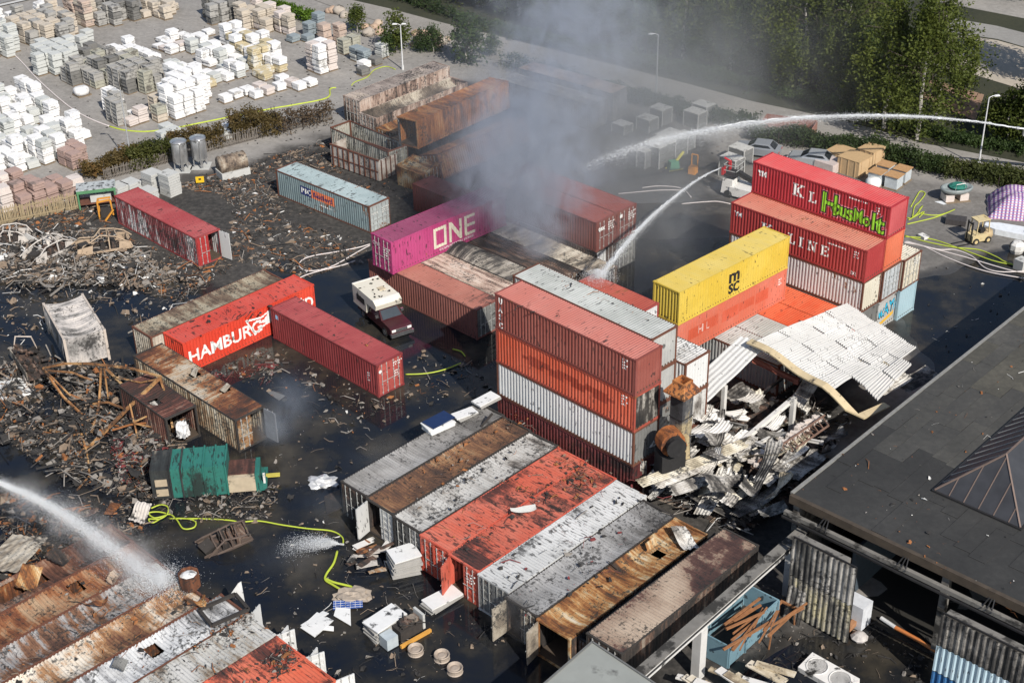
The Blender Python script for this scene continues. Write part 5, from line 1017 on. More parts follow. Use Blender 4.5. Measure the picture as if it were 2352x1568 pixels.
region([(1890, 370), (2060, 330), (2276, 480), (2380, 600), (2260, 640), (2080, 570), (2000, 480)], (2, 3), ['white', 'white', 'white', 'yellow'], 'strapped white stone pallet in the tall row', 'tall strapped row'); region([(1640, 700), (1740, 640), (1880, 710), (1740, 745)], (1, 1), ['yellow', 'olive'], 'yellow wrapped pallet at the dark puddle', 'yellow wrapped pallets'); region([(2120, 640), (2180, 590), (2300, 620), (2260, 680)], (1, 2), ['yellow'], 'amber pallet at the end of the strapped row', 'amber pallets')
region([(1800, 840), (1930, 780), (2180, 740), (2276, 700), (2440, 690), (2620, 710), (2800, 670), (3000, 610), (3060, 560), (3180, 540), (3190, 570), (3010, 660), (2860, 700), (2640, 750), (2450, 770), (2300, 810), (2200, 830), (1900, 875)], (1, 1), ['white', 'white', 'pale', 'dark', 'rose'], 'single-height white stone bundle along the front lane', 'bundles along the front lane', 'stone', .7, 1.5)
region([(2610, 600), (2700, 560), (2830, 555), (2840, 600), (2700, 625)], (4, 4), ['rose', 'white'], 'tall strapped white and brown pallet tower', 'pallet towers')
region([(2450, 345), (2640, 330), (2640, 365), (2480, 375)], (1, 1), ['slate'], 'low slate blue pallet', 'low slate pallets'); region([(2540, 270), (2690, 270), (2680, 305), (2560, 300)], (2, 3), ['slate'], 'tall slate blue pallet below the creeper', 'tall slate pallets'); region([(2690, 375), (2900, 340), (2910, 385), (2780, 395)], (3, 3), ['pink', 'brick'], 'pinkish brown brick pallet near the boulders', 'pink brown pallets'); region([(2860, 445), (2990, 405), (3010, 445), (2900, 465)], (2, 2), ['dark', 'olive'], 'dark timber crate near the birch', 'dark crates near the birch', 'crate'); region([(2980, 505), (3230, 470), (3240, 530), (3050, 545)], (2, 2), ['slate', 'pale'], 'slate grey stone pile by the birch', 'slate piles by the birch')
region([(-80, 900), (120, 800), (350, 850), (470, 980), (620, 1110), (760, 1200), (740, 1260), (500, 1250), (540, 1370), (300, 1410), (150, 1490), (-80, 1440)], (1, 3), ['white', 'white', 'white', 'pale'], 'white stone pallet in the crowded mass beside the hose', 'crowded white pallets', pitch=1.42)
region([(560, 1390), (600, 1310), (730, 1330), (720, 1400), (600, 1425)], (2, 2), ['pink'], 'rose brick pallet at the corner of the white mass', 'rose brick corner pallets'); region([(730, 1330), (820, 1300), (830, 1340), (760, 1370)], (1, 1), ['white'], 'pale sack beside the rose bricks', 'sacks beside the rose bricks', 'bag')
region([(-60, 1640), (60, 1590), (300, 1640), (700, 1580), (700, 1650), (480, 1700), (200, 1790), (-60, 1850)], (2, 3), ['pink', 'rose', 'pink'], 'rose stone pallet behind the picket fence', 'rose pallets behind the fence')
region([(970, 1350), (1080, 1310), (1090, 1360), (1000, 1385)], (1, 1), ['pale'], 'pale bundle at the foot of the lamp post', 'bundles at the lamp foot', 'bag', 1, 1.4); region([(1310, 1230), (1440, 1150), (1500, 1210), (1380, 1260)], (2, 2), ['pale'], 'pale grey bundle behind the autumn hedge', 'bundles behind the hedge'); region([(1840, 1130), (2160, 1010), (2180, 1060), (1900, 1180)], (1, 1), ['white', 'pale'], 'white stones just behind the hedge', 'white stones behind the hedge')
print('stacks', NST)
# litter on the yard
m = MB(); rl = random.Random(2)
for k in range(520):
    x, y = rl.uniform(0, 900), rl.uniform(20, 420)
    if x > 640 and y < 100 or y > 420 - x * .12: continue
    p = at(x, y, .07); s_ = rl.uniform(.08, .28); m.box(p, (s_, s_ * rl.uniform(.3, .8), .05), rl.random() * 3)
tag(link('soot_flakes', m.mesh('soot_flakes'), plain('soot_flake', (.04, .038, .035), .9)), kind='stuff')
# ------------------------------------------------------------------ lamp posts
LAMPM = plain('lamp_steel', (.45, .46, .47), .5, .4)
def lamp(label, px, h, heads, mat=LAMPM):
    b = at(*px); t = thing('lamp_post', label, 'lamp post', b); link('pole', MB().tube([(0, 0, 0), (0, 0, h)], .09, 8, r1=.05).mesh('pole'), mat, t); link('base', MB().tube([(0, 0, 0), (0, 0, .5)], .14, 8).mesh('base'), mat, t)
    for dx, dy in heads:
        link('arm', MB().tube([(0, 0, h - .05), (dx * .5, dy * .5, h + .1), (dx, dy, h + .12)], .035, 6).mesh('arm'), mat, t); link('lamp_head', MB().box((dx * 1.25, dy * 1.25, h + .12), (.55, .24, .12), math.atan2(dy, dx), taper=.7).mesh('lamp_head'), mat, t)
    return t
lamp('tall lamp post by the hedge near the rainbow mist', (2247, 383), 6.8, [(.6, .1)], plain('lamp_white', (.6, .6, .6), .5)); lamp('grey lamp post at the road veiled in smoke', (1507, 223), 6.7, [(-.6, 0)]); lamp('lamp post with two heads among the stone pallets', zp(800, 0, 1362, 590), 5.1, [(-.5, 0), (.3, 0)], plain('lamp_white', (.6, .6, .6), .5)); lamp('slender lamp post before the autumn hedge', zp(0, 0, 1110, 1400), 7.6, [(-.4, .0)])
b = at(*zp(800, 550, 1215, 1040)); tag(link('steel_post', MB().tube([(0, 0, 0), (0, 0, 2.7)], .12, 8).mesh('steel_post'), LAMPM, None, b), 'bare steel post below the end of the magenta container', 'post')
# ------------------------------------------------------------------ concrete slabs, silos, tank, shelter at the left fence
CST = plain('concrete_slab', (.47, .47, .45), .9, var=.15, scale=2, dirt=.12)
for k, (x, y, n) in enumerate(((1010, 280, 6), (1110, 250, 6), (1250, 300, 5), (1290, 190, 7), (1440, 240, 9))):
    p = za(0, 550, x, y); t = thing('slab_stack', ['pale concrete slab stack next to the green shelter', 'second pale slab stack from the green shelter', 'pale slab stack touching the scorched red container', 'pale slab stack between two others by the silos', 'tallest pale slab stack beside the silver silos'][k], 'slabs', p, R(-40))
    for j in range(n): link('slab', MB().box((0, 0, 0), (1.5, 1.3, .21)).mesh('slab') if ('slab' not in _cm) else _cm['slab'], CST, t, (rg.uniform(-.03, .03), rg.uniform(-.03, .03), .15 + .235 * j), rg.uniform(-.02, .02)); _cm['slab'] = t.children[0].data
SIL = plain('silo_steel', (.55, .55, .55), .35, .75, var=.25, scale=2, dirt=.2, dirtc=(.2, .19, .18))
for k, (x, y) in enumerate(((1530, 640), (1690, 610))):
    p = za(0, 0, x, y + 880 - 90); t = thing('silo', ['silver silo nearer the slab stacks', 'silver silo next to the scorched tank'][k], 'silo', p)
    link('vessel', MB().lathe([(.0, .55), (.5, .7), (.72, 1.0), (.72, 2.9), (.66, 3.0), (.0, 3.1)], 18).mesh('vessel', True), SIL, t); link('rim', MB().lathe([(.74, 2.84), (.78, 2.88), (.78, 2.96), (.74, 3.0), (.70, 2.96), (.74, 2.84)], 18).mesh('rim'), SIL, t)
    for a in range(4): link('leg', MB().bar((.62 * math.cos(a * 1.57 + .5), .62 * math.sin(a * 1.57 + .5), 0), (.66 * math.cos(a * 1.57 + .5), .66 * math.sin(a * 1.57 + .5), 1.5), .09, .09).mesh('leg'), SIL, t)
    link('pipe', MB().tube([(.2, -.75, .3), (.25, -.85, 1.5), (.3, -.78, 2.9)], .07, 6).mesh('pipe'), SIL, t); link('platform', MB().box((0, 0, .04), (1.8, 1.8, .08)).mesh('platform'), CST, t)
p = za(0, 0, 1685, 1555); t = thing('warning_sign', 'yellow warning board in front of the silver silos', 'sign', p, R(10)); link('board', MB().box((0, 0, .55), (.75, .04, .6)).mesh('board'), plain('sign_yellow', (.7, .45, .02), .5), t); link('post', MB().bar((0, .05, 0), (0, .05, .6), .05, .05).mesh('post'), DSTEEL, t); link('symbol', MB().box((0, -.03, .6), (.22, .02, .16)).mesh('symbol'), BLACKP, t)
p = za(0, 0, 1960, 1470, 0); t = thing('scorched_tank', 'scorched horizontal tank on a concrete trough', 'tank', p, R(32)); TK = burnt('tank_scorch', [(0, (.05, .04, .035)), (.4, (.2, .15, .11)), (1, (.42, .37, .3))], 30, 101, .8, .2)
link('shell', MB().tube([(-1.3, 0, 1.25), (-1.25, 0, 1.25), (1.25, 0, 1.25), (1.3, 0, 1.25)], .85, 18).mesh('shell', True), TK, t)
for k in range(6): link('hoop', MB().tube([(-1.2 + .48 * k, 0, 1.25), (-1.15 + .48 * k, 0, 1.25)], .9, 18).mesh('hoop'), TK, t)
link('trough', MB().box((0, 0, .35), (2.8, 1.7, .7)).mesh('trough'), CST, t)
p = za(0, 550, 830, 330); t = thing('green_shelter', 'green steel rack frame with a cluttered flat roof', 'shelter', p, R(14)); GS = paint('shelter_green', (.07, .2, .09), 14, .15, .1, (.1, .26, .13), 102)
for x in (-1.6, 1.6):
    for y in (-.8, .8): link('post', MB().box((x, y, .9), (.14, .14, 1.8)).mesh('post'), GS, t)
for y in (-.8, .8): link('roof_beam', MB().box((0, y, 1.72), (3.4, .12, .3)).mesh('roof_beam'), GS, t)
link('roof_tray', MB().box((0, 0, 1.9), (3.4, 1.75, .06)).mesh('roof_tray'), plain('tray_grey', (.4, .42, .42), .7, var=.5, scale=5, dirt=.4), t); link('shelf', MB().box((0, 0, .5), (3.1, 1.5, .08)).mesh('shelf'), FRUST, t); link('load', MB().box((.3, 0, .85), (1.8, 1.1, .6)).mesh('load'), CST, t)
# pallets and picket fence along the hedge
FEN = plain('fence_wood', (.32, .25, .15), .9, var=.3); FENG = plain('fence_grey', (.16, .14, .12), .9, var=.4)
def fence(label, A, B, n, h, mat):
    a, b = at(*A), at(*B); t = thing('picket_fence', label, 'fence', a); d = b - a; yaw = math.atan2(d.y, d.x)
    key = ('picket', round(h, 2)); _cm.setdefault(key, MB().box((0, 0, h / 2), (.07, .03, h)).mesh('picket'))
    for k in range(n): q = d * (k / (n - 1)); link('picket', _cm[key], mat, t, q, yaw, rot=(rg.uniform(-.05, .05), rg.uniform(-.06, .06), yaw), scale=(1, 1, rg.uniform(.85, 1.05)))
    for z in (.35, h - .3): link('rail', MB().bar(Vector((0, 0, z)), d + Vector((0, 0, z)), .04, .07).mesh('rail'), mat, t)
    return t
fence('pale picket fence in front of the rose stone pallets', (-60, 530), zp(0, 550, 660, 370), 90, 1.7, FEN); fence('grey picket fence running behind the autumn hedge', zp(0, 550, 880, 130), zp(0, 0, 1830, 1260), 80, 1.3, FENG); fence('scorched picket fence running up to the burnt-out cluster', zp(0, 0, 1830, 1260), zp(800, 0, 770, 1010), 100, 1.5, FENG)
# boulders by the road
def boulder(seed):
    bm = bmesh.new(); bmesh.ops.create_icosphere(bm, subdivisions=2, radius=1)
    for v in bm.verts: v.co *= 1 + .35 * mnoise.noise(v.co * 1.1 + Vector((seed * 7, 0, 0))); v.co.z *= .8
    me = bpy.data.meshes.new('boulder'); bm.to_mesh(me); bm.free(); me.polygons.foreach_set('use_smooth', [True] * len(me.polygons)); return me
BO = [boulder(k) for k in range(4)]; BM = [plain('boulder_%d' % k, c, .9, var=.2, scale=1.5, dirt=.15) for k, c in enumerate(((.44, .34, .26), (.38, .33, .28), (.42, .3, .22)))]
for x, y, s_ in ((1050, 250, .6), (1080, 300, .8), (1130, 260, .7), (1150, 220, .6), (1160, 290, .6), (1510, 370, .8), (1540, 320, .8), (1620, 340, 1.0), (1580, 390, .7), (1650, 395, .6), (1700, 370, .6), (1460, 390, .5), (1730, 350, .5), (1470, 300, .6), (780, 110, .7), (830, 120, .8), (870, 150, .6), (740, 110, .5)):
    p = za(800, 0, x, y); tag(link('boulder', rg.choice(BO), rg.choice(BM), None, p + Vector((0, 0, s_ * .5)), rg.random() * 6, scale=s_), 'rounded tan boulder heaped between the yard and the road', 'boulder', 'boulders by the road')
m = MB()
# ------------------------------------------------------------------ right hand yard
WOOD = plain('crate_wood', (.52, .36, .2), .8, var=.12, scale=2); WOODT = plain('crate_wood_top', (.46, .31, .16), .8, var=.15); OSB = plain('chipboard', (.42, .24, .11), .85, var=.35, scale=5); WRAP = plain('plastic_wrap', (.5, .54, .56), .25, var=.3, scale=4)
q4 = lambda x, y, z=0: za(2500, 450, x, y, z)
def crate(label, base, d, n=4, rz=R(-45), mats=(WOOD, WOODT)):
    t = thing('wooden_crate', label, 'crate', base, rz); L_, W_, H_ = d; link('body', MB().box((0, 0, H_ / 2), (L_, W_, H_)).mesh('body'), mats[0], t); link('lid', MB().box((0, 0, H_ + .02), (L_ + .06, W_ + .06, .05)).mesh('lid'), mats[1], t)
    for k in range(n):
        x = -L_ / 2 + L_ * (k + .5) / n
        for sy in (-1, 1): link('batten', MB().box((x, sy * (W_ / 2 + .02), H_ / 2), (.1, .04, H_)).mesh('batten'), mats[0], t)
    for sy in (-1, 1):
        for sx in (-1, 1): link('batten', MB().box((sx * (L_ / 2 + .02), sy * W_ * .3, H_ / 2), (.04, .1, H_)).mesh('batten'), mats[0], t)
    return t
crate('long plywood crate directly behind the bright red container', q4(850, 310), (2.3, 2.2, 1.6), 3); crate('plywood crate joined to the long one towards the hedge', q4(985, 250), (1.7, 2.0, 1.75), 3); crate('smaller plywood crate standing by the silver car', q4(745, 225), (2.2, 2.1, 1.2), 3)
t = thing('wrapped_pallet', 'pinkish wrapped pallet between the plywood crates and the silver car', 'pallet', q4(640, 290), R(-45)); link('load', MB().box((0, 0, .55), (2.1, 2.0, .9), taper=.94).mesh('load'), plain('pink_wrap', (.5, .42, .39), .6), t); link('pallet', MB().box((0, 0, .06), (2.1, 2.0, .1)).mesh('pallet'), PAL, t)
for k, (x, y) in enumerate(((1040, 410), (1110, 350), (1180, 440), (1250, 385))):
    t = thing('wrapped_pallet', ['chipboard-topped wrapped pallet against the plywood crate', 'chipboard-topped wrapped pallet nearest the hedge and crate', 'chipboard-topped wrapped pallet standing foremost beside the white bag', 'chipboard-topped wrapped pallet at the open side'][k], 'pallet', q4(x, y), R(-40)); link('pallet', MB().box((0, 0, .08), (1.4, 1.4, .14)).mesh('pallet'), PAL, t); link('wrap', MB().box((0, 0, .72), (1.2, 1.2, 1.1)).mesh('wrap'), WRAP, t); link('board', MB().box((0, 0, 1.31), (1.4, 1.4, .06)).mesh('board'), OSB, t)
simple('bulk_bag', 'white bag in front of the wrapped pallets', 'bag', MB().lathe([(.5, 0), (.7, .3), (.72, .7), (.5, .95), (0, 1.0)], 12, q4(1010, 440)), plain('white_bag', (.72, .72, .7), .7), smooth=True)
def car(name, label, base, rz, paint_m, burnt_=False, L_=4.3, W_=1.75):
    t = thing(name, label, 'car', base, rz); prof = [(-L_ / 2, .35), (-L_ / 2, .75), (-L_ / 2 + .2, .9), (-L_ * .22, .98), (-L_ * .05, 1.42), (L_ * .28, 1.45), (L_ * .42, .98), (L_ / 2, .9), (L_ / 2, .35)]
    m = MB(); n = len(prof); vs = [(x, -W_ / 2 * (1 if z < 1 else .82), z) for x, z in prof] + [(x, W_ / 2 * (1 if z < 1 else .82), z) for x, z in prof]; m.add(vs, [tuple(range(n))[::-1], tuple(range(n, 2 * n))] + [(i, (i + 1) % n, n + (i + 1) % n, n + i) for i in range(n)]); link('body', m.mesh('body'), paint_m, t)
    g_ = plain('car_glass', (.02, .025, .03), .1)
    link('windscreen', MB().add([(-L_ * .215, -.68, 1.0), (-L_ * .215, .68, 1.0), (-L_ * .06, .62, 1.405), (-L_ * .06, -.62, 1.405)], [(0, 1, 2, 3)]).mesh('windscreen'), g_, t, (-.012, 0, .012)); link('rear_window', MB().add([(L_ * .41, -.68, 1.02), (L_ * .41, .68, 1.02), (L_ * .29, .62, 1.42), (L_ * .29, -.62, 1.42)], [(0, 1, 2, 3)]).mesh('rear_window'), g_, t, (.012, 0, .012))
    for sy in (-1, 1):
        link('side_window', MB().add([(-L_ * .17, sy * .83, 1.02), (L_ * .36, sy * .83, 1.02), (L_ * .26, sy * .745, 1.36), (-L_ * .04, sy * .745, 1.36)], [(0, 1, 2, 3)]).mesh('side_window'), g_, t, (0, sy * .02, 0))
        for x in (-L_ * .31, L_ * .31): w = link('wheel', MB().tube([(x, sy * .72, .32), (x, sy * .9, .32)], .32, 14).mesh('wheel'), plain('tyre', (.02, .02, .02), .8), t); link('rim', MB().tube([(x, sy * .89, .32), (x, sy * .915, .32)], .2, 10).mesh('rim'), STEEL, w)
        link('headlight', MB().box((-L_ / 2 - .01, sy * .6, .72), (.06, .32, .14)).mesh('headlight'), WHITE, t); link('tail_light', MB().box((L_ / 2 + .01, sy * .65, .78), (.05, .25, .14)).mesh('tail_light'), plain('tail_red', (.4, .02, .02), .4), t)
    return t
SILV = plain('car_silver', (.5, .52, .54), .3, .5, var=.05); car('parked_car', 'silver car parked between the wrapped pallet and the hedge', q4(490, 250), R(-22), SILV); car('parked_car', 'grey car beside the hedge in thin smoke', q4(40, 165), R(-22), plain('car_grey', (.35, .37, .4), .3, .4, var=.05))
# bundled boat on a pallet
t = thing('boat_bundle', 'wrapped grey boat hull with green net lying on bricks', 'boat', q4(1700, 545), R(10)); link('pallet', MB().box((0, 0, .08), (2.3, 1.4, .14)).mesh('pallet'), PAL, t)
for x in (-.75, .6): link('brick_pack', MB().box((x, 0, .45), (.8, 1.1, .6)).mesh('brick_pack'), ST['rose'], t)
m = MB(); 
link('hull', MB().lathe([(.0, .75), (.9, .8), (1.25, 1.05), (1.3, 1.3), (1.18, 1.35), (1.05, 1.15), (.0, 1.05)], 18).mesh('hull', True), plain('wrapped_hull', (.24, .27, .27), .3, var=.4, scale=3), t, scale=(1.15, .75, 1)); link('net', MB().lathe([(.0, 1.5), (.5, 1.48), (.8, 1.3), (.7, 1.15)], 12).mesh('net'), plain('green_net', (.02, .16, .12), .8, var=.5, scale=8), t, (.2, .2, 0)); link('rail', MB().tube([(-.4, -.6, 1.3), (-.3, -.5, 1.75), (.5, -.5, 1.8), (.6, -.4, 1.3)], .03, 6).mesh('rail'), STEEL, t)
simple('plastic_sheet', 'white plastic sheet lying before the wrapped boat', 'sheet', MB().slab([q4(1530, 555, .08), q4(1600, 580, .08), q4(1730, 560, .1), q4(1690, 540, .12)], .04), plain('white_plastic', (.72, .74, .76), .4))
# checked tarpaulin
def tarp():
    t = NT('checked_tarp'); p = t.n('ShaderNodeTexCoord').outputs['Object']; w = []
    for ax, sc in ((0, 3.2), (1, 3.2)):
        sx = t.n('ShaderNodeSeparateXYZ'); t.l(p, sx.inputs[0]); w.append(t.math('FRACT', t.math('MULTIPLY', t.math('ADD', sx.outputs[ax], sx.outputs[2] if ax == 1 else 0.0), sc)))
    a = t.step(t.math('ABSOLUTE', t.math('SUBTRACT', w[0], .5)), .2, .3); b = t.step(t.math('ABSOLUTE', t.math('SUBTRACT', w[1], .5)), .2, .3)
    c = t.mix(a, (.62, .62, .68), (.10, .10, .32)); c = t.mix(t.math('MULTIPLY', b, .65), c, (.45, .12, .2)); t.done(c, .5); return t.mat
TP = tarp(); tb_ = q4(1960, 690); ta_ = q4(2281, 740)
t = thing('tarpaulin', 'blue white and red checked tarpaulin draped over goods', 'tarpaulin', (tb_ + ta_) / 2 + Vector((3.0, 1.6, 0)), R(-15)); m = MB(); vs = []; N = 22
for i in range(N + 1):
    for j in range(N + 1):
        x, y = i / N * 2 - 1, j / N * 2 - 1; r_ = max(abs(x), abs(y)); z = 1.75 * (1 - max(0, (r_ - .55) / .45) ** 1.6) + .28 * mnoise.noise((x * 3, y * 3, 1)) + .5 * max(0, x) * (1 - r_); vs.append((x * 3.9 + .12 * mnoise.noise((x * 5, y * 5, 4)), y * 2.3 + .15 * mnoise.noise((x * 6, y * 4, 9)), max(.05, z)))
link('sheet', m.add(vs, [(i * (N + 1) + j, (i + 1) * (N + 1) + j, (i + 1) * (N + 1) + j + 1, i * (N + 1) + j + 1) for i in range(N) for j in range(N)]).mesh('sheet', True), TP, t)
# forklift
t = thing('forklift', 'pale yellow forklift with a caged cab on dark wet ground', 'forklift', q4(1890, 890), R(200)); FY = paint('forklift_yellow', (.55, .42, .2), 20, .1, .1, (.6, .5, .3), 103)
link('chassis', MB().box((.1, 0, .55), (1.7, 1.05, .6)).mesh('chassis'), FY, t); link('counterweight', MB().lathe([(.0, .3), (.5, .3), (.58, .6), (.5, .95), (0, 1.0)], 14, (-.75, 0, 0)).mesh('counterweight', True), plain('weight_tan', (.4, .3, .17), .6), t); link('seat', MB().box((-.2, 0, 1.0), (.5, .5, .4)).mesh('seat'), DARKW, t)
for x, y in ((-.65, -.45), (-.65, .45), (.6, -.45), (.6, .45)): link('cab_post', MB().bar((x, y, .8), (x * .85, y * .95, 2.1), .07, .07).mesh('cab_post'), FY, t)
link('cab_roof', MB().box((0, 0, 2.13), (1.25, 1.0, .08)).mesh('cab_roof'), FY, t); link('mast', MB().box((.95, -.3, 1.05), (.1, .1, 2.0)).box((.95, .3, 1.05), (.1, .1, 2.0)).box((.95, 0, 1.9), (.1, .7, .1)).mesh('mast'), DSTEEL, t)
for sy in (-.3, .3): link('fork', MB().box((1.7, sy, .1), (1.4, .12, .06)).mesh('fork'), DSTEEL, t)
for x in (-.6, .6):
    for sy in (-1, 1): w = link('wheel', MB().tube([(x, sy * .42, .3), (x, sy * .6, .3)], .3, 14).mesh('wheel'), plain('tyre', (.02, .02, .02), .8), t); link('rim', MB().tube([(x, sy * .59, .3), (x, sy * .615, .3)], .16, 10).mesh('rim'), FY, w)
simple('dark_pallet', 'dark slatted pallet load beside the forklift', 'pallet', MB().box(q4(1710, 715, .3), (1.7, 1.1, .5), R(-20)), plain('dark_slats', (.05, .045, .045), .7, var=.5, scale=8)); simple('polystyrene_block', 'white block lying on wet ground between hoses and forklift', 'block', MB().box(q4(1435, 850, .15), (.55, .8, .3), .5), WM)
t = thing('boat_hull', 'white plastic boat hull lying by the checked tarpaulin', 'boat', q4(2170, 830), R(-28)); link('hull', MB().prism([(-2.2, -.3), (-1.2, -.75), (1.8, -.85), (2.6, -.6), (2.6, .6), (1.8, .85), (-1.2, .7), (-2.2, .3)], .05, .55).mesh('hull'), plain('gel_white', (.72, .75, .78), .35), t); link('transom', MB().box((1.9, .0, .75), (1.2, 1.2, .5), taper=.8).mesh('transom'), plain('gel_white', (.72, .75, .78), .35), t)
simple('wrapped_bale', 'pale wrapped bale in front of the white boat hull', 'bale', MB().lathe([(.5, 0), (.62, .3), (.6, .75), (.4, .95), (0, 1)], 9, q4(2215, 980)), WM, smooth=False); simple('concrete_block', 'pale concrete block where the yellow hoses leave', 'block', MB().box(q4(2262, 1080, .45), (.9, .9, .9), .6), CST)
# aerial platform with a water cannon
REDM = plain('fire_red', (.45, .02, .025), .4); t = thing('aerial_platform', 'red rescue cage with water cannon on a white vehicle', 'fire vehicle', za(1600, 450, 2200, 520), R(-35))
link('vehicle', MB().box((.8, 0, .75), (3.6, 1.9, .8)).mesh('vehicle'), WM, t); link('cab', MB().box((-1.3, 0, 1.05), (1.1, 1.8, 1.3), taper=.85).mesh('cab'), WM, t); link('cab_window', MB().box((-1.75, 0, 1.35), (.3, 1.4, .4)).mesh('cab_window'), plain('car_glass', (.02, .025, .03), .1), t); link('boom', MB().bar((1.6, .3, 1.3), (-.9, .2, 2.2), .4, .4).mesh('boom'), DSTEEL, t); link('cage_floor', MB().box((-1.2, .1, 2.0), (1.3, 1.6, .12)).mesh('cage_floor'), DSTEEL, t)
for x in (-1.8, -.6):
    for y in (-.65, .1, .85): link('rail_post', MB().bar((x, y, 2.0), (x, y, 3.0), .05, .05).mesh('rail_post'), DSTEEL, t)
for z in (2.5, 3.0): link('guard_rail', MB().bar((-1.8, -.65, z), (-1.8, .85, z), .05, .05).bar((-.6, -.65, z), (-.6, .85, z), .05, .05).bar((-1.8, -.65, z), (-.6, -.65, z), .05, .05).bar((-1.8, .85, z), (-.6, .85, z), .05, .05).mesh('guard_rail'), STEEL, t)
for y in (-.5, .6): link('red_locker', MB().box((-1.86, y, 2.35), (.2, .5, .7)).mesh('red_locker'), REDM, t)
link('cannon', MB().tube([(-1.5, .1, 2.4), (-1.5, .1, 3.1), (-2.1, .0, 3.35)], .1, 8).mesh('cannon'), REDM, t)
for k in range(2): link('wheel', MB().tube([(-1.1 + 2.6 * k, -.95, .4), (-1.1 + 2.6 * k, -.7, .4)], .4, 12).mesh('wheel'), plain('tyre', (.02, .02, .02), .8), t)
CANNON = None
# crates with white tops near the smoke
WT = plain('white_top', (.5, .49, .46), .7, var=.2, dirt=.2); GC = plain('grey_crate', (.17, .17, .165), .8, var=.25)
def box_stack(label, base, d, group=None, rz=R(-45)):
    t = thing('crate_stack', label, 'crate', base, rz, group); L_, W_, H_ = d
    for k in range(3): link('crate', MB().box((0, 0, H_ * (k + .5) / 3), (L_, W_, H_ / 3 - .05)).mesh('crate'), GC, t)
    link('lid', MB().box((0, 0, H_ + .03), (L_ + .05, W_ + .05, .07)).mesh('lid'), WT, t)
    for sx in (-1, 1):
        for sy in (-1, 1): link('corner_batten', MB().box((sx * L_ / 2, sy * W_ / 2, H_ / 2), (.09, .09, H_)).mesh('corner_batten'), CST, t)
for k, (x, y, d, lab) in enumerate(((2095, 1480, (1.8, 1.4, 1.9), 'grey crate stack with white lid behind the red rescue cage'), (2170, 1370, (1.8, 1.4, 1.6), 'grey crate stack with white lid one row behind'), (1180, 1110, (1.6, 1.3, .9), 'low pale-topped crate stack in the smoke'), (1390, 1090, (1.6, 1.4, 1.3), 'pale-topped crate stack beside the low one'), (1500, 1030, (1.7, 1.5, 1.6), 'tall pale-topped crate stack at the back in the smoke'), (1790, 1060, (1.8, 1.4, 1.6), 'white-lidded crate stack crossed by the spray'), (1860, 1000, (1.8, 1.4, 1.6), 'white-lidded crate stack nearest the far hedge'), (1480, 1370, (2.2, 2.4, 2.1), 'large dark slatted crate stack in the smoke'), (1590, 1300, (2.2, 2.2, 2.1), 'second large dark slatted crate stack'), (1370, 1400, (1.0, 1.2, 1.7), 'narrow tan bale stack at the side of the dark crates'), (1700, 1250, (1.4, 1.5, 1.5), 'grey crate stack behind the orange pallet truck'))):
    box_stack(lab, za(1600, 0, x, y), d)
t = thing('spreader_machine', 'small green machine with a yellow chute in thin smoke', 'machine', za(1600, 0, 1610, 1430), R(20)); link('tank', MB().box((0, 0, .55), (1.0, .8, .8), taper=.8).mesh('tank'), plain('machine_green', (.08, .25, .15), .5), t); link('chute', MB().bar((.3, 0, .9), (1.1, .2, 1.6), .15, .2).mesh('chute'), plain('machine_yellow', (.55, .5, .1), .5), t); link('frame', MB().bar((-.6, -.4, .15), (.8, -.4, .15), .08, .1).bar((-.6, .4, .15), (.8, .4, .15), .08, .1).mesh('frame'), plain('machine_yellow', (.55, .5, .1), .5), t)
t = thing('pallet_truck', 'orange pallet truck standing alone on wet asphalt', 'pallet truck', za(1600, 0, 1775, 1460), R(60)); OR_ = plain('truck_orange', (.6, .25, .04), .5); link('body', MB().box((0, 0, .4), (.7, .7, .7)).mesh('body'), OR_, t); link('mast', MB().bar((.3, -.3, 0), (.3, -.3, 1.8), .08, .08).bar((.3, .3, 0), (.3, .3, 1.8), .08, .08).bar((.3, -.3, 1.8), (.3, .3, 1.8), .08, .08).mesh('mast'), OR_, t)
t = thing('road_skip', 'rusty brown skip standing on the road behind the spray', 'skip', q4(300, -10), R(-24)); SKM = paint('skip_brown', (.26, .12, .09), -24, .2, .05, None, 104)
for c_, s_ in (((0, -1.1, .7), (5, .08, 1.3)), ((0, 1.1, .7), (5, .08, 1.3)), ((-2.5, 0, .7), (.08, 2.2, 1.3)), ((2.5, 0, .7), (.08, 2.2, 1.3))): link('wall', MB().box(c_, s_).mesh('wall'), SKM, t)
link('floor', MB().box((0, 0, .1), (4.9, 2.1, .1)).mesh('floor'), SKM, t)
for k in range(6): link('rib', MB().box((-2.2 + .88 * k, -1.17, .7), (.1, .08, 1.3)).mesh('rib'), SKM, t)
# monitor at the right edge that throws the long jet
mp = at(2346, 296, 5.2); t = thing('water_monitor', 'chrome water monitor on a turntable ladder head by the birches', 'water cannon', mp); link('barrel', MB().tube([(.9, 0, -.35), (.3, 0, 0), (-.25, 0, .06)], .1, 8).mesh('barrel'), SIL, t); link('nozzle', MB().tube([(-.2, 0, .05), (-.45, 0, .09)], .14, 10).mesh('nozzle'), SIL, t); link('bracket', MB().box((.35, 0, -.35), (.3, .3, .6)).mesh('bracket'), SIL, t); link('ladder_boom', MB().bar((.5, .1, -.5), (5.5, 2.0, -4.4), .4, .35).mesh('ladder_boom'), DSTEEL, t)
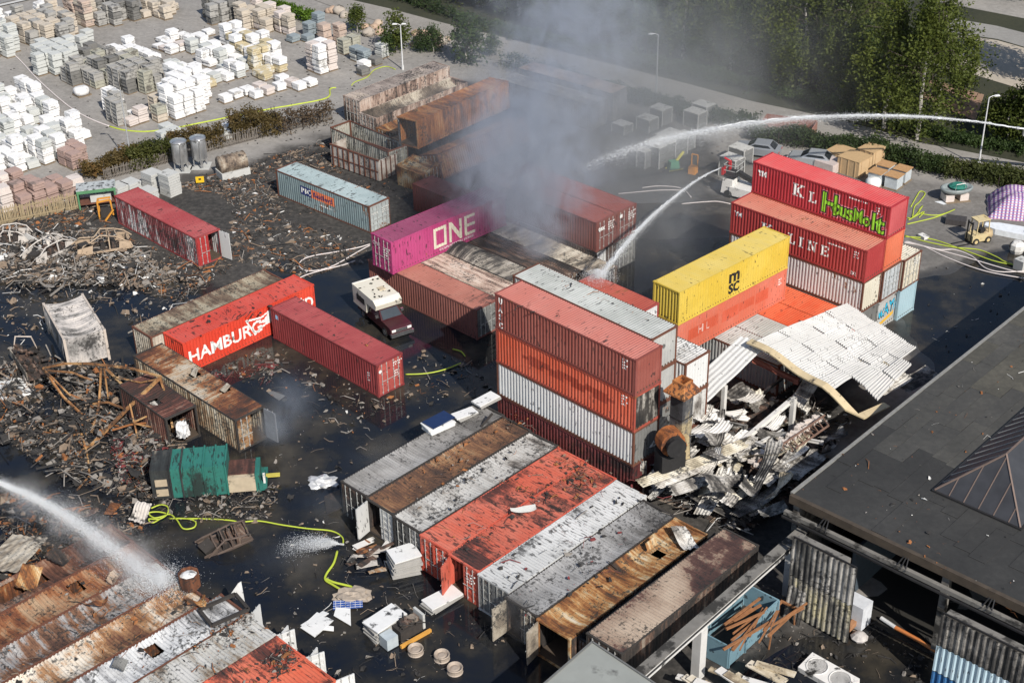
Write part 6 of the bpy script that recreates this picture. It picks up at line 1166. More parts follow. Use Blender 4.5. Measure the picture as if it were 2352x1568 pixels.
# ------------------------------------------------------------------ hoses
HW = plain('hose_white', (.62, .56, .54), .6, var=.15); HY = plain('hose_yellow', (.42, .5, .05), .55, var=.2)
def hose(label, pts, mat, r=.05, z=.1, cat='hose'):
    P = [at(*p, z) for p in pts]; Q = []
    for i in range(len(P) - 1):
        p0, p1, p2, p3 = P[max(i - 1, 0)], P[i], P[i + 1], P[min(i + 2, len(P) - 1)]
        for k in range(6):
            u = k / 6; Q.append(.5 * ((2 * p1) + (p2 - p0) * u + (2 * p0 - 5 * p1 + 4 * p2 - p3) * u * u + (3 * p1 - p0 - 3 * p2 + p3) * u ** 3))
    Q.append(P[-1]); return simple('fire_hose', label, cat, MB().tube(Q, r, 6), mat, smooth=True)
Z = lambda o, L_: [zp(*o, *p) for p in L_]
hose('white fire hose curving through the stone yard', Z((0, 0), [(120, 460), (200, 540), (290, 640), (440, 780), (600, 910), (760, 1000), (920, 1062)]), HW, .08); hose('yellow fire hose continuing the white one along the hedge', Z((0, 0), [(920, 1062), (1050, 1095), (1250, 1105), (1500, 1070), (1700, 1030), (2276, 915)]) + Z((800, 0), [(430, 885), (720, 825), (750, 750), (800, 738)]), HY, .08); hose('yellow hose end arching over the pale container roof', Z((800, 0), [(930, 720), (960, 690), (1060, 650), (1120, 590), (1220, 560), (1300, 585)]), HY)
hose('white hose looping beside the magenta container', Z((800, 550), [(1085, 660), (980, 690), (800, 725), (620, 755), (520, 790), (490, 840), (540, 880), (640, 880), (780, 840), (1000, 715), (1085, 670)]), HW); hose('white hose from the loop to the red orange container', Z((800, 550), [(960, 800), (860, 835), (680, 880), (560, 915), (490, 945)]), HW)
hose('yellow hose lying in the water by the dark red container', Z((800, 1100), [(1385, 362), (1550, 355), (1700, 325), (1850, 268)]), HY); hose('short yellow hose bend under the four-high stack', Z((800, 1100), [(1780, 150), (1850, 170), (1885, 210)]), HY)
o = (2500, 450); hose('tangled yellow hose heap behind the bright red container', Z(o, [(1300, 690), (1340, 690), (1360, 600), (1400, 560), (1450, 490), (1410, 470), (1380, 510), (1330, 600)]), HY); hose('yellow hose coil next to the tangled heap', Z(o, [(1300, 745), (1450, 710), (1560, 680), (1700, 620), (1560, 670), (1400, 650), (1430, 590), (1380, 660), (1310, 710), (1440, 640), (1400, 690)]), HY); hose('yellow hose lying over asphalt above the white ones', Z(o, [(1280, 840), (1450, 890), (1700, 940), (1900, 960), (2050, 1020), (2120, 1060), (2281, 1110)]), HY); hose('second yellow hose crossing the first', Z(o, [(1280, 850), (1500, 870), (1700, 935), (1850, 990), (2050, 1060), (2281, 1100)]), HY)
hose('white hose curving widest across the wet asphalt', Z(o, [(1270, 900), (1430, 930), (1600, 1010), (1800, 1090), (2000, 1150), (2281, 1200)]), HW); hose('white hose beside the widest one', Z(o, [(1270, 890), (1450, 935), (1650, 985), (1850, 1040), (2050, 1100), (2200, 1140), (2281, 1150)]), HW); hose('grey white hose snaking between the two white ones', Z(o, [(1280, 885), (1550, 955), (1700, 960), (1850, 1020), (1950, 1110), (2080, 1145), (2281, 1140)]), HW)
o = (0, 1648); hose('yellow hose tangle beside the green compactor', Z(o, [(1270, 100), (1350, 70), (1410, 90), (1400, 150), (1300, 180), (1250, 140), (1330, 130), (1400, 150), (1340, 190), (1250, 190), (1290, 220), (1410, 150), (1480, 190), (1540, 270), (1630, 260), (1640, 210), (1560, 185), (1420, 185)]), HY); hose('thin yellow hose running from the tangle to the spray', Z(o, [(1420, 185), (1700, 188), (1960, 205), (2050, 250), (2065, 300)]) , HY); hose('yellow hose arching towards the small spray', Z((800, 1648), [(-60, 230), (20, 215), (160, 207), (350, 240), (560, 270), (760, 290), (850, 340), (860, 400)]), HY)
hose('bright yellow hose kinked below the small spray', Z((800, 1648), [(810, 460), (780, 560), (720, 650), (710, 700), (770, 740), (860, 795)]), HY, .075); hose('twin yellow hose ending in the crumpled tarp', Z((800, 1648), [(715, 690), (780, 720), (880, 745), (930, 760), (955, 795)]), HY, .075)
hose('pale hose on wet asphalt behind the water jet', Z((1600, 450), [(1150, 490), (1320, 475), (1500, 460), (1680, 460)]), HW); hose('second pale hose on wet asphalt near the rescue cage', Z((1600, 450), [(1350, 440), (1500, 425), (1680, 445), (1760, 520)]), HW); hose('thin pale hose leading to the rescue cage', Z((1600, 450), [(1680, 575), (1850, 560), (1980, 555), (2090, 575)]), HW)
# ------------------------------------------------------------------ vegetation
def leafmat(name, lo, hi, trans=.35, hi2=None):
    t = NT(name); p = t.pos(); n = t.noise(p, .55, 3); n2 = t.noise(p, 4.5, 2); oi = t.n('ShaderNodeObjectInfo').outputs['Random']
    f = t.math('ADD', t.math('MULTIPLY', n, .5), t.math('ADD', t.math('MULTIPLY', n2, .35), t.math('MULTIPLY', oi, .15)))
    c = t.ramp(f, [(.3, lo), (.6, hi), (.78, hi2 or [x * 1.25 for x in hi])])
    t.done(c, .6, spec=.25)
    tr = t.n('ShaderNodeBsdfTranslucent'); t.l(c, tr.inputs[0]); mx = t.n('ShaderNodeMixShader'); mx.inputs[0].default_value = trans; t.l(t.b.outputs[0], mx.inputs[1]); t.l(tr.outputs[0], mx.inputs[2]); t.l(mx.outputs[0], t.out.inputs[0]); return t.mat
LF = [leafmat('birch_leaves', (.04, .062, .013), (.13, .155, .03), .42, (.21, .2, .045)), leafmat('dark_leaves', (.022, .045, .014), (.065, .1, .028)), leafmat('hedge_leaves', (.022, .042, .014), (.06, .088, .026)), leafmat('autumn_leaves', (.05, .045, .02), (.12, .085, .03), .3, (.22, .11, .035)), leafmat('bright_leaves', (.05, .1, .01), (.11, .19, .02), .3), leafmat('dry_leaves', (.04, .03, .02), (.11, .075, .045), .2)]
BARK = plain('birch_bark', (.42, .39, .35), .9, var=.3, scale=3, dirt=.35); BARKD = plain('dark_bark', (.06, .045, .035), .95)
def leaf_quads(m, c, r_, n, spread, size, droop=0.0):
    for k in range(n):
        p = c + Vector((r_.gauss(0, spread), r_.gauss(0, spread), r_.gauss(0, spread * .7) - droop * r_.random()))
        a = Vector((r_.uniform(-1, 1), r_.uniform(-1, 1), r_.uniform(-1, .4))).normalized(); b = a.cross(Vector((r_.uniform(-1, 1), r_.uniform(-1, 1), r_.uniform(-1, 1)))).normalized(); s_ = size * r_.uniform(.6, 1.3)
        m.add([p - a * s_, p + b * s_ * .5, p + a * s_, p - b * s_ * .5], [(0, 1, 2, 3)])
def tree_meshes(seed, H, rad, birch=True, n=300, per=22):
    r_ = random.Random(seed); tr = MB(); pts = [Vector((0, 0, 0))]
    for k in range(1, 7): pts.append(Vector((r_.uniform(-.25, .25) * k * .4, r_.uniform(-.25, .25) * k * .4, H * .92 * k / 6)))
    tr.tube(pts, .2 * H / 13, 7, r1=.03)
    for k in range(14):
        f = r_.uniform(.3, .9); b = pts[min(5, int(f * 6))].lerp(pts[min(6, int(f * 6) + 1)], f * 6 % 1); a = r_.random() * 6.28; L_ = rad * r_.uniform(.5, .95) * (1.1 - f * .6)
        e = b + Vector((math.cos(a) * L_, math.sin(a) * L_, L_ * r_.uniform(.3, .8))); tr.tube([b, (b + e) / 2 + Vector((0, 0, .3)), e, e + Vector((math.cos(a) * .5, math.sin(a) * .5, -.7 if birch else .2))], .05, 5, r1=.012, mi=1)
    cr = MB(); lobes = [(r_.random() * 6.28, r_.uniform(.25, .95), r_.uniform(.45, 1.0)) for _ in range(15)]
    for k in range(n):
        if r_.random() < .75:
            a, f, q = r_.choice(lobes); a += r_.gauss(0, .25); f = min(1, max(.16, f + r_.gauss(0, .08))); rr = rad * q * r_.uniform(.55, 1.05)
        else: a, f, rr = r_.random() * 6.28, r_.uniform(.2, 1), rad * r_.random() ** .5 * .8
        w = math.sin(min(1, (f - .08) * 1.25) * math.pi) ** .6 if f < .88 else (1 - f) / .12 * .5 + .1
        c = Vector((math.cos(a) * rr * w, math.sin(a) * rr * w, H * f)); leaf_quads(cr, c, r_, per, .24 if birch else .42, .17, 2.8 if birch else .3)
    return tr.mesh('trunk'), cr.mesh('crown')
TREES = [tree_meshes(k, 13.5, 4.4 + .4 * (k % 2), True, 300, 30) for k in range(4)] + [tree_meshes(10 + k, 11, 4.6, False, 300, 24) for k in range(2)]
SMALL = [tree_meshes(30 + k, 4.6, 1.7, False, 90, 20) for k in range(3)]
rv = random.Random(4)
def tree(label, px, kind, s_, mat, group=None, bark=None, meshes=None):
    p = at(*px); t = thing('birch_tree' if kind < 4 and meshes is None else 'leafy_tree', label, 'tree', p, rv.random() * 6.28, group); tm, cm_ = (meshes or TREES)[kind]; link('trunk', tm, [bark or (BARK if kind < 4 else BARKD), BARKD], t, scale=s_); link('crown', cm_, mat, t, scale=s_); return t
row = [(930, -8), (1010, 12), (1085, 30), (1180, 66), (1275, 92), (1375, 118), (1475, 146), (1570, 168), (1665, 192), (1755, 212), (1850, 240), (1935, 266)]
for k, (x, y) in enumerate(row):
    tree('weeping birch in the dark row along the far side of the road', (x + rv.uniform(-15, 15), y - 20 + rv.uniform(-8, 0)), k % 4, rv.uniform(.85, 1.1), LF[0] if k % 3 else LF[1], 'birches along the far roadside')
    tree('dark broad tree in the wood behind the roadside birches', (x + 50 + rv.uniform(-20, 20), y - 85 + rv.uniform(-10, 5)), 4 + k % 2, rv.uniform(1.0, 1.3), LF[1], 'dark trees of the wood')
for k in range(14): tree('round dark tree at the edge of the wood', (960 + k * 76 + rv.uniform(-20, 20), -15 + k * 19 + rv.uniform(-8, 8)), 4 + k % 2, rv.uniform(.7, .95), LF[1 if k % 3 else 2], 'round trees at the wood edge')
for k in range(16): tree('leafy birch filling the gaps behind the roadside row', (930 + k * 68 + rv.uniform(-20, 20), -50 + k * 18 + rv.uniform(-10, 10)), k % 4, rv.uniform(.95, 1.2), LF[(k + 1) % 2], 'birches behind the roadside row')
for k in range(12): tree('tall birch deep in the wood beyond the road', (900 + k * 100 + rv.uniform(-20, 20), -140 + k * 17 + rv.uniform(-15, 10)), k % 4, rv.uniform(1.0, 1.3), LF[k % 2], 'tall birches deep in the wood')
tree('big sunlit weeping birch beside the clearing', (2105, 322), 0, 1.12, LF[0]); tree('second sunlit birch left of the clearing', (2030, 296), 2, 1.05, LF[0]); tree('sunlit birch behind the big one at the clearing', (2150, 265), 1, 1.0, LF[0]); tree('birch leaning over the water monitor', (2420, 345), 3, 1.05, LF[0]); tree('birch at the far corner beyond the clearing', (2460, 200), 1, 1.15, LF[0]); tree('dark tree behind the far lane', (2230, -20), 4, 1.1, LF[1]); tree('dark tree at the end of the far lane', (2360, 0), 5, 1.1, LF[1])
for k, (x, y, s_) in enumerate(((2275, 318, .95), (2315, 330, 1.2), (2345, 322, 1.3), (2205, 235, .9))): tree(['low bush tree below the clearing', 'low bush tree before the lamp post', 'dense low tree by the water monitor', 'thin bush at the clearing edge'][k], (x, y), k % 3, s_, LF[0], meshes=SMALL)
for k, (x, y, s_) in enumerate(((980, 280, .75), (1310, 440, 1.05), (1900, 540, 1.25), (1240, 470, .6), (1520, 440, .6), (1620, 440, .7), (2120, 480, .6))): tree(['round shrub beside the pink brick pallets', 'young birch shrub next to the two-headed lamp post', 'tall shrub veiled by blue smoke', 'low shrub at the foot of the young birch', 'low shrub below the boulders', 'dark shrub below the boulders in smoke', 'dark shrub behind the orange container'][k], zp(800, 0, x, y), k % 3, s_, LF[0] if k < 2 else LF[1], meshes=SMALL)
def bush_row(name, label, A, B, w, h, n, mat, cat='hedge', size=.13, stems=True, per=16, gap=.12):
    a, b = at(*A), at(*B); t = thing(name, label, cat, a); r_ = random.Random(len(label)); m = MB(); st_ = MB(); d = b - a; s_ = Vector((-d.y, d.x, 0)).normalized()
    for k in range(n):
        f = r_.random(); hh = h * (.75 + .5 * (mnoise.noise((f * d.length * .35, len(label), 0)) + .3))
        if hh < h * gap * 3 and r_.random() < .6: continue
        v = r_.random() ** .6; c = d * f + s_ * r_.gauss(0, w * .3) * (1 - v * .3) + Vector((0, 0, .15 + hh * v)); leaf_quads(m, c, r_, per, .2, size)
    link('foliage', m.mesh('foliage'), mat, t)
    if stems:
        for k in range(max(3, n // 18)):
            f = r_.random(); p = d * f + s_ * r_.gauss(0, w * .2); st_.tube([p, p + Vector((r_.uniform(-.2, .2), r_.uniform(-.2, .2), h * r_.uniform(.6, 1.1)))], .03, 4)
        tag(link('stems', st_.mesh('stems'), BARKD, t), kind='stuff')
    return t
o = (2500, 0)
bush_row('hedge', 'clipped green hedge behind the plywood crates', zp(*o, 0, 1165), zp(*o, 900, 1310), 2.0, 1.5, 620, LF[2]); bush_row('hedge', 'green hedge between the wrapped boat and the road', zp(*o, 900, 1310), zp(*o, 1620, 1470), 2.2, 1.6, 560, LF[2]); bush_row('hedge', 'yellowing hedge in front of the tall lamp post', zp(*o, 1620, 1470), zp(*o, 2350, 1600), 2.4, 1.6, 560, leafmat('yellowing_leaves', (.035, .05, .015), (.085, .095, .025), .3, (.16, .13, .03)))
bush_row('hedge', 'dark hedge in smoke along the near roadside', zp(1600, 0, 1250, 860), zp(1600, 0, 2300, 1100), 2.0, 1.4, 500, LF[1]); bush_row('hedge', 'dark shrubs in dense smoke behind the pale trailers', zp(1600, 0, 200, 560), zp(1600, 0, 1250, 860), 2.0, 1.6, 300, LF[1])
bush_row('autumn_shrubs', 'olive and brown shrubs behind the slab stacks', zp(0, 0, 720, 1510), zp(0, 0, 1240, 1370), 1.8, 1.7, 420, LF[3], 'shrub'); bush_row('autumn_shrubs', 'green and olive shrubs around the slender lamp post', zp(0, 0, 1090, 1440), zp(0, 0, 1440, 1330), 1.6, 2.3, 340, leafmat('olive_leaves', (.03, .042, .012), (.085, .09, .022), .3, (.14, .12, .03)), 'shrub'); bush_row('autumn_shrubs', 'orange brown shrubs behind the silver silos', zp(0, 0, 1440, 1290), zp(0, 0, 1880, 1230), 1.6, 2.2, 260, LF[3], 'shrub'); bush_row('autumn_shrubs', 'scorched brown shrubs behind the tank', zp(800, 0, -80, 1170), zp(800, 0, 330, 1120), 2.4, 2.6, 330, LF[3], 'shrub'); bush_row('autumn_shrubs', 'bare scorched shrubs near the burnt-out cluster', zp(800, 0, 330, 1130), zp(800, 0, 760, 1010), 2.2, 2.2, 200, LF[5], 'shrub', per=9)
bush_row('creeper', 'bright green creeper over the tan blocks', zp(800, 0, 200, 80), zp(800, 0, 590, 190), 1.6, 1.4, 260, LF[4], 'creeper', stems=False)
for k, (A, B, h) in enumerate((((1120, 92), (1330, 140), 1.8), ((1330, 140), (1560, 196), 1.8), ((1560, 196), (1760, 235), 2.0), ((1760, 235), (1990, 300), 1.8), ((1990, 300), (2180, 345), 1.2), ((900, 15), (1120, 92), 1.6), ((2180, 345), (2352, 372), 1.0))): bush_row('roadside_shrubs', ['undergrowth below the birches, smoky middle stretch', 'undergrowth below the birches behind the smoke column', 'bright undergrowth where the grey lamp post stands', 'undergrowth crossed by the long water jet', 'low undergrowth under the big sunlit birch', 'undergrowth at the bend by the boulders', 'sparse undergrowth below the water monitor'][k], (A[0] + 4, A[1] - 20), (B[0] + 4, B[1] - 20), 1.8, h * .75, 260, LF[2] if k in (2, 5) else LF[1], 'undergrowth', stems=False)
# ------------------------------------------------------------------ vehicles and wrecks
rw = random.Random(17)
t = thing('camper_pickup', 'dark maroon pickup with a cream camper box standing in water', 'pickup', (-9.75, 98.4, 0), R(-58)); MRN = plain('pickup_maroon', (.05, .01, .014), .35, var=.3); CRM_ = plain('camper_cream', (.66, .62, .52), .6, var=.1, dirt=.08); CHR = plain('chrome', (.6, .6, .6), .2, .9)
W2 = .92
prof = [(2.75, .45), (2.75, .95), (2.55, 1.08), (1.35, 1.15), (.75, 1.72), (-.55, 1.75), (-.8, 1.15), (-2.6, 1.1), (-2.6, .45)]
n = len(prof); m = MB(); m.add([(x, -W2 * (1 if z < 1.2 else .85), z) for x, z in prof] + [(x, W2 * (1 if z < 1.2 else .85), z) for x, z in prof], [tuple(range(n)), tuple(range(2 * n - 1, n - 1, -1))] + [(i, n + i, n + (i + 1) % n, (i + 1) % n) for i in range(n)]); link('body', m.mesh('body'), MRN, t)
GLS = plain('pickup_glass', (.05, .06, .07), .08)
link('windscreen', MB().add([(1.34, -.8, 1.17), (1.34, .8, 1.17), (.78, .7, 1.69), (.78, -.7, 1.69)], [(0, 1, 2, 3)]).mesh('windscreen'), GLS, t, (.02, 0, .02))
for sy in (-1, 1): link('side_window', MB().add([(1.1, sy * .9, 1.2), (-.5, sy * .9, 1.2), (-.45, sy * .8, 1.66), (.7, sy * .8, 1.66)], [(0, 1, 2, 3)]).mesh('side_window'), GLS, t, (0, sy * .02, 0)); link('headlight', MB().box((2.77, sy * .66, .85), (.06, .34, .18)).mesh('headlight'), WHITE, t); link('mirror', MB().box((.9, sy * 1.08, 1.35), (.12, .22, .22)).mesh('mirror'), CHR, t)
link('grille', MB().box((2.78, 0, .84), (.06, .95, .22)).mesh('grille'), CHR, t); link('bumper', MB().box((2.85, 0, .5), (.22, 1.9, .24)).mesh('bumper'), CHR, t)
for x in (-1.7, 1.75):
    for sy in (-1, 1): w = link('wheel', MB().tube([(x, sy * .7, .38), (x, sy * .95, .38)], .38, 14).mesh('wheel'), plain('tyre', (.02, .02, .02), .8), t); link('rim', MB().tube([(x, sy * .94, .38), (x, sy * .965, .38)], .22, 10).mesh('rim'), CHR, w)
m = MB(); pr = [(-2.9, .95), (-2.9, 2.52), (.55, 2.52), (.95, 2.25), (.85, 1.85), (-.62, 1.8), (-.75, .95)]; n = len(pr); m.add([(x, -1.12, z) for x, z in pr] + [(x, 1.12, z) for x, z in pr], [tuple(range(n)), tuple(range(2 * n - 1, n - 1, -1))] + [(i, n + i, n + (i + 1) % n, (i + 1) % n) for i in range(n)]); link('camper_box', m.mesh('camper_box'), CRM_, t)
link('roof_hatch', MB().box((-.9, .35, 2.56), (.5, .5, .08)).mesh('roof_hatch'), plain('hatch', (.5, .42, .3), .6), t); link('roof_edge', MB().box((.45, 0, 2.5), (.12, 2.26, .1)).box((-2.88, 0, 2.5), (.12, 2.26, .1)).mesh('roof_edge'), WM, t)
for sy in (-1, 1): link('camper_window', MB().box((-1.6, sy * 1.125, 1.75), (1.3, .02, .5)).mesh('camper_window'), DARKW, t)
m = MB()
for k in range(14): m.box((rw.uniform(-2.7, .4), rw.uniform(-1, 1), 2.55), (rw.uniform(.05, .25), rw.uniform(.05, .2), .04), rw.random() * 3)
tag(link('soot_flakes', m.mesh('soot_flakes'), DARKW, t), kind='stuff')
# green press container
t = thing('waste_compactor', 'green ribbed waste compactor with a scorched black end', 'compactor', (-20.6, 77.4, 0), R(6)); GRNP = paint('compactor_green', (.02, .13, .105), 6, .14, .52, (.03, .18, .145), 111); GRND = burnt('compactor_scorched', [(0, (.012, .012, .013)), (.5, (.03, .035, .035)), (.8, (.06, .06, .055)), (1, (.2, .17, .13))], 6, 112)
link('body', MB().box((.45, 0, 1.3), (3.6, 2.3, 2.2)).mesh('body'), GRNP, t); link('scorched_end', MB().box((-1.95, 0, 1.3), (1.15, 2.3, 2.2)).mesh('scorched_end'), GRND, t)
for k in range(6): link('rib', MB().box((-1.3 + .7 * k, -1.19, 1.3), (.1, .1, 2.25)).box((-1.3 + .7 * k, 0, 2.44), (.1, 2.4, .1)).mesh('rib'), GRNP if k > 1 else GRND, t)
for z in (.7, 1.45): link('panel', MB().box((-1.9, -1.18, z), (.75, .06, .5)).mesh('panel'), plain('scorched_cream', (.42, .34, .24), .8), t)
link('hopper', MB().box((3.1, -.1, .75), (1.7, 1.9, 1.1)).mesh('hopper'), plain('hopper_cream', (.46, .38, .27), .8, var=.3, scale=2, dirt=.3), t); link('hopper_lid', MB().box((3.1, .1, 1.34), (1.7, 1.6, .08)).mesh('hopper_lid'), burnt('lid_rust', [(0, (.03, .016, .014)), (.5, (.10, .04, .03)), (1, (.24, .1, .07))], 6, 113), t)
for x, z, d in ((4.1, .7, (.3, 1.9, 1.4)), (4.4, .35, (.5, 2.1, .35))): link('ram_frame', MB().box((x, 0, z), d).mesh('ram_frame'), GRNP, t)
link('yellow_arm', MB().box((5.0, .1, .5), (.9, .3, .12)).mesh('yellow_arm'), plain('arm_yellow', (.5, .42, .08), .6), t); link('white_post', MB().box((4.5, -.7, .8), (.14, .14, .9)).mesh('white_post'), WM, t)
# burnt box truck
t = thing('burnt_box_truck', 'burnt-out grey box truck body with a caved-in roof', 'truck', (-32.3, 94.9, 0), R(-62)); BT = burnt('truck_ash', [(0, (.06, .055, .05)), (.3, (.22, .21, .2)), (.6, (.42, .39, .37)), (1, (.58, .53, .48))], -62, 114, .4, .4); BTP = plain('truck_post', (.5, .43, .37), .85, var=.25, dirt=.2)
link('roof', roof_mesh(('roof', 'truck'), 5.6, 10, lambda v: Vector((v.x, v.y * 1.05, v.z - .45 * max(0, 1 - (v.y / 1.15) ** 2) * (.6 + .5 * math.sin(v.x * 1.1))))), BT, t, (0, 0, 2.85))
for sy in (-1, 1): link('side_panel', sheet(('side_panel', 'truck'), -2.7, 2.7, .7, 2.8, 6, .35, .03, lambda v: v + Vector((0, .18 * math.sin(v.x * 1.3 + 1) * math.sin((v.z - .7) * 1.5), 0))), BT, t, (0, sy * 1.28, 0), 0 if sy < 0 else math.pi)
link('end_panel', sheet(('end_panel', 'truck'), -1.2, 1.2, .7, 2.8, 1, .3, .03), BT, t, (2.72, 0, 0), U2)
for x in (-2.75, 2.75):
    for sy in (-1, 1): link('corner_post', MB().box((x, sy * 1.27, 1.7), (.16, .16, 2.4)).mesh('corner_post'), BTP, t)
for sy in (-1, 1): link('roof_rail', MB().box((0, sy * 1.27, 2.84), (5.5, .12, .12)).mesh('roof_rail'), BTP, t)
link('chassis', MB().box((0, 0, .55), (5.6, 1.0, .3)).mesh('chassis'), FDARK, t)
t.scale = (1.12, 1.15, 1.08)
t = thing('burnt_flatbed', 'burnt flatbed with charred load beside the grey box truck', 'trailer', (-34.9, 92.0, 0), R(-58)); link('bed', MB().box((0, 0, .8), (4.2, 2.0, .15)).mesh('bed'), B_DARK, t); link('drop_side', MB().box((0, -1.0, 1.15), (4.2, .08, .6)).mesh('drop_side'), B_PALE, t); link('stanchion', MB().tube([(-2, -.9, .8), (-2.2, -.4, 2.2), (-1.7, .6, 2.1), (-1.9, .9, .8)], .06, 6).mesh('stanchion'), BTP, t)
for x in (-1.2, 1.2): link('wheel', MB().tube([(x, -1.05, .42), (x, -.8, .42)], .42, 14).mesh('wheel'), BTP, t)
m = MB()
for k in range(60): m.box((rw.uniform(-2, 2), rw.uniform(-.9, .9), rw.uniform(.9, 1.5)), (rw.uniform(.15, .6), rw.uniform(.1, .4), rw.uniform(.05, .3)), rot=Matrix.Rotation(rw.random() * 3, 3, 'Z') @ Matrix.Rotation(rw.random(), 3, 'X'))
tag(link('charred_load', m.mesh('charred_load'), B_DARK, t), kind='stuff')
# orange steel truss
OT = burnt('truss_ochre', [(0, (.08, .04, .02)), (.4, (.26, .12, .045)), (.7, (.40, .22, .09)), (1, (.46, .3, .15))], 20, 115, .6, .2)
base = za(0, 1100, 850, 640, 0); t = thing('buckled_truss', 'buckled ochre steel truss rising out of the charred heap', 'truss', base)
n_ = lambda x, y, z: za(0, 1100, x, y, z) - base
for pts, r in (([(360, 310, 2.6), (540, 272, 3.1), (740, 270, 3.4), (1100, 310, 3.4), (1350, 380, 3.3)], .1), ([(360, 310, 2.6), (530, 550, 1.0), (690, 700, .1)], .11), ([(370, 320, 2.6), (590, 540, 1.0)], .07), ([(850, 310, 3.4), (840, 500, 1.6), (830, 640, .9), (770, 850, .1)], .11), ([(875, 310, 3.4), (910, 560, .9)], .08), ([(890, 310, 3.4), (1020, 440, 2.2), (1150, 540, 1.6)], .1), ([(1340, 395, 3.3), (1100, 620, 1.8), (770, 955, .2)], .15), ([(1345, 390, 3.3), (1400, 560, 1.8), (1460, 860, .2)], .11), ([(1090, 610, 2.0), (1130, 780, 1.0), (1165, 935, .2)], .08), ([(1120, 765, 1.2), (1390, 640, 1.9)], .07), ([(1130, 775, 1.2), (1400, 830, .5)], .06), ([(400, 330, 2.5), (600, 345, 2.6), (770, 410, 2.3)], .08), ([(540, 1085, .2), (760, 955, .3)], .09), ([(700, 910, .5), (740, 1060, .3), (755, 1230, .2)], .09), ([(755, 1210, .2), (650, 1330, .1)], .07), ([(780, 610, .9), (900, 595, 1.2), (1050, 650, .6)], .09), ([(950, 380, 2.9), (1180, 430, 2.6), (1330, 400, 3.2)], .06), ([(420, 830, .3), (600, 870, .4), (720, 860, .3)], .08)):
    P = [n_(*p) for p in pts]; mm = MB()
    for i in range(len(P) - 1): mm.bar(P[i], P[i + 1] + (P[i + 1] - P[i]).normalized() * r * .5, r * 1.25, r * 1.25)
    link('steel_member', mm.mesh('steel_member'), OT, t)
# car wrecks
def wreck(label, base, rz, mat, s_=1.0, cat='car wreck', seed=0, tilt=(0, 0), wheels=True):
    r_ = random.Random(seed); t = thing('burnt_car', label, cat, base, rot=(tilt[0], tilt[1], rz)); j = lambda a: r_.uniform(-a, a)
    for sy in (-1, 1):
        P = [(-2.0, sy * .8, .55 + j(.15)), (-1.6, sy * .8, .85 + j(.1)), (-.7, sy * .72, 1.1 + j(.1)), (-.1, sy * .62, 1.45 + j(.2)), (1.0, sy * .62, 1.4 + j(.2)), (1.7, sy * .75, .9 + j(.1)), (2.0, sy * .8, .6 + j(.1))]; link('roof_rail', MB().tube([(Vector(p) + Vector((j(.18), j(.15), j(.22)))) * s_ for p in P], .06, 5).mesh('roof_rail'), mat, t)
        link('sill', MB().bar(Vector((-1.9, sy * .82, .4)) * s_, Vector((1.9, sy * .82, .4)) * s_, .12, .16).mesh('sill'), mat, t); link('pillar', MB().bar(Vector((.35, sy * .8, .4)) * s_, Vector((.4, sy * .63, 1.4)) * s_, .09, .09).mesh('pillar'), mat, t)
        link('wing', MB().slab([Vector((-2.0, sy * .85, .35)) * s_, Vector((-.9, sy * .85, .4)) * s_, Vector((-.8, sy * .8, .98)) * s_, Vector((-1.9, sy * .8, .85)) * s_], .04).mesh('wing'), mat, t); link('rear_wing', MB().slab([Vector((1.0, sy * .85, .4)) * s_, Vector((2.0, sy * .85, .35)) * s_, Vector((1.9, sy * .8, .85)) * s_, Vector((1.1, sy * .78, 1.0)) * s_], .04).mesh('rear_wing'), mat, t)
    for x, z in ((-.1, 1.45), (.45, 1.45), (1.0, 1.4), (-.8, 1.05), (1.75, .95)): link('cross_bow', MB().tube([Vector((x, -.65, z)) * s_, Vector((x + j(.1), 0, z + .08 + j(.1))) * s_, Vector((x, .65, z)) * s_], .045, 5).mesh('cross_bow'), mat, t)
    link('floor_pan', MB().box((0, 0, .35 * s_), (3.6 * s_, 1.5 * s_, .08)).mesh('floor_pan'), B_DARK, t); link('engine', MB().box((-1.4 * s_, 0, .65 * s_), (.8, .8, .5), .3).mesh('engine'), FDARK, t)
    for x in (-.1, .8): link('seat_frame', MB().box((x, -.35, .7), (.45, .5, .5), taper=.7).box((x, .35, .7), (.45, .5, .5), taper=.7).mesh('seat_frame'), B_DARK, t)
    for x in (-1.25, 1.3) if wheels else ():
        for sy in (-1, 1): link('wheel', MB().tube([(x * s_, sy * .68, .3), (x * s_, sy * .86, .3)], .29, 12).mesh('wheel'), mat, t)
    return t
WT_ = plain('wreck_tan', (.40, .3, .21), .85, var=.3, scale=3, dirt=.25); WA = plain('wreck_ash', (.5, .46, .42), .85, var=.25, scale=3, dirt=.3)
wreck('burnt tan estate car shell beside the flooded edge', za(0, 550, 880, 720), R(20), WT_, 1.15, seed=1); wreck('burnt pale car shell left of the tan one', za(0, 550, 420, 760), R(55), WA, 1.05, seed=2); wreck('burnt car shell half under the charred heap by the fence', za(0, 550, 60, 660), R(15), WA, 1.0, seed=3); wreck('smouldering rusty car frame in water by the yellow hose', za(0, 1648, 1900, 400), R(25), plain('wreck_brown', (.11, .08, .065), .85, var=.3, dirt=.2), .8, seed=4, tilt=(.35, -.18), wheels=False)
t = thing('forklift_wreck', 'burnt orange forklift frame beside the scorched red container', 'forklift', za(0, 550, 900, 450), R(10)); OFR = plain('wreck_orange', (.55, .24, .03), .7, var=.3, dirt=.2)
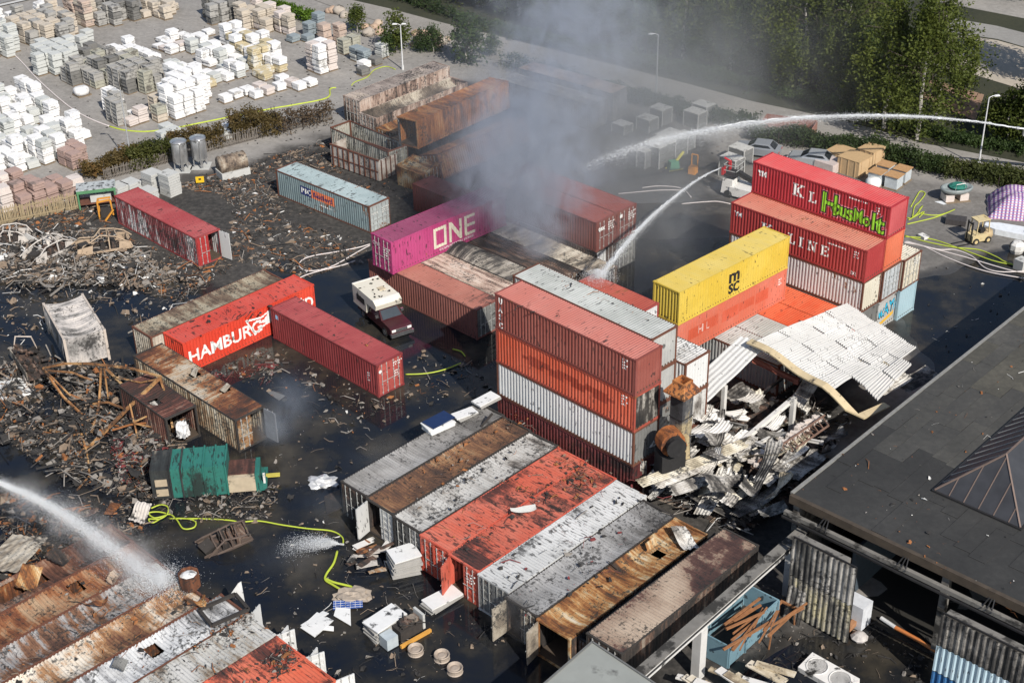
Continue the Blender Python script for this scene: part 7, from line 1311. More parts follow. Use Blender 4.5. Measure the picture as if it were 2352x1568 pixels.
for P in (((-.6, 0, 0), (-.6, 0, 1.7)), ((-.6, 0, 1.7), (.5, .2, 1.75)), ((.5, .2, 1.75), (.6, .1, .3)), ((-.6, .7, 0), (-.6, .7, 1.7)), ((-.6, .7, 1.7), (.5, .8, 1.7)), ((-.1, -.5, .1), (.7, -.3, 1.0)), ((-.6, 0, 1.7), (-.6, .7, 1.7))): link('frame_bar', MB().bar(*P, .13, .13).mesh('frame_bar'), OFR, t)
link('block', MB().box((0, .35, .5), (.9, .8, .7)).mesh('block'), FDARK, t)
simple('white_bonnet', 'white bent panel standing on the wreckage', 'panel', MB().slab([za(0, 550, 195, 620, .5), za(0, 550, 340, 640, .6), za(0, 550, 230, 575, 1.2), za(0, 550, 205, 580, 1.1)], .05), WM); simple('bent_panel', 'ash coloured bent door panel beside the white one', 'panel', MB().slab([za(0, 550, 370, 700, .4), za(0, 550, 450, 680, .4), za(0, 550, 410, 560, 1.5), za(0, 550, 350, 570, 1.4)], .05), WA)
# ------------------------------------------------------------------ panels, stacks and loose pieces in the water
PANW = plain('panel_white', (.70, .70, .69), .5, var=.1, dirt=.14, dirtc=(.05, .05, .05)); PANE = plain('panel_edge', (.36, .35, .33), .7, var=.2); SOL = plain('solar_blue', (.015, .03, .09), .2, var=.2)
def panel_stack(label, base, d, n, rz, top=PANW, edge=PANE, z0=0.03, skew=.0):
    t = thing('panel_stack', label, 'panels', base, rz); L_, W_ = d
    for k in range(n): link('panel', _cm.setdefault(('pan', L_, W_), MB().box((0, 0, 0), (L_, W_, .085)).mesh('panel')), top if k == n - 1 else edge, t, (rw.uniform(-.09, .09) + skew * k, rw.uniform(-.09, .09), z0 + .05 + .1 * k), rw.uniform(-.1, .1) * (1 if k < n - 1 else 1.6))
    return t
s8 = lambda x, y, z=0.0: za(800, 1648, x, y, z)
panel_stack('slumped stack of white panels before the sooty orange doors', s8(1370, 620), (1.7, 1.4), 13, R(20), skew=.01); panel_stack('low stack of white panels with a burnt patch by the orange door', s8(1690, 890), (2.2, 1.1), 4, R(42)); panel_stack('stack of white panels leaning on the black engine', s8(1225, 1130), (2.2, 1.3), 10, R(38)); 
t8 = lambda x, y, z=2.62: za(800, 1100, x, y, z)
panel_stack('stack of blue solar panels on the grey container roof', t8(1660, 800), (1.9, 1.1), 5, R(35), SOL, PANW, .0); panel_stack('white panel stack in the middle of the grey roof', t8(1880, 710), (1.6, .8), 3, R(40), PANW, PANE, .0); panel_stack('white panel stack on the grey roof next to the four-high stack', t8(2060, 590), (1.8, .9), 3, R(38), PANW, PANE, .0)
for k, (a, lab) in enumerate((((500, 1100, 620, 1180, 780, 1040, 640, 970), 'white panel lying in the water by the broken solar panel'), ((780, 1000, 925, 1085, 920, 940, 800, 930), 'white cracked panel with a curved stain'), ((500, 1080, 560, 1100, 740, 980, 690, 960), 'pale panel under the white one'), ((690, 1120, 780, 1130, 780, 1090, 720, 1080), 'small white panel piece in the water'))):
    simple('loose_panel', lab, 'panel', MB().slab([s8(a[0], a[1], .12), s8(a[2], a[3], .12), s8(a[4], a[5], .25), s8(a[6], a[7], .2)], .04), PANW)
t = thing('solar_panel', 'broken blue solar panel lying by the crumpled tarp', 'solar panel', s8(900, 905, .15), R(5)); link('cell_sheet', MB().box((0, 0, 0), (1.7, .75, .04)).mesh('cell_sheet'), plain('cell_blue', (.03, .08, .3), .25), t)
m = MB()
for k in range(6): m.box((-.7 + .28 * k, 0, .025), (.02, .75, .012))
for k in range(4): m.box((0, -.3 + .2 * k, .026), (1.7, .02, .012))
link('grid_lines', m.mesh('grid_lines'), PANW, t)
def crumple(name, label, cat, base, rad, h, mat, seed, sx=1.0):
    bm = bmesh.new(); bmesh.ops.create_icosphere(bm, subdivisions=3, radius=1)
    for v in bm.verts: k = 1 + .55 * mnoise.noise(v.co * 2.2 + Vector((seed * 5.1, 0, 0))) + .3 * mnoise.noise(v.co * 5 + Vector((0, seed * 3.3, 0))); v.co = Vector((v.co.x * rad * k * sx, v.co.y * rad * k, max(-.02, v.co.z * h * k)))
    me = bpy.data.meshes.new(name); bm.to_mesh(me); bm.free(); return tag(link(name, me, mat, None, base), label, cat)
crumple('crumpled_tarp', 'crumpled tan tarp where the yellow hoses end', 'tarp', s8(940, 840), .75, .3, plain('tarp_tan', (.36, .3, .24), .8, var=.4, scale=4), 3, 1.5); crumple('crumpled_sheet', 'crumpled silver sheet floating in front of the burnt block', 'sheet', za(800, 1100, 690, 1270), .7, .35, plain('foil', (.62, .62, .62), .4, .3, var=.3, scale=4), 5, 1.3); crumple('sagging_cover', 'white scorched cover sagging over the burst container', 'cover', za(0, 1100, 1540, 860, 1.2), .55, .9, plain('cover_white', (.62, .61, .6), .7, var=.2, dirt=.2), 6, .8); crumple('white_cloth', 'torn white sheet lying at the flooded edge', 'cloth', za(0, 1100, 60, 490), 1.4, .25, PANW, 8, 1.4); crumple('burnt_bales', 'pale burnt bales hanging out of the burst container', 'bales', za(0, 1100, 1290, 680, .6), 1.0, 1.0, plain('bale_ash', (.42, .41, .4), .9, var=.5, scale=5, dirt=.4), 9)
RIM = plain('wheel_rim', (.40, .33, .27), .7, .2, var=.25, dirt=.15)
for k, (x, y) in enumerate(((1470, 1310), (1690, 1360), (1800, 1470))):
    simple('wheel_rim', ['bare steel wheel rim next to the black engine', 'bare steel wheel rim with a bright lip, middle of the three', 'bare brown wheel rim last of the three'][k], 'wheel rim', MB().lathe([(.16, .26), (.3, .2), (.36, .32), (.42, .36), (.45, .3), (.4, .2), (.41, .05), (.45, .0), (.4, .0), (.3, .1), (.16, .14)], 20, s8(x, y, .02)), RIM, smooth=False)
t = thing('burnt_engine', 'black burnt engine with a pale fuel tank and an orange beam', 'engine', s8(1380, 1180), R(40)); link('block', MB().box((.2, 0, .55), (1.5, .8, .7)).mesh('block'), FDARK, t); link('head', MB().box((.3, 0, 1.0), (1.1, .5, .3)).mesh('head'), B_DARK, t); link('radiator', MB().box((1.05, 0, .8), (.15, .9, 1.0)).mesh('radiator'), CST, t); link('fuel_tank', MB().box((-1.1, 0, .45), (.75, .75, .75)).mesh('fuel_tank'), plain('tank_grey', (.42, .47, .5), .5), t); link('orange_beam', MB().box((.3, -.62, .12), (2.1, .16, .2)).mesh('orange_beam'), plain('beam_orange', (.6, .3, .06), .6), t)
for k in range(12): p = Vector((rw.uniform(-.5, .9), rw.uniform(-.4, .4), .85)); link('pipe', MB().tube([p, p + Vector((rw.uniform(-.3, .3), rw.uniform(-.3, .3), .35)), p + Vector((rw.uniform(-.5, .5), rw.uniform(-.4, .4), .2))], .04, 5).mesh('pipe'), FDARK, t)
for k in range(16):
    p = s8(rw.uniform(860, 1200), rw.uniform(420, 660), rw.uniform(.1, .55)); a = R(40) + rw.uniform(-.6, .6); q = Vector((math.cos(a), math.sin(a), rw.uniform(-.15, .15))) * rw.uniform(.6, 1.6)
    simple('charred_board', 'charred board in the heap before the burnt block doors', 'board', MB().bar(p, p + q, rw.uniform(.15, .5), .05), [WA, B_DARK, WM, B_RUST][k % 4], 'charred boards before the doors')
simple('fallen_door', 'sooty ribbed container door lying in the water at the block corner', 'door', MB().slab([za(800, 1648, 700, 0, .2), za(800, 1648, 720, 150, .1), za(800, 1648, 850, 90, .5), za(800, 1648, 830, -60, .6)], .08), B_DARK); simple('fallen_plate', 'dark flat plate floating by the dark red container', 'plate', MB().slab([za(800, 1100, 225, 515, .06), za(800, 1100, 320, 580, .06), za(800, 1100, 375, 540, .1), za(800, 1100, 270, 500, .1)], .03), DGREY)  # first slab is a loose sooty container door
# pieces on the rusting corner block
s0 = lambda x, y, z=2.65: za(0, 1648, x, y, z)
t = thing('rusty_drum', 'rust red drum full of ash on the corner block', 'drum', s0(1600, 760, 2.55), 0); link('drum_body', MB().lathe([(.0, 0), (.55, 0), (.6, .1), (.6, 1.0), (.54, 1.0), (.54, .8), (0, .8)], 8).mesh('drum_body'), burnt('drum_rust', [(0, (.05, .02, .012)), (.5, (.15, .055, .025)), (1, (.25, .1, .05))], 30, 121), t); link('ash', MB().lathe([(.5, .82), (.3, .95), (0, 1.0)], 10).mesh('ash'), PANW, t)
t = thing('window_frame', 'charred black window frame lying on the corner block edge', 'window frame', s0(1880, 950, 2.8), R(35)); 
for a, b in (((-1.1, -.8), (1.1, -.8)), ((1.1, -.8), (1.1, .8)), ((1.1, .8), (-1.1, .8)), ((-1.1, .8), (-1.1, -.8))): link('bar', MB().bar((*a, 0), (*b, 0), .18, .16).mesh('bar'), FDARK, t)
simple('white_sheet', 'white triangular sheet standing at the corner block edge', 'sheet', MB().slab([s0(1930, 830, 2.4), s0(2060, 910, 1.8), s0(2025, 715, 3.4), s0(2000, 730, 3.3)], .03), PANW)
for k, (x, y, sc, mt) in enumerate(((240, 690, 1.0, B_OCH), (830, 900, .8, B_RUST), (1650, 900, .8, B_OCH), (1000, 1420, .6, DGREY), (480, 520, 1.1, B_DARK), (980, 700, .7, B_TAN), (760, 150, 1.0, B_TAN), (960, 110, 1.0, B_ORANGE), (1180, 140, .9, WA))):
    tag(link('torn_sheet', FS[k % 8], mt, None, s0(x, y, 2.9 if k < 6 else 1.2), rot=(rw.uniform(-.7, .7), rw.uniform(-.6, .3), rw.uniform(-1, 1.5)), scale=(.45 * sc, 1.1 * sc, 1.2)), ['ochre torn sheet curled up over the rusting block', 'rusty torn sheet curled on the seam of the rusting block', 'ochre torn sheet beside the charred window frame', 'black torn sheet covering the hole of the white container', 'black torn sheet at the back of the rusting block', 'small tan torn sheet near the jet impact', 'tan wall sheet lying behind the rusting block', 'orange brown wall sheet behind the rusting block', 'pale torn wall sheet by the yellow hose tangle'][k], 'sheet')
lay(s0(-20, 640, 1.6), s0(260, 330, 1.2), LONG[0], B_PALE, 'pale container wall lying flat behind the rusting block', 2.2, 6.5)
lay(za(1600, 1648, 200, 135, 2.75), za(1600, 1648, 500, 95, 2.8), FS[4], CST, 'grey roll of sheet lying on the orange roof', .45); simple('charred_beam', 'short charred beam leaning on the rust brown roof', 'beam', MB().bar(za(800, 1100, 2020, 800, 2.6), za(800, 1100, 2115, 690, 3.2), .12, .12), FDARK)
# ------------------------------------------------------------------ loose debris (uncountable)
DB = {'char': plain('debris_char', (.028, .026, .025), .95, var=.5, scale=6), 'ash': plain('debris_ash', (.22, .2, .18), .95, var=.35, scale=6), 'rust': plain('debris_rust', (.27, .105, .035), .9, var=.4, scale=6), 'tan': plain('debris_tan', (.2, .15, .11), .95, var=.4, scale=6), 'white': plain('debris_white', (.6, .59, .57), .9, var=.15, scale=6), 'red': plain('debris_red', (.16, .03, .03), .8, var=.5, scale=6)}
DM = {k: MB() for k in DB}
def chip(m, p, s_, r_):
    k = r_.random(); a = Matrix.Rotation(r_.random() * 6.28, 3, 'Z') @ Matrix.Rotation(r_.gauss(0, .7), 3, 'X')
    if k < .42:       # crumpled flake
        l = s_ * r_.uniform(.7, 1.1); w = s_ * r_.uniform(.25, .7); g = lambda q: r_.gauss(0, q * s_)
        V = [(-l, -w * .6 + g(.15), g(.15)), (-l * .2, -w + g(.2), s_ * .25 + g(.2)), (l + g(.2), -w * .5, g(.15)), (l * .7, w * .7 + g(.2), g(.2)), (g(.2), w, s_ * .3 + g(.25)), (-l * .8, w * .5 + g(.2), g(.2)), (g(.2), g(.2), s_ * .1 + g(.25))]
        m.add([p + a @ Vector(v) for v in V], [(0, 1, 6), (1, 2, 6), (2, 3, 6), (3, 4, 6), (4, 5, 6), (5, 0, 6)])
    elif k < .62: m.box(p, (s_ * 1.2, s_ * r_.uniform(.2, .7), s_ * r_.uniform(.2, .6)), rot=a, taper=r_.uniform(.5, 1))
    else:             # bent strip, wire or lath
        L_ = s_ * r_.uniform(1.2, 3.0); w = s_ * r_.uniform(.05, .14); P = [Vector((-L_, r_.gauss(0, .15) * L_, r_.gauss(0, .1) * L_)), Vector((r_.uniform(-.4, .4) * L_, r_.gauss(0, .3) * L_, abs(r_.gauss(0, .2)) * L_)), Vector((L_, r_.gauss(0, .25) * L_, r_.gauss(0, .1) * L_))]
        b = Vector((0, w, w * .5)); m.add([p + a @ v for q in P for v in (q - b, q + b, q + Vector((0, 0, w)))], [(0, 1, 4, 3), (1, 2, 5, 4), (2, 0, 3, 5), (3, 4, 7, 6), (4, 5, 8, 7), (5, 3, 6, 8)])
def scatter(P, n, mix, smin, smax, seed, z=.06, pile=0.0, z0=None):
    n = int(n * (1.75 if z0 is None else 1.3)); r_ = random.Random(seed); xs = [p[0] for p in P]; ys = [p[1] for p in P]; keys = list(mix); ws = list(mix.values()); k = 0
    while k < n:
        x, y = r_.uniform(min(xs), max(xs)), r_.uniform(min(ys), max(ys))
        if not inpoly(x, y, P): continue
        k += 1; h = pile * r_.random() * max(0, .35 + mnoise.noise((x * .02, y * .03, seed)));
        p = at(x, y, (z if z0 is None else z0) + h); cl = mnoise.noise((p.x * .35, p.y * .35, seed * 2.0))
        if (z0 is None and cl < -.15 and r_.random() < .6) or (z0 is not None and cl + .6 * mnoise.noise((p.x * 1.1, p.y * 1.1, seed)) < .12 and r_.random() < .85): continue
        chip(DM[r_.choices(keys, ws)[0]], p, smin * .8 + (smax * .85 - smin * .8) * r_.random() ** 4, r_)
scatter([(0, 470), (200, 455), (270, 540), (470, 610), (540, 500), (500, 430), (640, 400), (640, 500), (860, 560), (850, 600), (690, 640), (560, 600), (420, 690), (250, 650), (0, 640)], 3600, dict(char=5, tan=2.4, rust=1.5, ash=1.6, white=.6), .08, .5, 1)
scatter([(400, 430), (480, 400), (760, 320), (790, 400), (640, 385), (520, 450)], 1500, dict(char=5, tan=3, rust=1, ash=1.5), .08, .45, 41); scatter([(0, 480), (190, 455), (260, 500), (0, 545)], 700, dict(char=5, tan=3, rust=1.5), .08, .5, 42); scatter([(440, 420), (640, 380), (770, 410), (1000, 420), (1090, 430), (860, 470), (640, 500), (540, 470)], 900, dict(char=5, tan=2, rust=1, ash=1), .08, .4, 2)
scatter([(0, 540), (110, 530), (300, 560), (420, 640), (330, 660), (240, 650), (120, 660), (0, 650)], 2600, dict(char=4, ash=3.5, tan=3, white=1.2), .1, .75, 3, pile=1.0)
scatter([(0, 650), (400, 640), (480, 690), (330, 780), (250, 700), (0, 830)], 420, dict(ash=3, tan=3, char=2, white=1), .08, .45, 4)
scatter([(0, 830), (110, 820), (330, 840), (470, 930), (430, 1000), (400, 1130), (330, 1150), (200, 1120), (0, 1010)], 4200, dict(char=6, ash=2.0, tan=1.6, rust=.5), .1, .7, 5, pile=1.4); scatter([(250, 1010), (330, 990), (400, 1040), (370, 1130), (280, 1110)], 900, dict(red=4, char=3, ash=1.4, white=.5), .08, .35, 6, pile=1.0)
scatter([(450, 840), (640, 790), (920, 920), (1130, 900), (1100, 830), (950, 800), (930, 920), (800, 1000), (560, 880)], 330, dict(char=3, tan=3, ash=2, rust=1), .08, .4, 7); scatter([(470, 880), (640, 830), (620, 880), (480, 850)], 120, dict(red=2, ash=2, char=2), .08, .4, 8)
scatter([(630, 960), (1100, 860), (780, 1100), (800, 1250), (1000, 1380), (1230, 1450), (1000, 1560), (700, 1560), (450, 1180), (620, 1150)], 420, dict(char=4, tan=2, ash=2, white=.6), .06, .35, 9); scatter([(330, 1140), (640, 1110), (620, 1190), (400, 1200)], 380, dict(char=4, ash=2.5, tan=2), .08, .4, 10, pile=.4)
scatter([(0, 1130), (330, 1150), (330, 1240), (180, 1270), (0, 1340)], 900, dict(char=5, tan=2, ash=1.5, rust=1.5), .1, .5, 11, pile=.8); scatter([(1080, 200), (1700, 330), (1680, 430), (1450, 470), (1180, 420)], 500, dict(char=4, ash=1, tan=1), .06, .3, 12); scatter([(1450, 960), (1850, 900), (1960, 960), (1850, 1120), (1700, 1230), (1420, 1080)], 2600, dict(char=6, ash=2, white=1.2, tan=1.5), .1, .6, 13, pile=1.8)
scatter([(2120, 600), (2352, 640), (2352, 700), (2150, 840)], 60, dict(char=3, white=.6, tan=1), .05, .2, 14); scatter([(1700, 1440), (1960, 1400), (2150, 1440), (2130, 1568), (1700, 1568)], 260, dict(char=5, tan=1, ash=1), .06, .35, 15)
scatter([(1830, 1120), (2352, 740), (2352, 950), (2150, 1130), (2352, 1250), (2352, 1430)], 240, dict(rust=3.2, ash=1, char=2, white=.8), .05, .24, 16, z0=6.06)
for P, n, mx, sd in (([(900, 1120), (1180, 940), (1260, 990), (960, 1180)], 420, dict(char=5, rust=2.5, tan=2, ash=1), 21), ([(980, 1190), (1260, 1010), (1380, 1080), (1080, 1270)], 420, dict(char=6, rust=1.2, ash=1.2), 22), ([(1180, 1130), (1300, 1040), (1410, 1080), (1330, 1150)], 420, dict(char=5, rust=3, tan=2), 23), ([(1100, 1330), (1450, 1080), (1620, 1180), (1250, 1450)], 360, dict(char=6, red=1.4, ash=.6), 24), ([(0, 1350), (330, 1300), (560, 1420), (770, 1568), (0, 1568)], 700, dict(char=5, rust=2.5, tan=1.6, ash=1.2), 25), ([(420, 1470), (560, 1400), (620, 1440), (480, 1520)], 420, dict(char=5, rust=3, ash=2), 26), ([(580, 1530), (650, 1470), (690, 1510), (640, 1560)], 240, dict(char=5, ash=2, rust=2), 27), ([(360, 770), (650, 650), (700, 670), (430, 800)], 150, dict(char=5), 28), ([(640, 700), (720, 670), (900, 800), (840, 830)], 60, dict(char=5, rust=1), 29), ([(1150, 700), (1200, 680), (1500, 800), (1440, 820)], 60, dict(char=5, white=.4), 30)):
    scatter(P, n, mx, .05, .3, sd, z0=2.66 if sd < 30 else 10.45, pile=.08)
scatter([(1640, 660), (1850, 740), (1780, 770), (1660, 700)], 40, dict(char=5), .05, .2, 31, z0=2.7); scatter([(1780, 790), (1960, 720), (2080, 800), (1900, 860)], 50, dict(char=5), .05, .22, 32, z0=4.9); scatter([(1700, 450), (2000, 540), (2010, 560), (1750, 480)], 40, dict(char=3), .04, .15, 33, z0=7.85); scatter([(1240, 625), (1540, 760), (1560, 770), (1280, 630)], 50, dict(char=3, rust=1), .05, .2, 34, z0=10.45)
for k in DB: tag(link({'char': 'charred_debris', 'ash': 'ash_debris', 'rust': 'rusty_debris', 'tan': 'scorched_debris', 'white': 'white_debris', 'red': 'reddish_debris'}[k], DM[k].mesh('debris'), DB[k]), kind='stuff')
# ------------------------------------------------------------------ water jets
WJ = NT('water_spray'); WJ.done((.86, .88, .9), .35); _tr = WJ.n('ShaderNodeBsdfTranslucent'); _tr.inputs[0].default_value = (.9, .92, .95, 1); _mx = WJ.n('ShaderNodeMixShader'); _mx.inputs[0].default_value = .3; WJ.l(WJ.b.outputs[0], _mx.inputs[1]); WJ.l(_tr.outputs[0], _mx.inputs[2]); WJ.l(_mx.outputs[0], WJ.out.inputs[0]); WJ = WJ.mat
def interp(P, x):
    P = sorted(P)
    if x <= P[0][0]: return P[0][1]
    for (x0, y0), (x1, y1) in zip(P, P[1:]):
        if x <= x1: return y0 + (y1 - y0) * (x - x0) / (x1 - x0)
    return P[-1][1]
def arc(a, b, curve, n=60):
    """ballistic path over the plan line a-b whose height follows the arc seen"""
    out = []
    for i in range(n + 1):
        f = i / n; q = a.lerp(b, f); lo, hi = -5.0, 40.0
        for _ in range(40):
            z = (lo + hi) / 2; px, py = pix((q.x, q.y, z))
            if py > interp(curve, px): lo = z
            else: hi = z
        out.append(Vector((q.x, q.y, z)))
    for _ in range(8): out = [out[0]] + [(out[i - 1] + out[i] * 2 + out[i + 1]) / 4 for i in range(1, n)] + [out[-1]]
    return out
def tet(m, p, s_, r_, d=None):
    a = Vector((r_.gauss(0, 1), r_.gauss(0, 1), r_.gauss(0, 1))).normalized(); b = a.orthogonal().normalized(); c = a.cross(b)
    if d is not None: a = (d + a * .3).normalized() * 1.8
    m.add([p + a * s_, p + (b * .9 - a * .35) * s_, p + (-b * .5 + c * .8 - a * .35) * s_, p + (-b * .5 - c * .8 - a * .35) * s_], [(0, 1, 2), (0, 2, 3), (0, 3, 1), (1, 3, 2)])
def jet(name, label, path, n, core, spread, seed, core_to=.8, size=(.025, .06), fall=.5, dens=lambda f: 1.0):
    r_ = random.Random(seed); t = thing(name, label, 'water jet', path[0]); N = len(path) - 1; o = path[0]
    cm = MB(); kk = int(N * core_to); pts = [path[0] - o]
    for i in range(1, kk): pts.append(path[i] - o + Vector((r_.gauss(0, .02), r_.gauss(0, .02), r_.gauss(0, .03))) * (1 + 2 * i / N))
    tb = MB(); tb.tube(pts, core, 7, r1=core * .7); tb.v = [tuple(Vector(v) + Vector((r_.gauss(0, .02), r_.gauss(0, .02), r_.gauss(0, .03)))) for v in tb.v]; link('core_stream', tb.mesh('core_stream', True), WJ, t)
    m = MB()
    for k in range(n):
        f = r_.random()
        if r_.random() > dens(f): continue
        i = min(N - 1, int(f * N)); p = path[i].lerp(path[i + 1], f * N - i); d = (path[i + 1] - path[i]).normalized(); sg = spread * (.06 + f ** 1.3)
        q = Vector((r_.gauss(0, sg), r_.gauss(0, sg), r_.gauss(0, sg) - abs(r_.gauss(0, fall * f * f)))); w = r_.random()
        if w < .55: q *= .35
        tet(m, p + q - o, r_.uniform(*size) * (1 if w < .55 else .6), r_, d)
    tag(link('droplets', m.mesh('droplets'), WJ, t), kind='stuff'); return t
c1 = [(2346, 296), (2250, 280), (2130, 268), (1990, 264), (1850, 268), (1720, 281), (1600, 301), (1500, 322), (1390, 357), (1320, 388)]
jet('water_jet', 'long white water jet arching from the monitor into the smoke', arc(mp + Vector((-.45, 0, .08)), at(1330, 384, 5.5), c1, 90), 70000, .055, .42, 1, .72, (.008, .03), 1.0, lambda f: 1 if f < .75 else max(0, 1 - (f - .75) * 3.4))
c2 = [zp(1600, 450, *q) for q in ((2010, 272), (1880, 330), (1750, 412), (1600, 530), (1450, 655), (1300, 800), (1200, 912), (1090, 1050), (975, 1195))]
jet('water_jet', 'water jet from the rescue cage striking the brick red container', arc(za(1600, 450, 2010, 272, 3.6), za(1600, 450, 975, 1195, 7.8), c2, 70), 32000, .05, .26, 2, .97, (.01, .03), .5)
c3_ = [(-60, 1082), (0, 1108), (80, 1142), (160, 1188), (250, 1252), (370, 1335)]
jet('water_jet', 'broad white spray pouring onto the rusting corner block', arc(at(-90, 1070, 10.0), at(372, 1338, 2.7), c3_, 50), 90000, .03, .95, 3, .3, (.005, .016), .5)
def burst(label, p, n, rad, h, seed, dx=0.0, mat=None):
    r_ = random.Random(seed); m = MB()
    for k in range(n):
        a = r_.random() * 6.28; q = abs(r_.gauss(0, .5)); tet(m, Vector((math.cos(a) * q * rad + dx * q, math.sin(a) * q * rad, max(.02, h * max(0, 1 - q) * r_.random()))), r_.uniform(.006, .024), r_)
    t = thing('water_splash', label, 'splash', p); tag(link('droplets', m.mesh('droplets'), WJ, t), kind='stuff'); return t
burst('splash where the jet strikes the brick red roof', za(1600, 450, 975, 1195, 7.8), 4000, 1.3, .7, 1); burst('white splash where the broad spray hits the rusting block', at(372, 1338, 2.65), 9000, 1.7, .7, 2)
r_ = random.Random(9); m = MB(); a0 = za(800, 1648, 840, 405, .15)
for k in range(11000):
    v = r_.uniform(.45, 1.0); el = r_.gauss(.75, .16); az = math.atan2(-.1, -1) + r_.gauss(0, .16); f = r_.random() ** .7; T = 2 * v * 4.6 * math.sin(el) / 9.8 * 1.25; tt = T * f; hv = v * 4.6 * math.cos(el) * 1.5
    q = Vector((math.cos(az) * hv * tt, math.sin(az) * hv * tt - .1 * tt, max(.02, v * 4.6 * math.sin(el) * tt - 4.9 * tt * tt * .8))); tet(m, q, r_.uniform(.008, .022), r_)
t = thing('water_spray', 'small fan of water bursting from the kinked yellow hose', 'spray', a0); tag(link('droplets', m.mesh('droplets'), WJ, t), kind='stuff'); link('nozzle', MB().tube([(.2, 0, 0), (-.05, 0, .05)], .07, 8).mesh('nozzle'), STEEL, t)
# ------------------------------------------------------------------ smoke
def smoke(name, lo, hi, blobs, dens, color, scale=.12, seed=0, warp=.8, lohi=(.42, .68), aniso=.15, stretch=(1, 1, .7), step=1.0, detail=3):
    """closed box of air; smoke thickens round the given centres and breaks up into billows"""
    t = NT(name); t.t.nodes.remove(t.b); p = t.pos()
    n = t.noise(t.mapping(p, (seed, seed * 2, 0), scale=stretch), scale, detail, .6, warp); tot = None
    for (c, r, w) in blobs:
        d = t.n('ShaderNodeVectorMath', operation='SUBTRACT'); t.l(p, d.inputs[0]); d.inputs[1].default_value = c
        s_ = t.n('ShaderNodeVectorMath', operation='DIVIDE'); t.l(d.outputs[0], s_.inputs[0]); s_.inputs[1].default_value = r if hasattr(r, '__len__') else (r, r, r)
        q = t.n('ShaderNodeVectorMath', operation='DOT_PRODUCT'); t.l(s_.outputs[0], q.inputs[0]); t.l(s_.outputs[0], q.inputs[1])
        g = t.math('MULTIPLY', t.math('EXPONENT', t.math('MULTIPLY', q.outputs['Value'], -1.6)), w); tot = g if tot is None else t.math('ADD', tot, g)
    f = t.step(t.math('ADD', n, t.math('MULTIPLY', t.math('MINIMUM', tot, 1.0), .16)), *lohi)
    dd = t.math('MULTIPLY', t.math('MULTIPLY', tot, f), dens)
    v = t.n('ShaderNodeVolumePrincipled'); v.inputs['Color'].default_value = (*color, 1); v.inputs['Anisotropy'].default_value = aniso; t.l(dd, v.inputs['Density']); t.l(v.outputs[0], t.out.inputs['Volume'])
    lo, hi = Vector(lo), Vector(hi); me = MB().box((lo + hi) / 2, hi - lo).mesh(name); o = link(name, me, t.mat); tag(o, kind='stuff'); return o
src = za(1600, 450, 520, 1050, 2.8)
plume = []
for (x, y, z, r, w) in ((1238, 575, 3.2, 1.1, 1.6), (1245, 535, 4.6, 1.8, 1.3), (1228, 480, 7.2, 2.3, 1.1), (1200, 420, 9.5, 3.4, .8), (1150, 400, 9.5, 3.2, .5), (1165, 340, 11.5, 3.8, .6), (1310, 400, 9.5, 3.0, .35), (1235, 340, 12.5, 3.4, .75), (1200, 270, 14, 3.6, .55), (1280, 180, 17.5, 4.2, .42), (1300, 70, 21.5, 5.0, .34), (1330, -50, 25, 6, .3)):
    q = at(x, y, z); plume.append(((q.x, q.y, q.z), r * (1.0 if y > 500 else 1.2), w))
smoke('smoke', (-16, 97, 2.7), (20, 132, 30), plume, .46, (.70, .75, .85), .4, 3, 1.8, (.45, .68), detail=5)
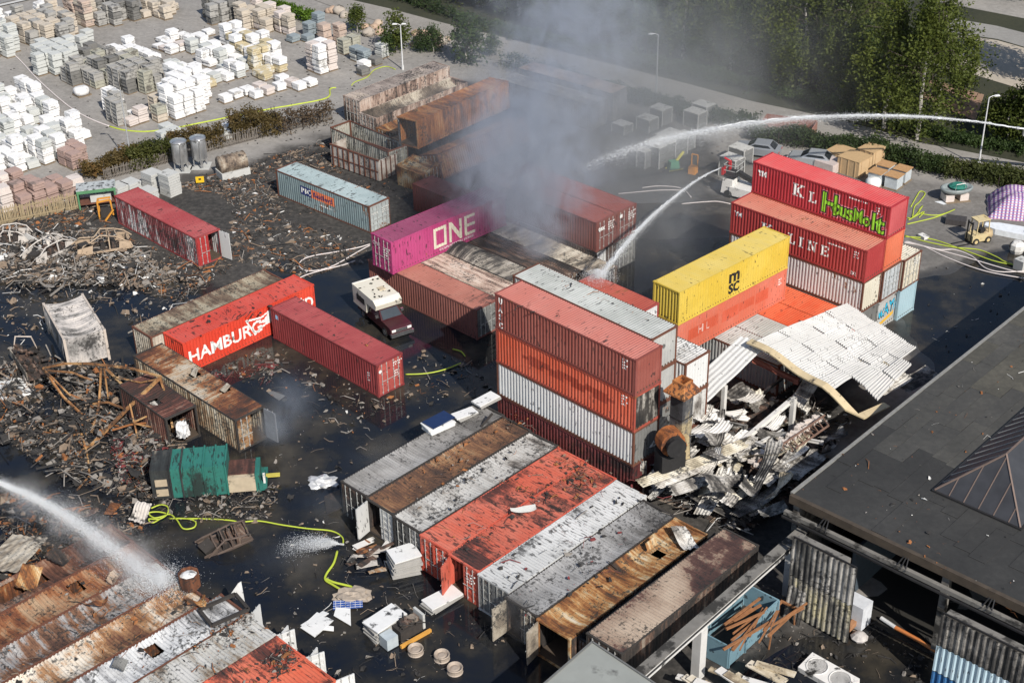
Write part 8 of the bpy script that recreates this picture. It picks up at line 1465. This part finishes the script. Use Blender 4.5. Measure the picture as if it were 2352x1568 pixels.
smoke('drifting_smoke', (-22, 100, .3), (60, 190, 34), [((5, 117, 4), (9, 9, 6), 1.1), ((9, 106, 4), (5, 6, 4), .9), ((12, 129, 5), (12, 11, 7), 1.0), ((20, 137, 6), (14, 11, 7), .5), ((9, 142, 10), (12, 10, 10), .38), ((27, 146, 10), (14, 11, 10), .2), ((15, 112, 3), (6, 9, 5), .7), ((-4, 123, 5), (7, 7, 5), .8)], .07, (.64, .655, .67), .12, 11, 1.0, (.36, .62))
mist = [(p_, 1.15, w_) for p_, w_ in ((at(60, 1150, 7.2), .35), (at(150, 1195, 5.6), .6), (at(230, 1240, 4.4), .8), (at(310, 1295, 3.4), 1.0))]
smoke('spray_mist', (-36, 58, 1.0), (-16, 76, 10), [(tuple(p_), r, w) for p_, r, w in mist], 1.1, (.93, .94, .95), .8, 4, .5, (.34, .62))
smoke('spray_mist', (6, 100, .3), (34, 134, 9), [(tuple(at(1560, 318, 6.0)), (3.2, 1.6, 1.3), .8), (tuple(at(1450, 345, 5.4)), (3.0, 1.8, 1.5), .9), (tuple(at(1680, 292, 6.6)), (3.2, 1.2, 1.0), .5), (tuple(at(1560, 520, 3.0)), (2.2, 4.0, 3.0),   .22)], .26, (.93, .94, .95), .5, 6, .5, (.3, .62))
smoke('smoke_wisp', (-20, 79, .1), (-11, 88, 8), [((-16.2, 82.6, 1.2), (1.2, 1.2, 1.3), 1.0), ((-15.0, 83.8, 2.6), (1.6, 1.6, 1.8), .5)], .5, (.72, .78, .86), .5, 5, .6, (.38, .66)); smoke('smoke_wisp', (-4, 58, .2), (5, 68, 6), [((.2, 63.0, 2.2), (1.5, 1.5, 1.2), 1.0), ((.3, 61.9, 1.4), (1.0, 1.0, 1.0), .8)], .45, (.32, .32, .33), .5, 8, .6, (.36, .64)); smoke('smoke_wisp', (-16, 68, .1), (-2, 84, 7), [((-8.5, 78.5, 1.3), (3.0, 2.2, 1.2), .6), ((-11.5, 73.5, 1.5), (1.8, 1.8, 1.2), .8)], .09, (.62, .68, .76), .35, 10, .6, (.36, .66)); smoke('smoke_wisp', (-19, 64, .1), (-7, 74, 5), [((-13.5, 69.0, .9), (2.4, 1.8, 1.0), .8)], .1, (.6, .62, .66), .35, 12, .6, (.36, .66))
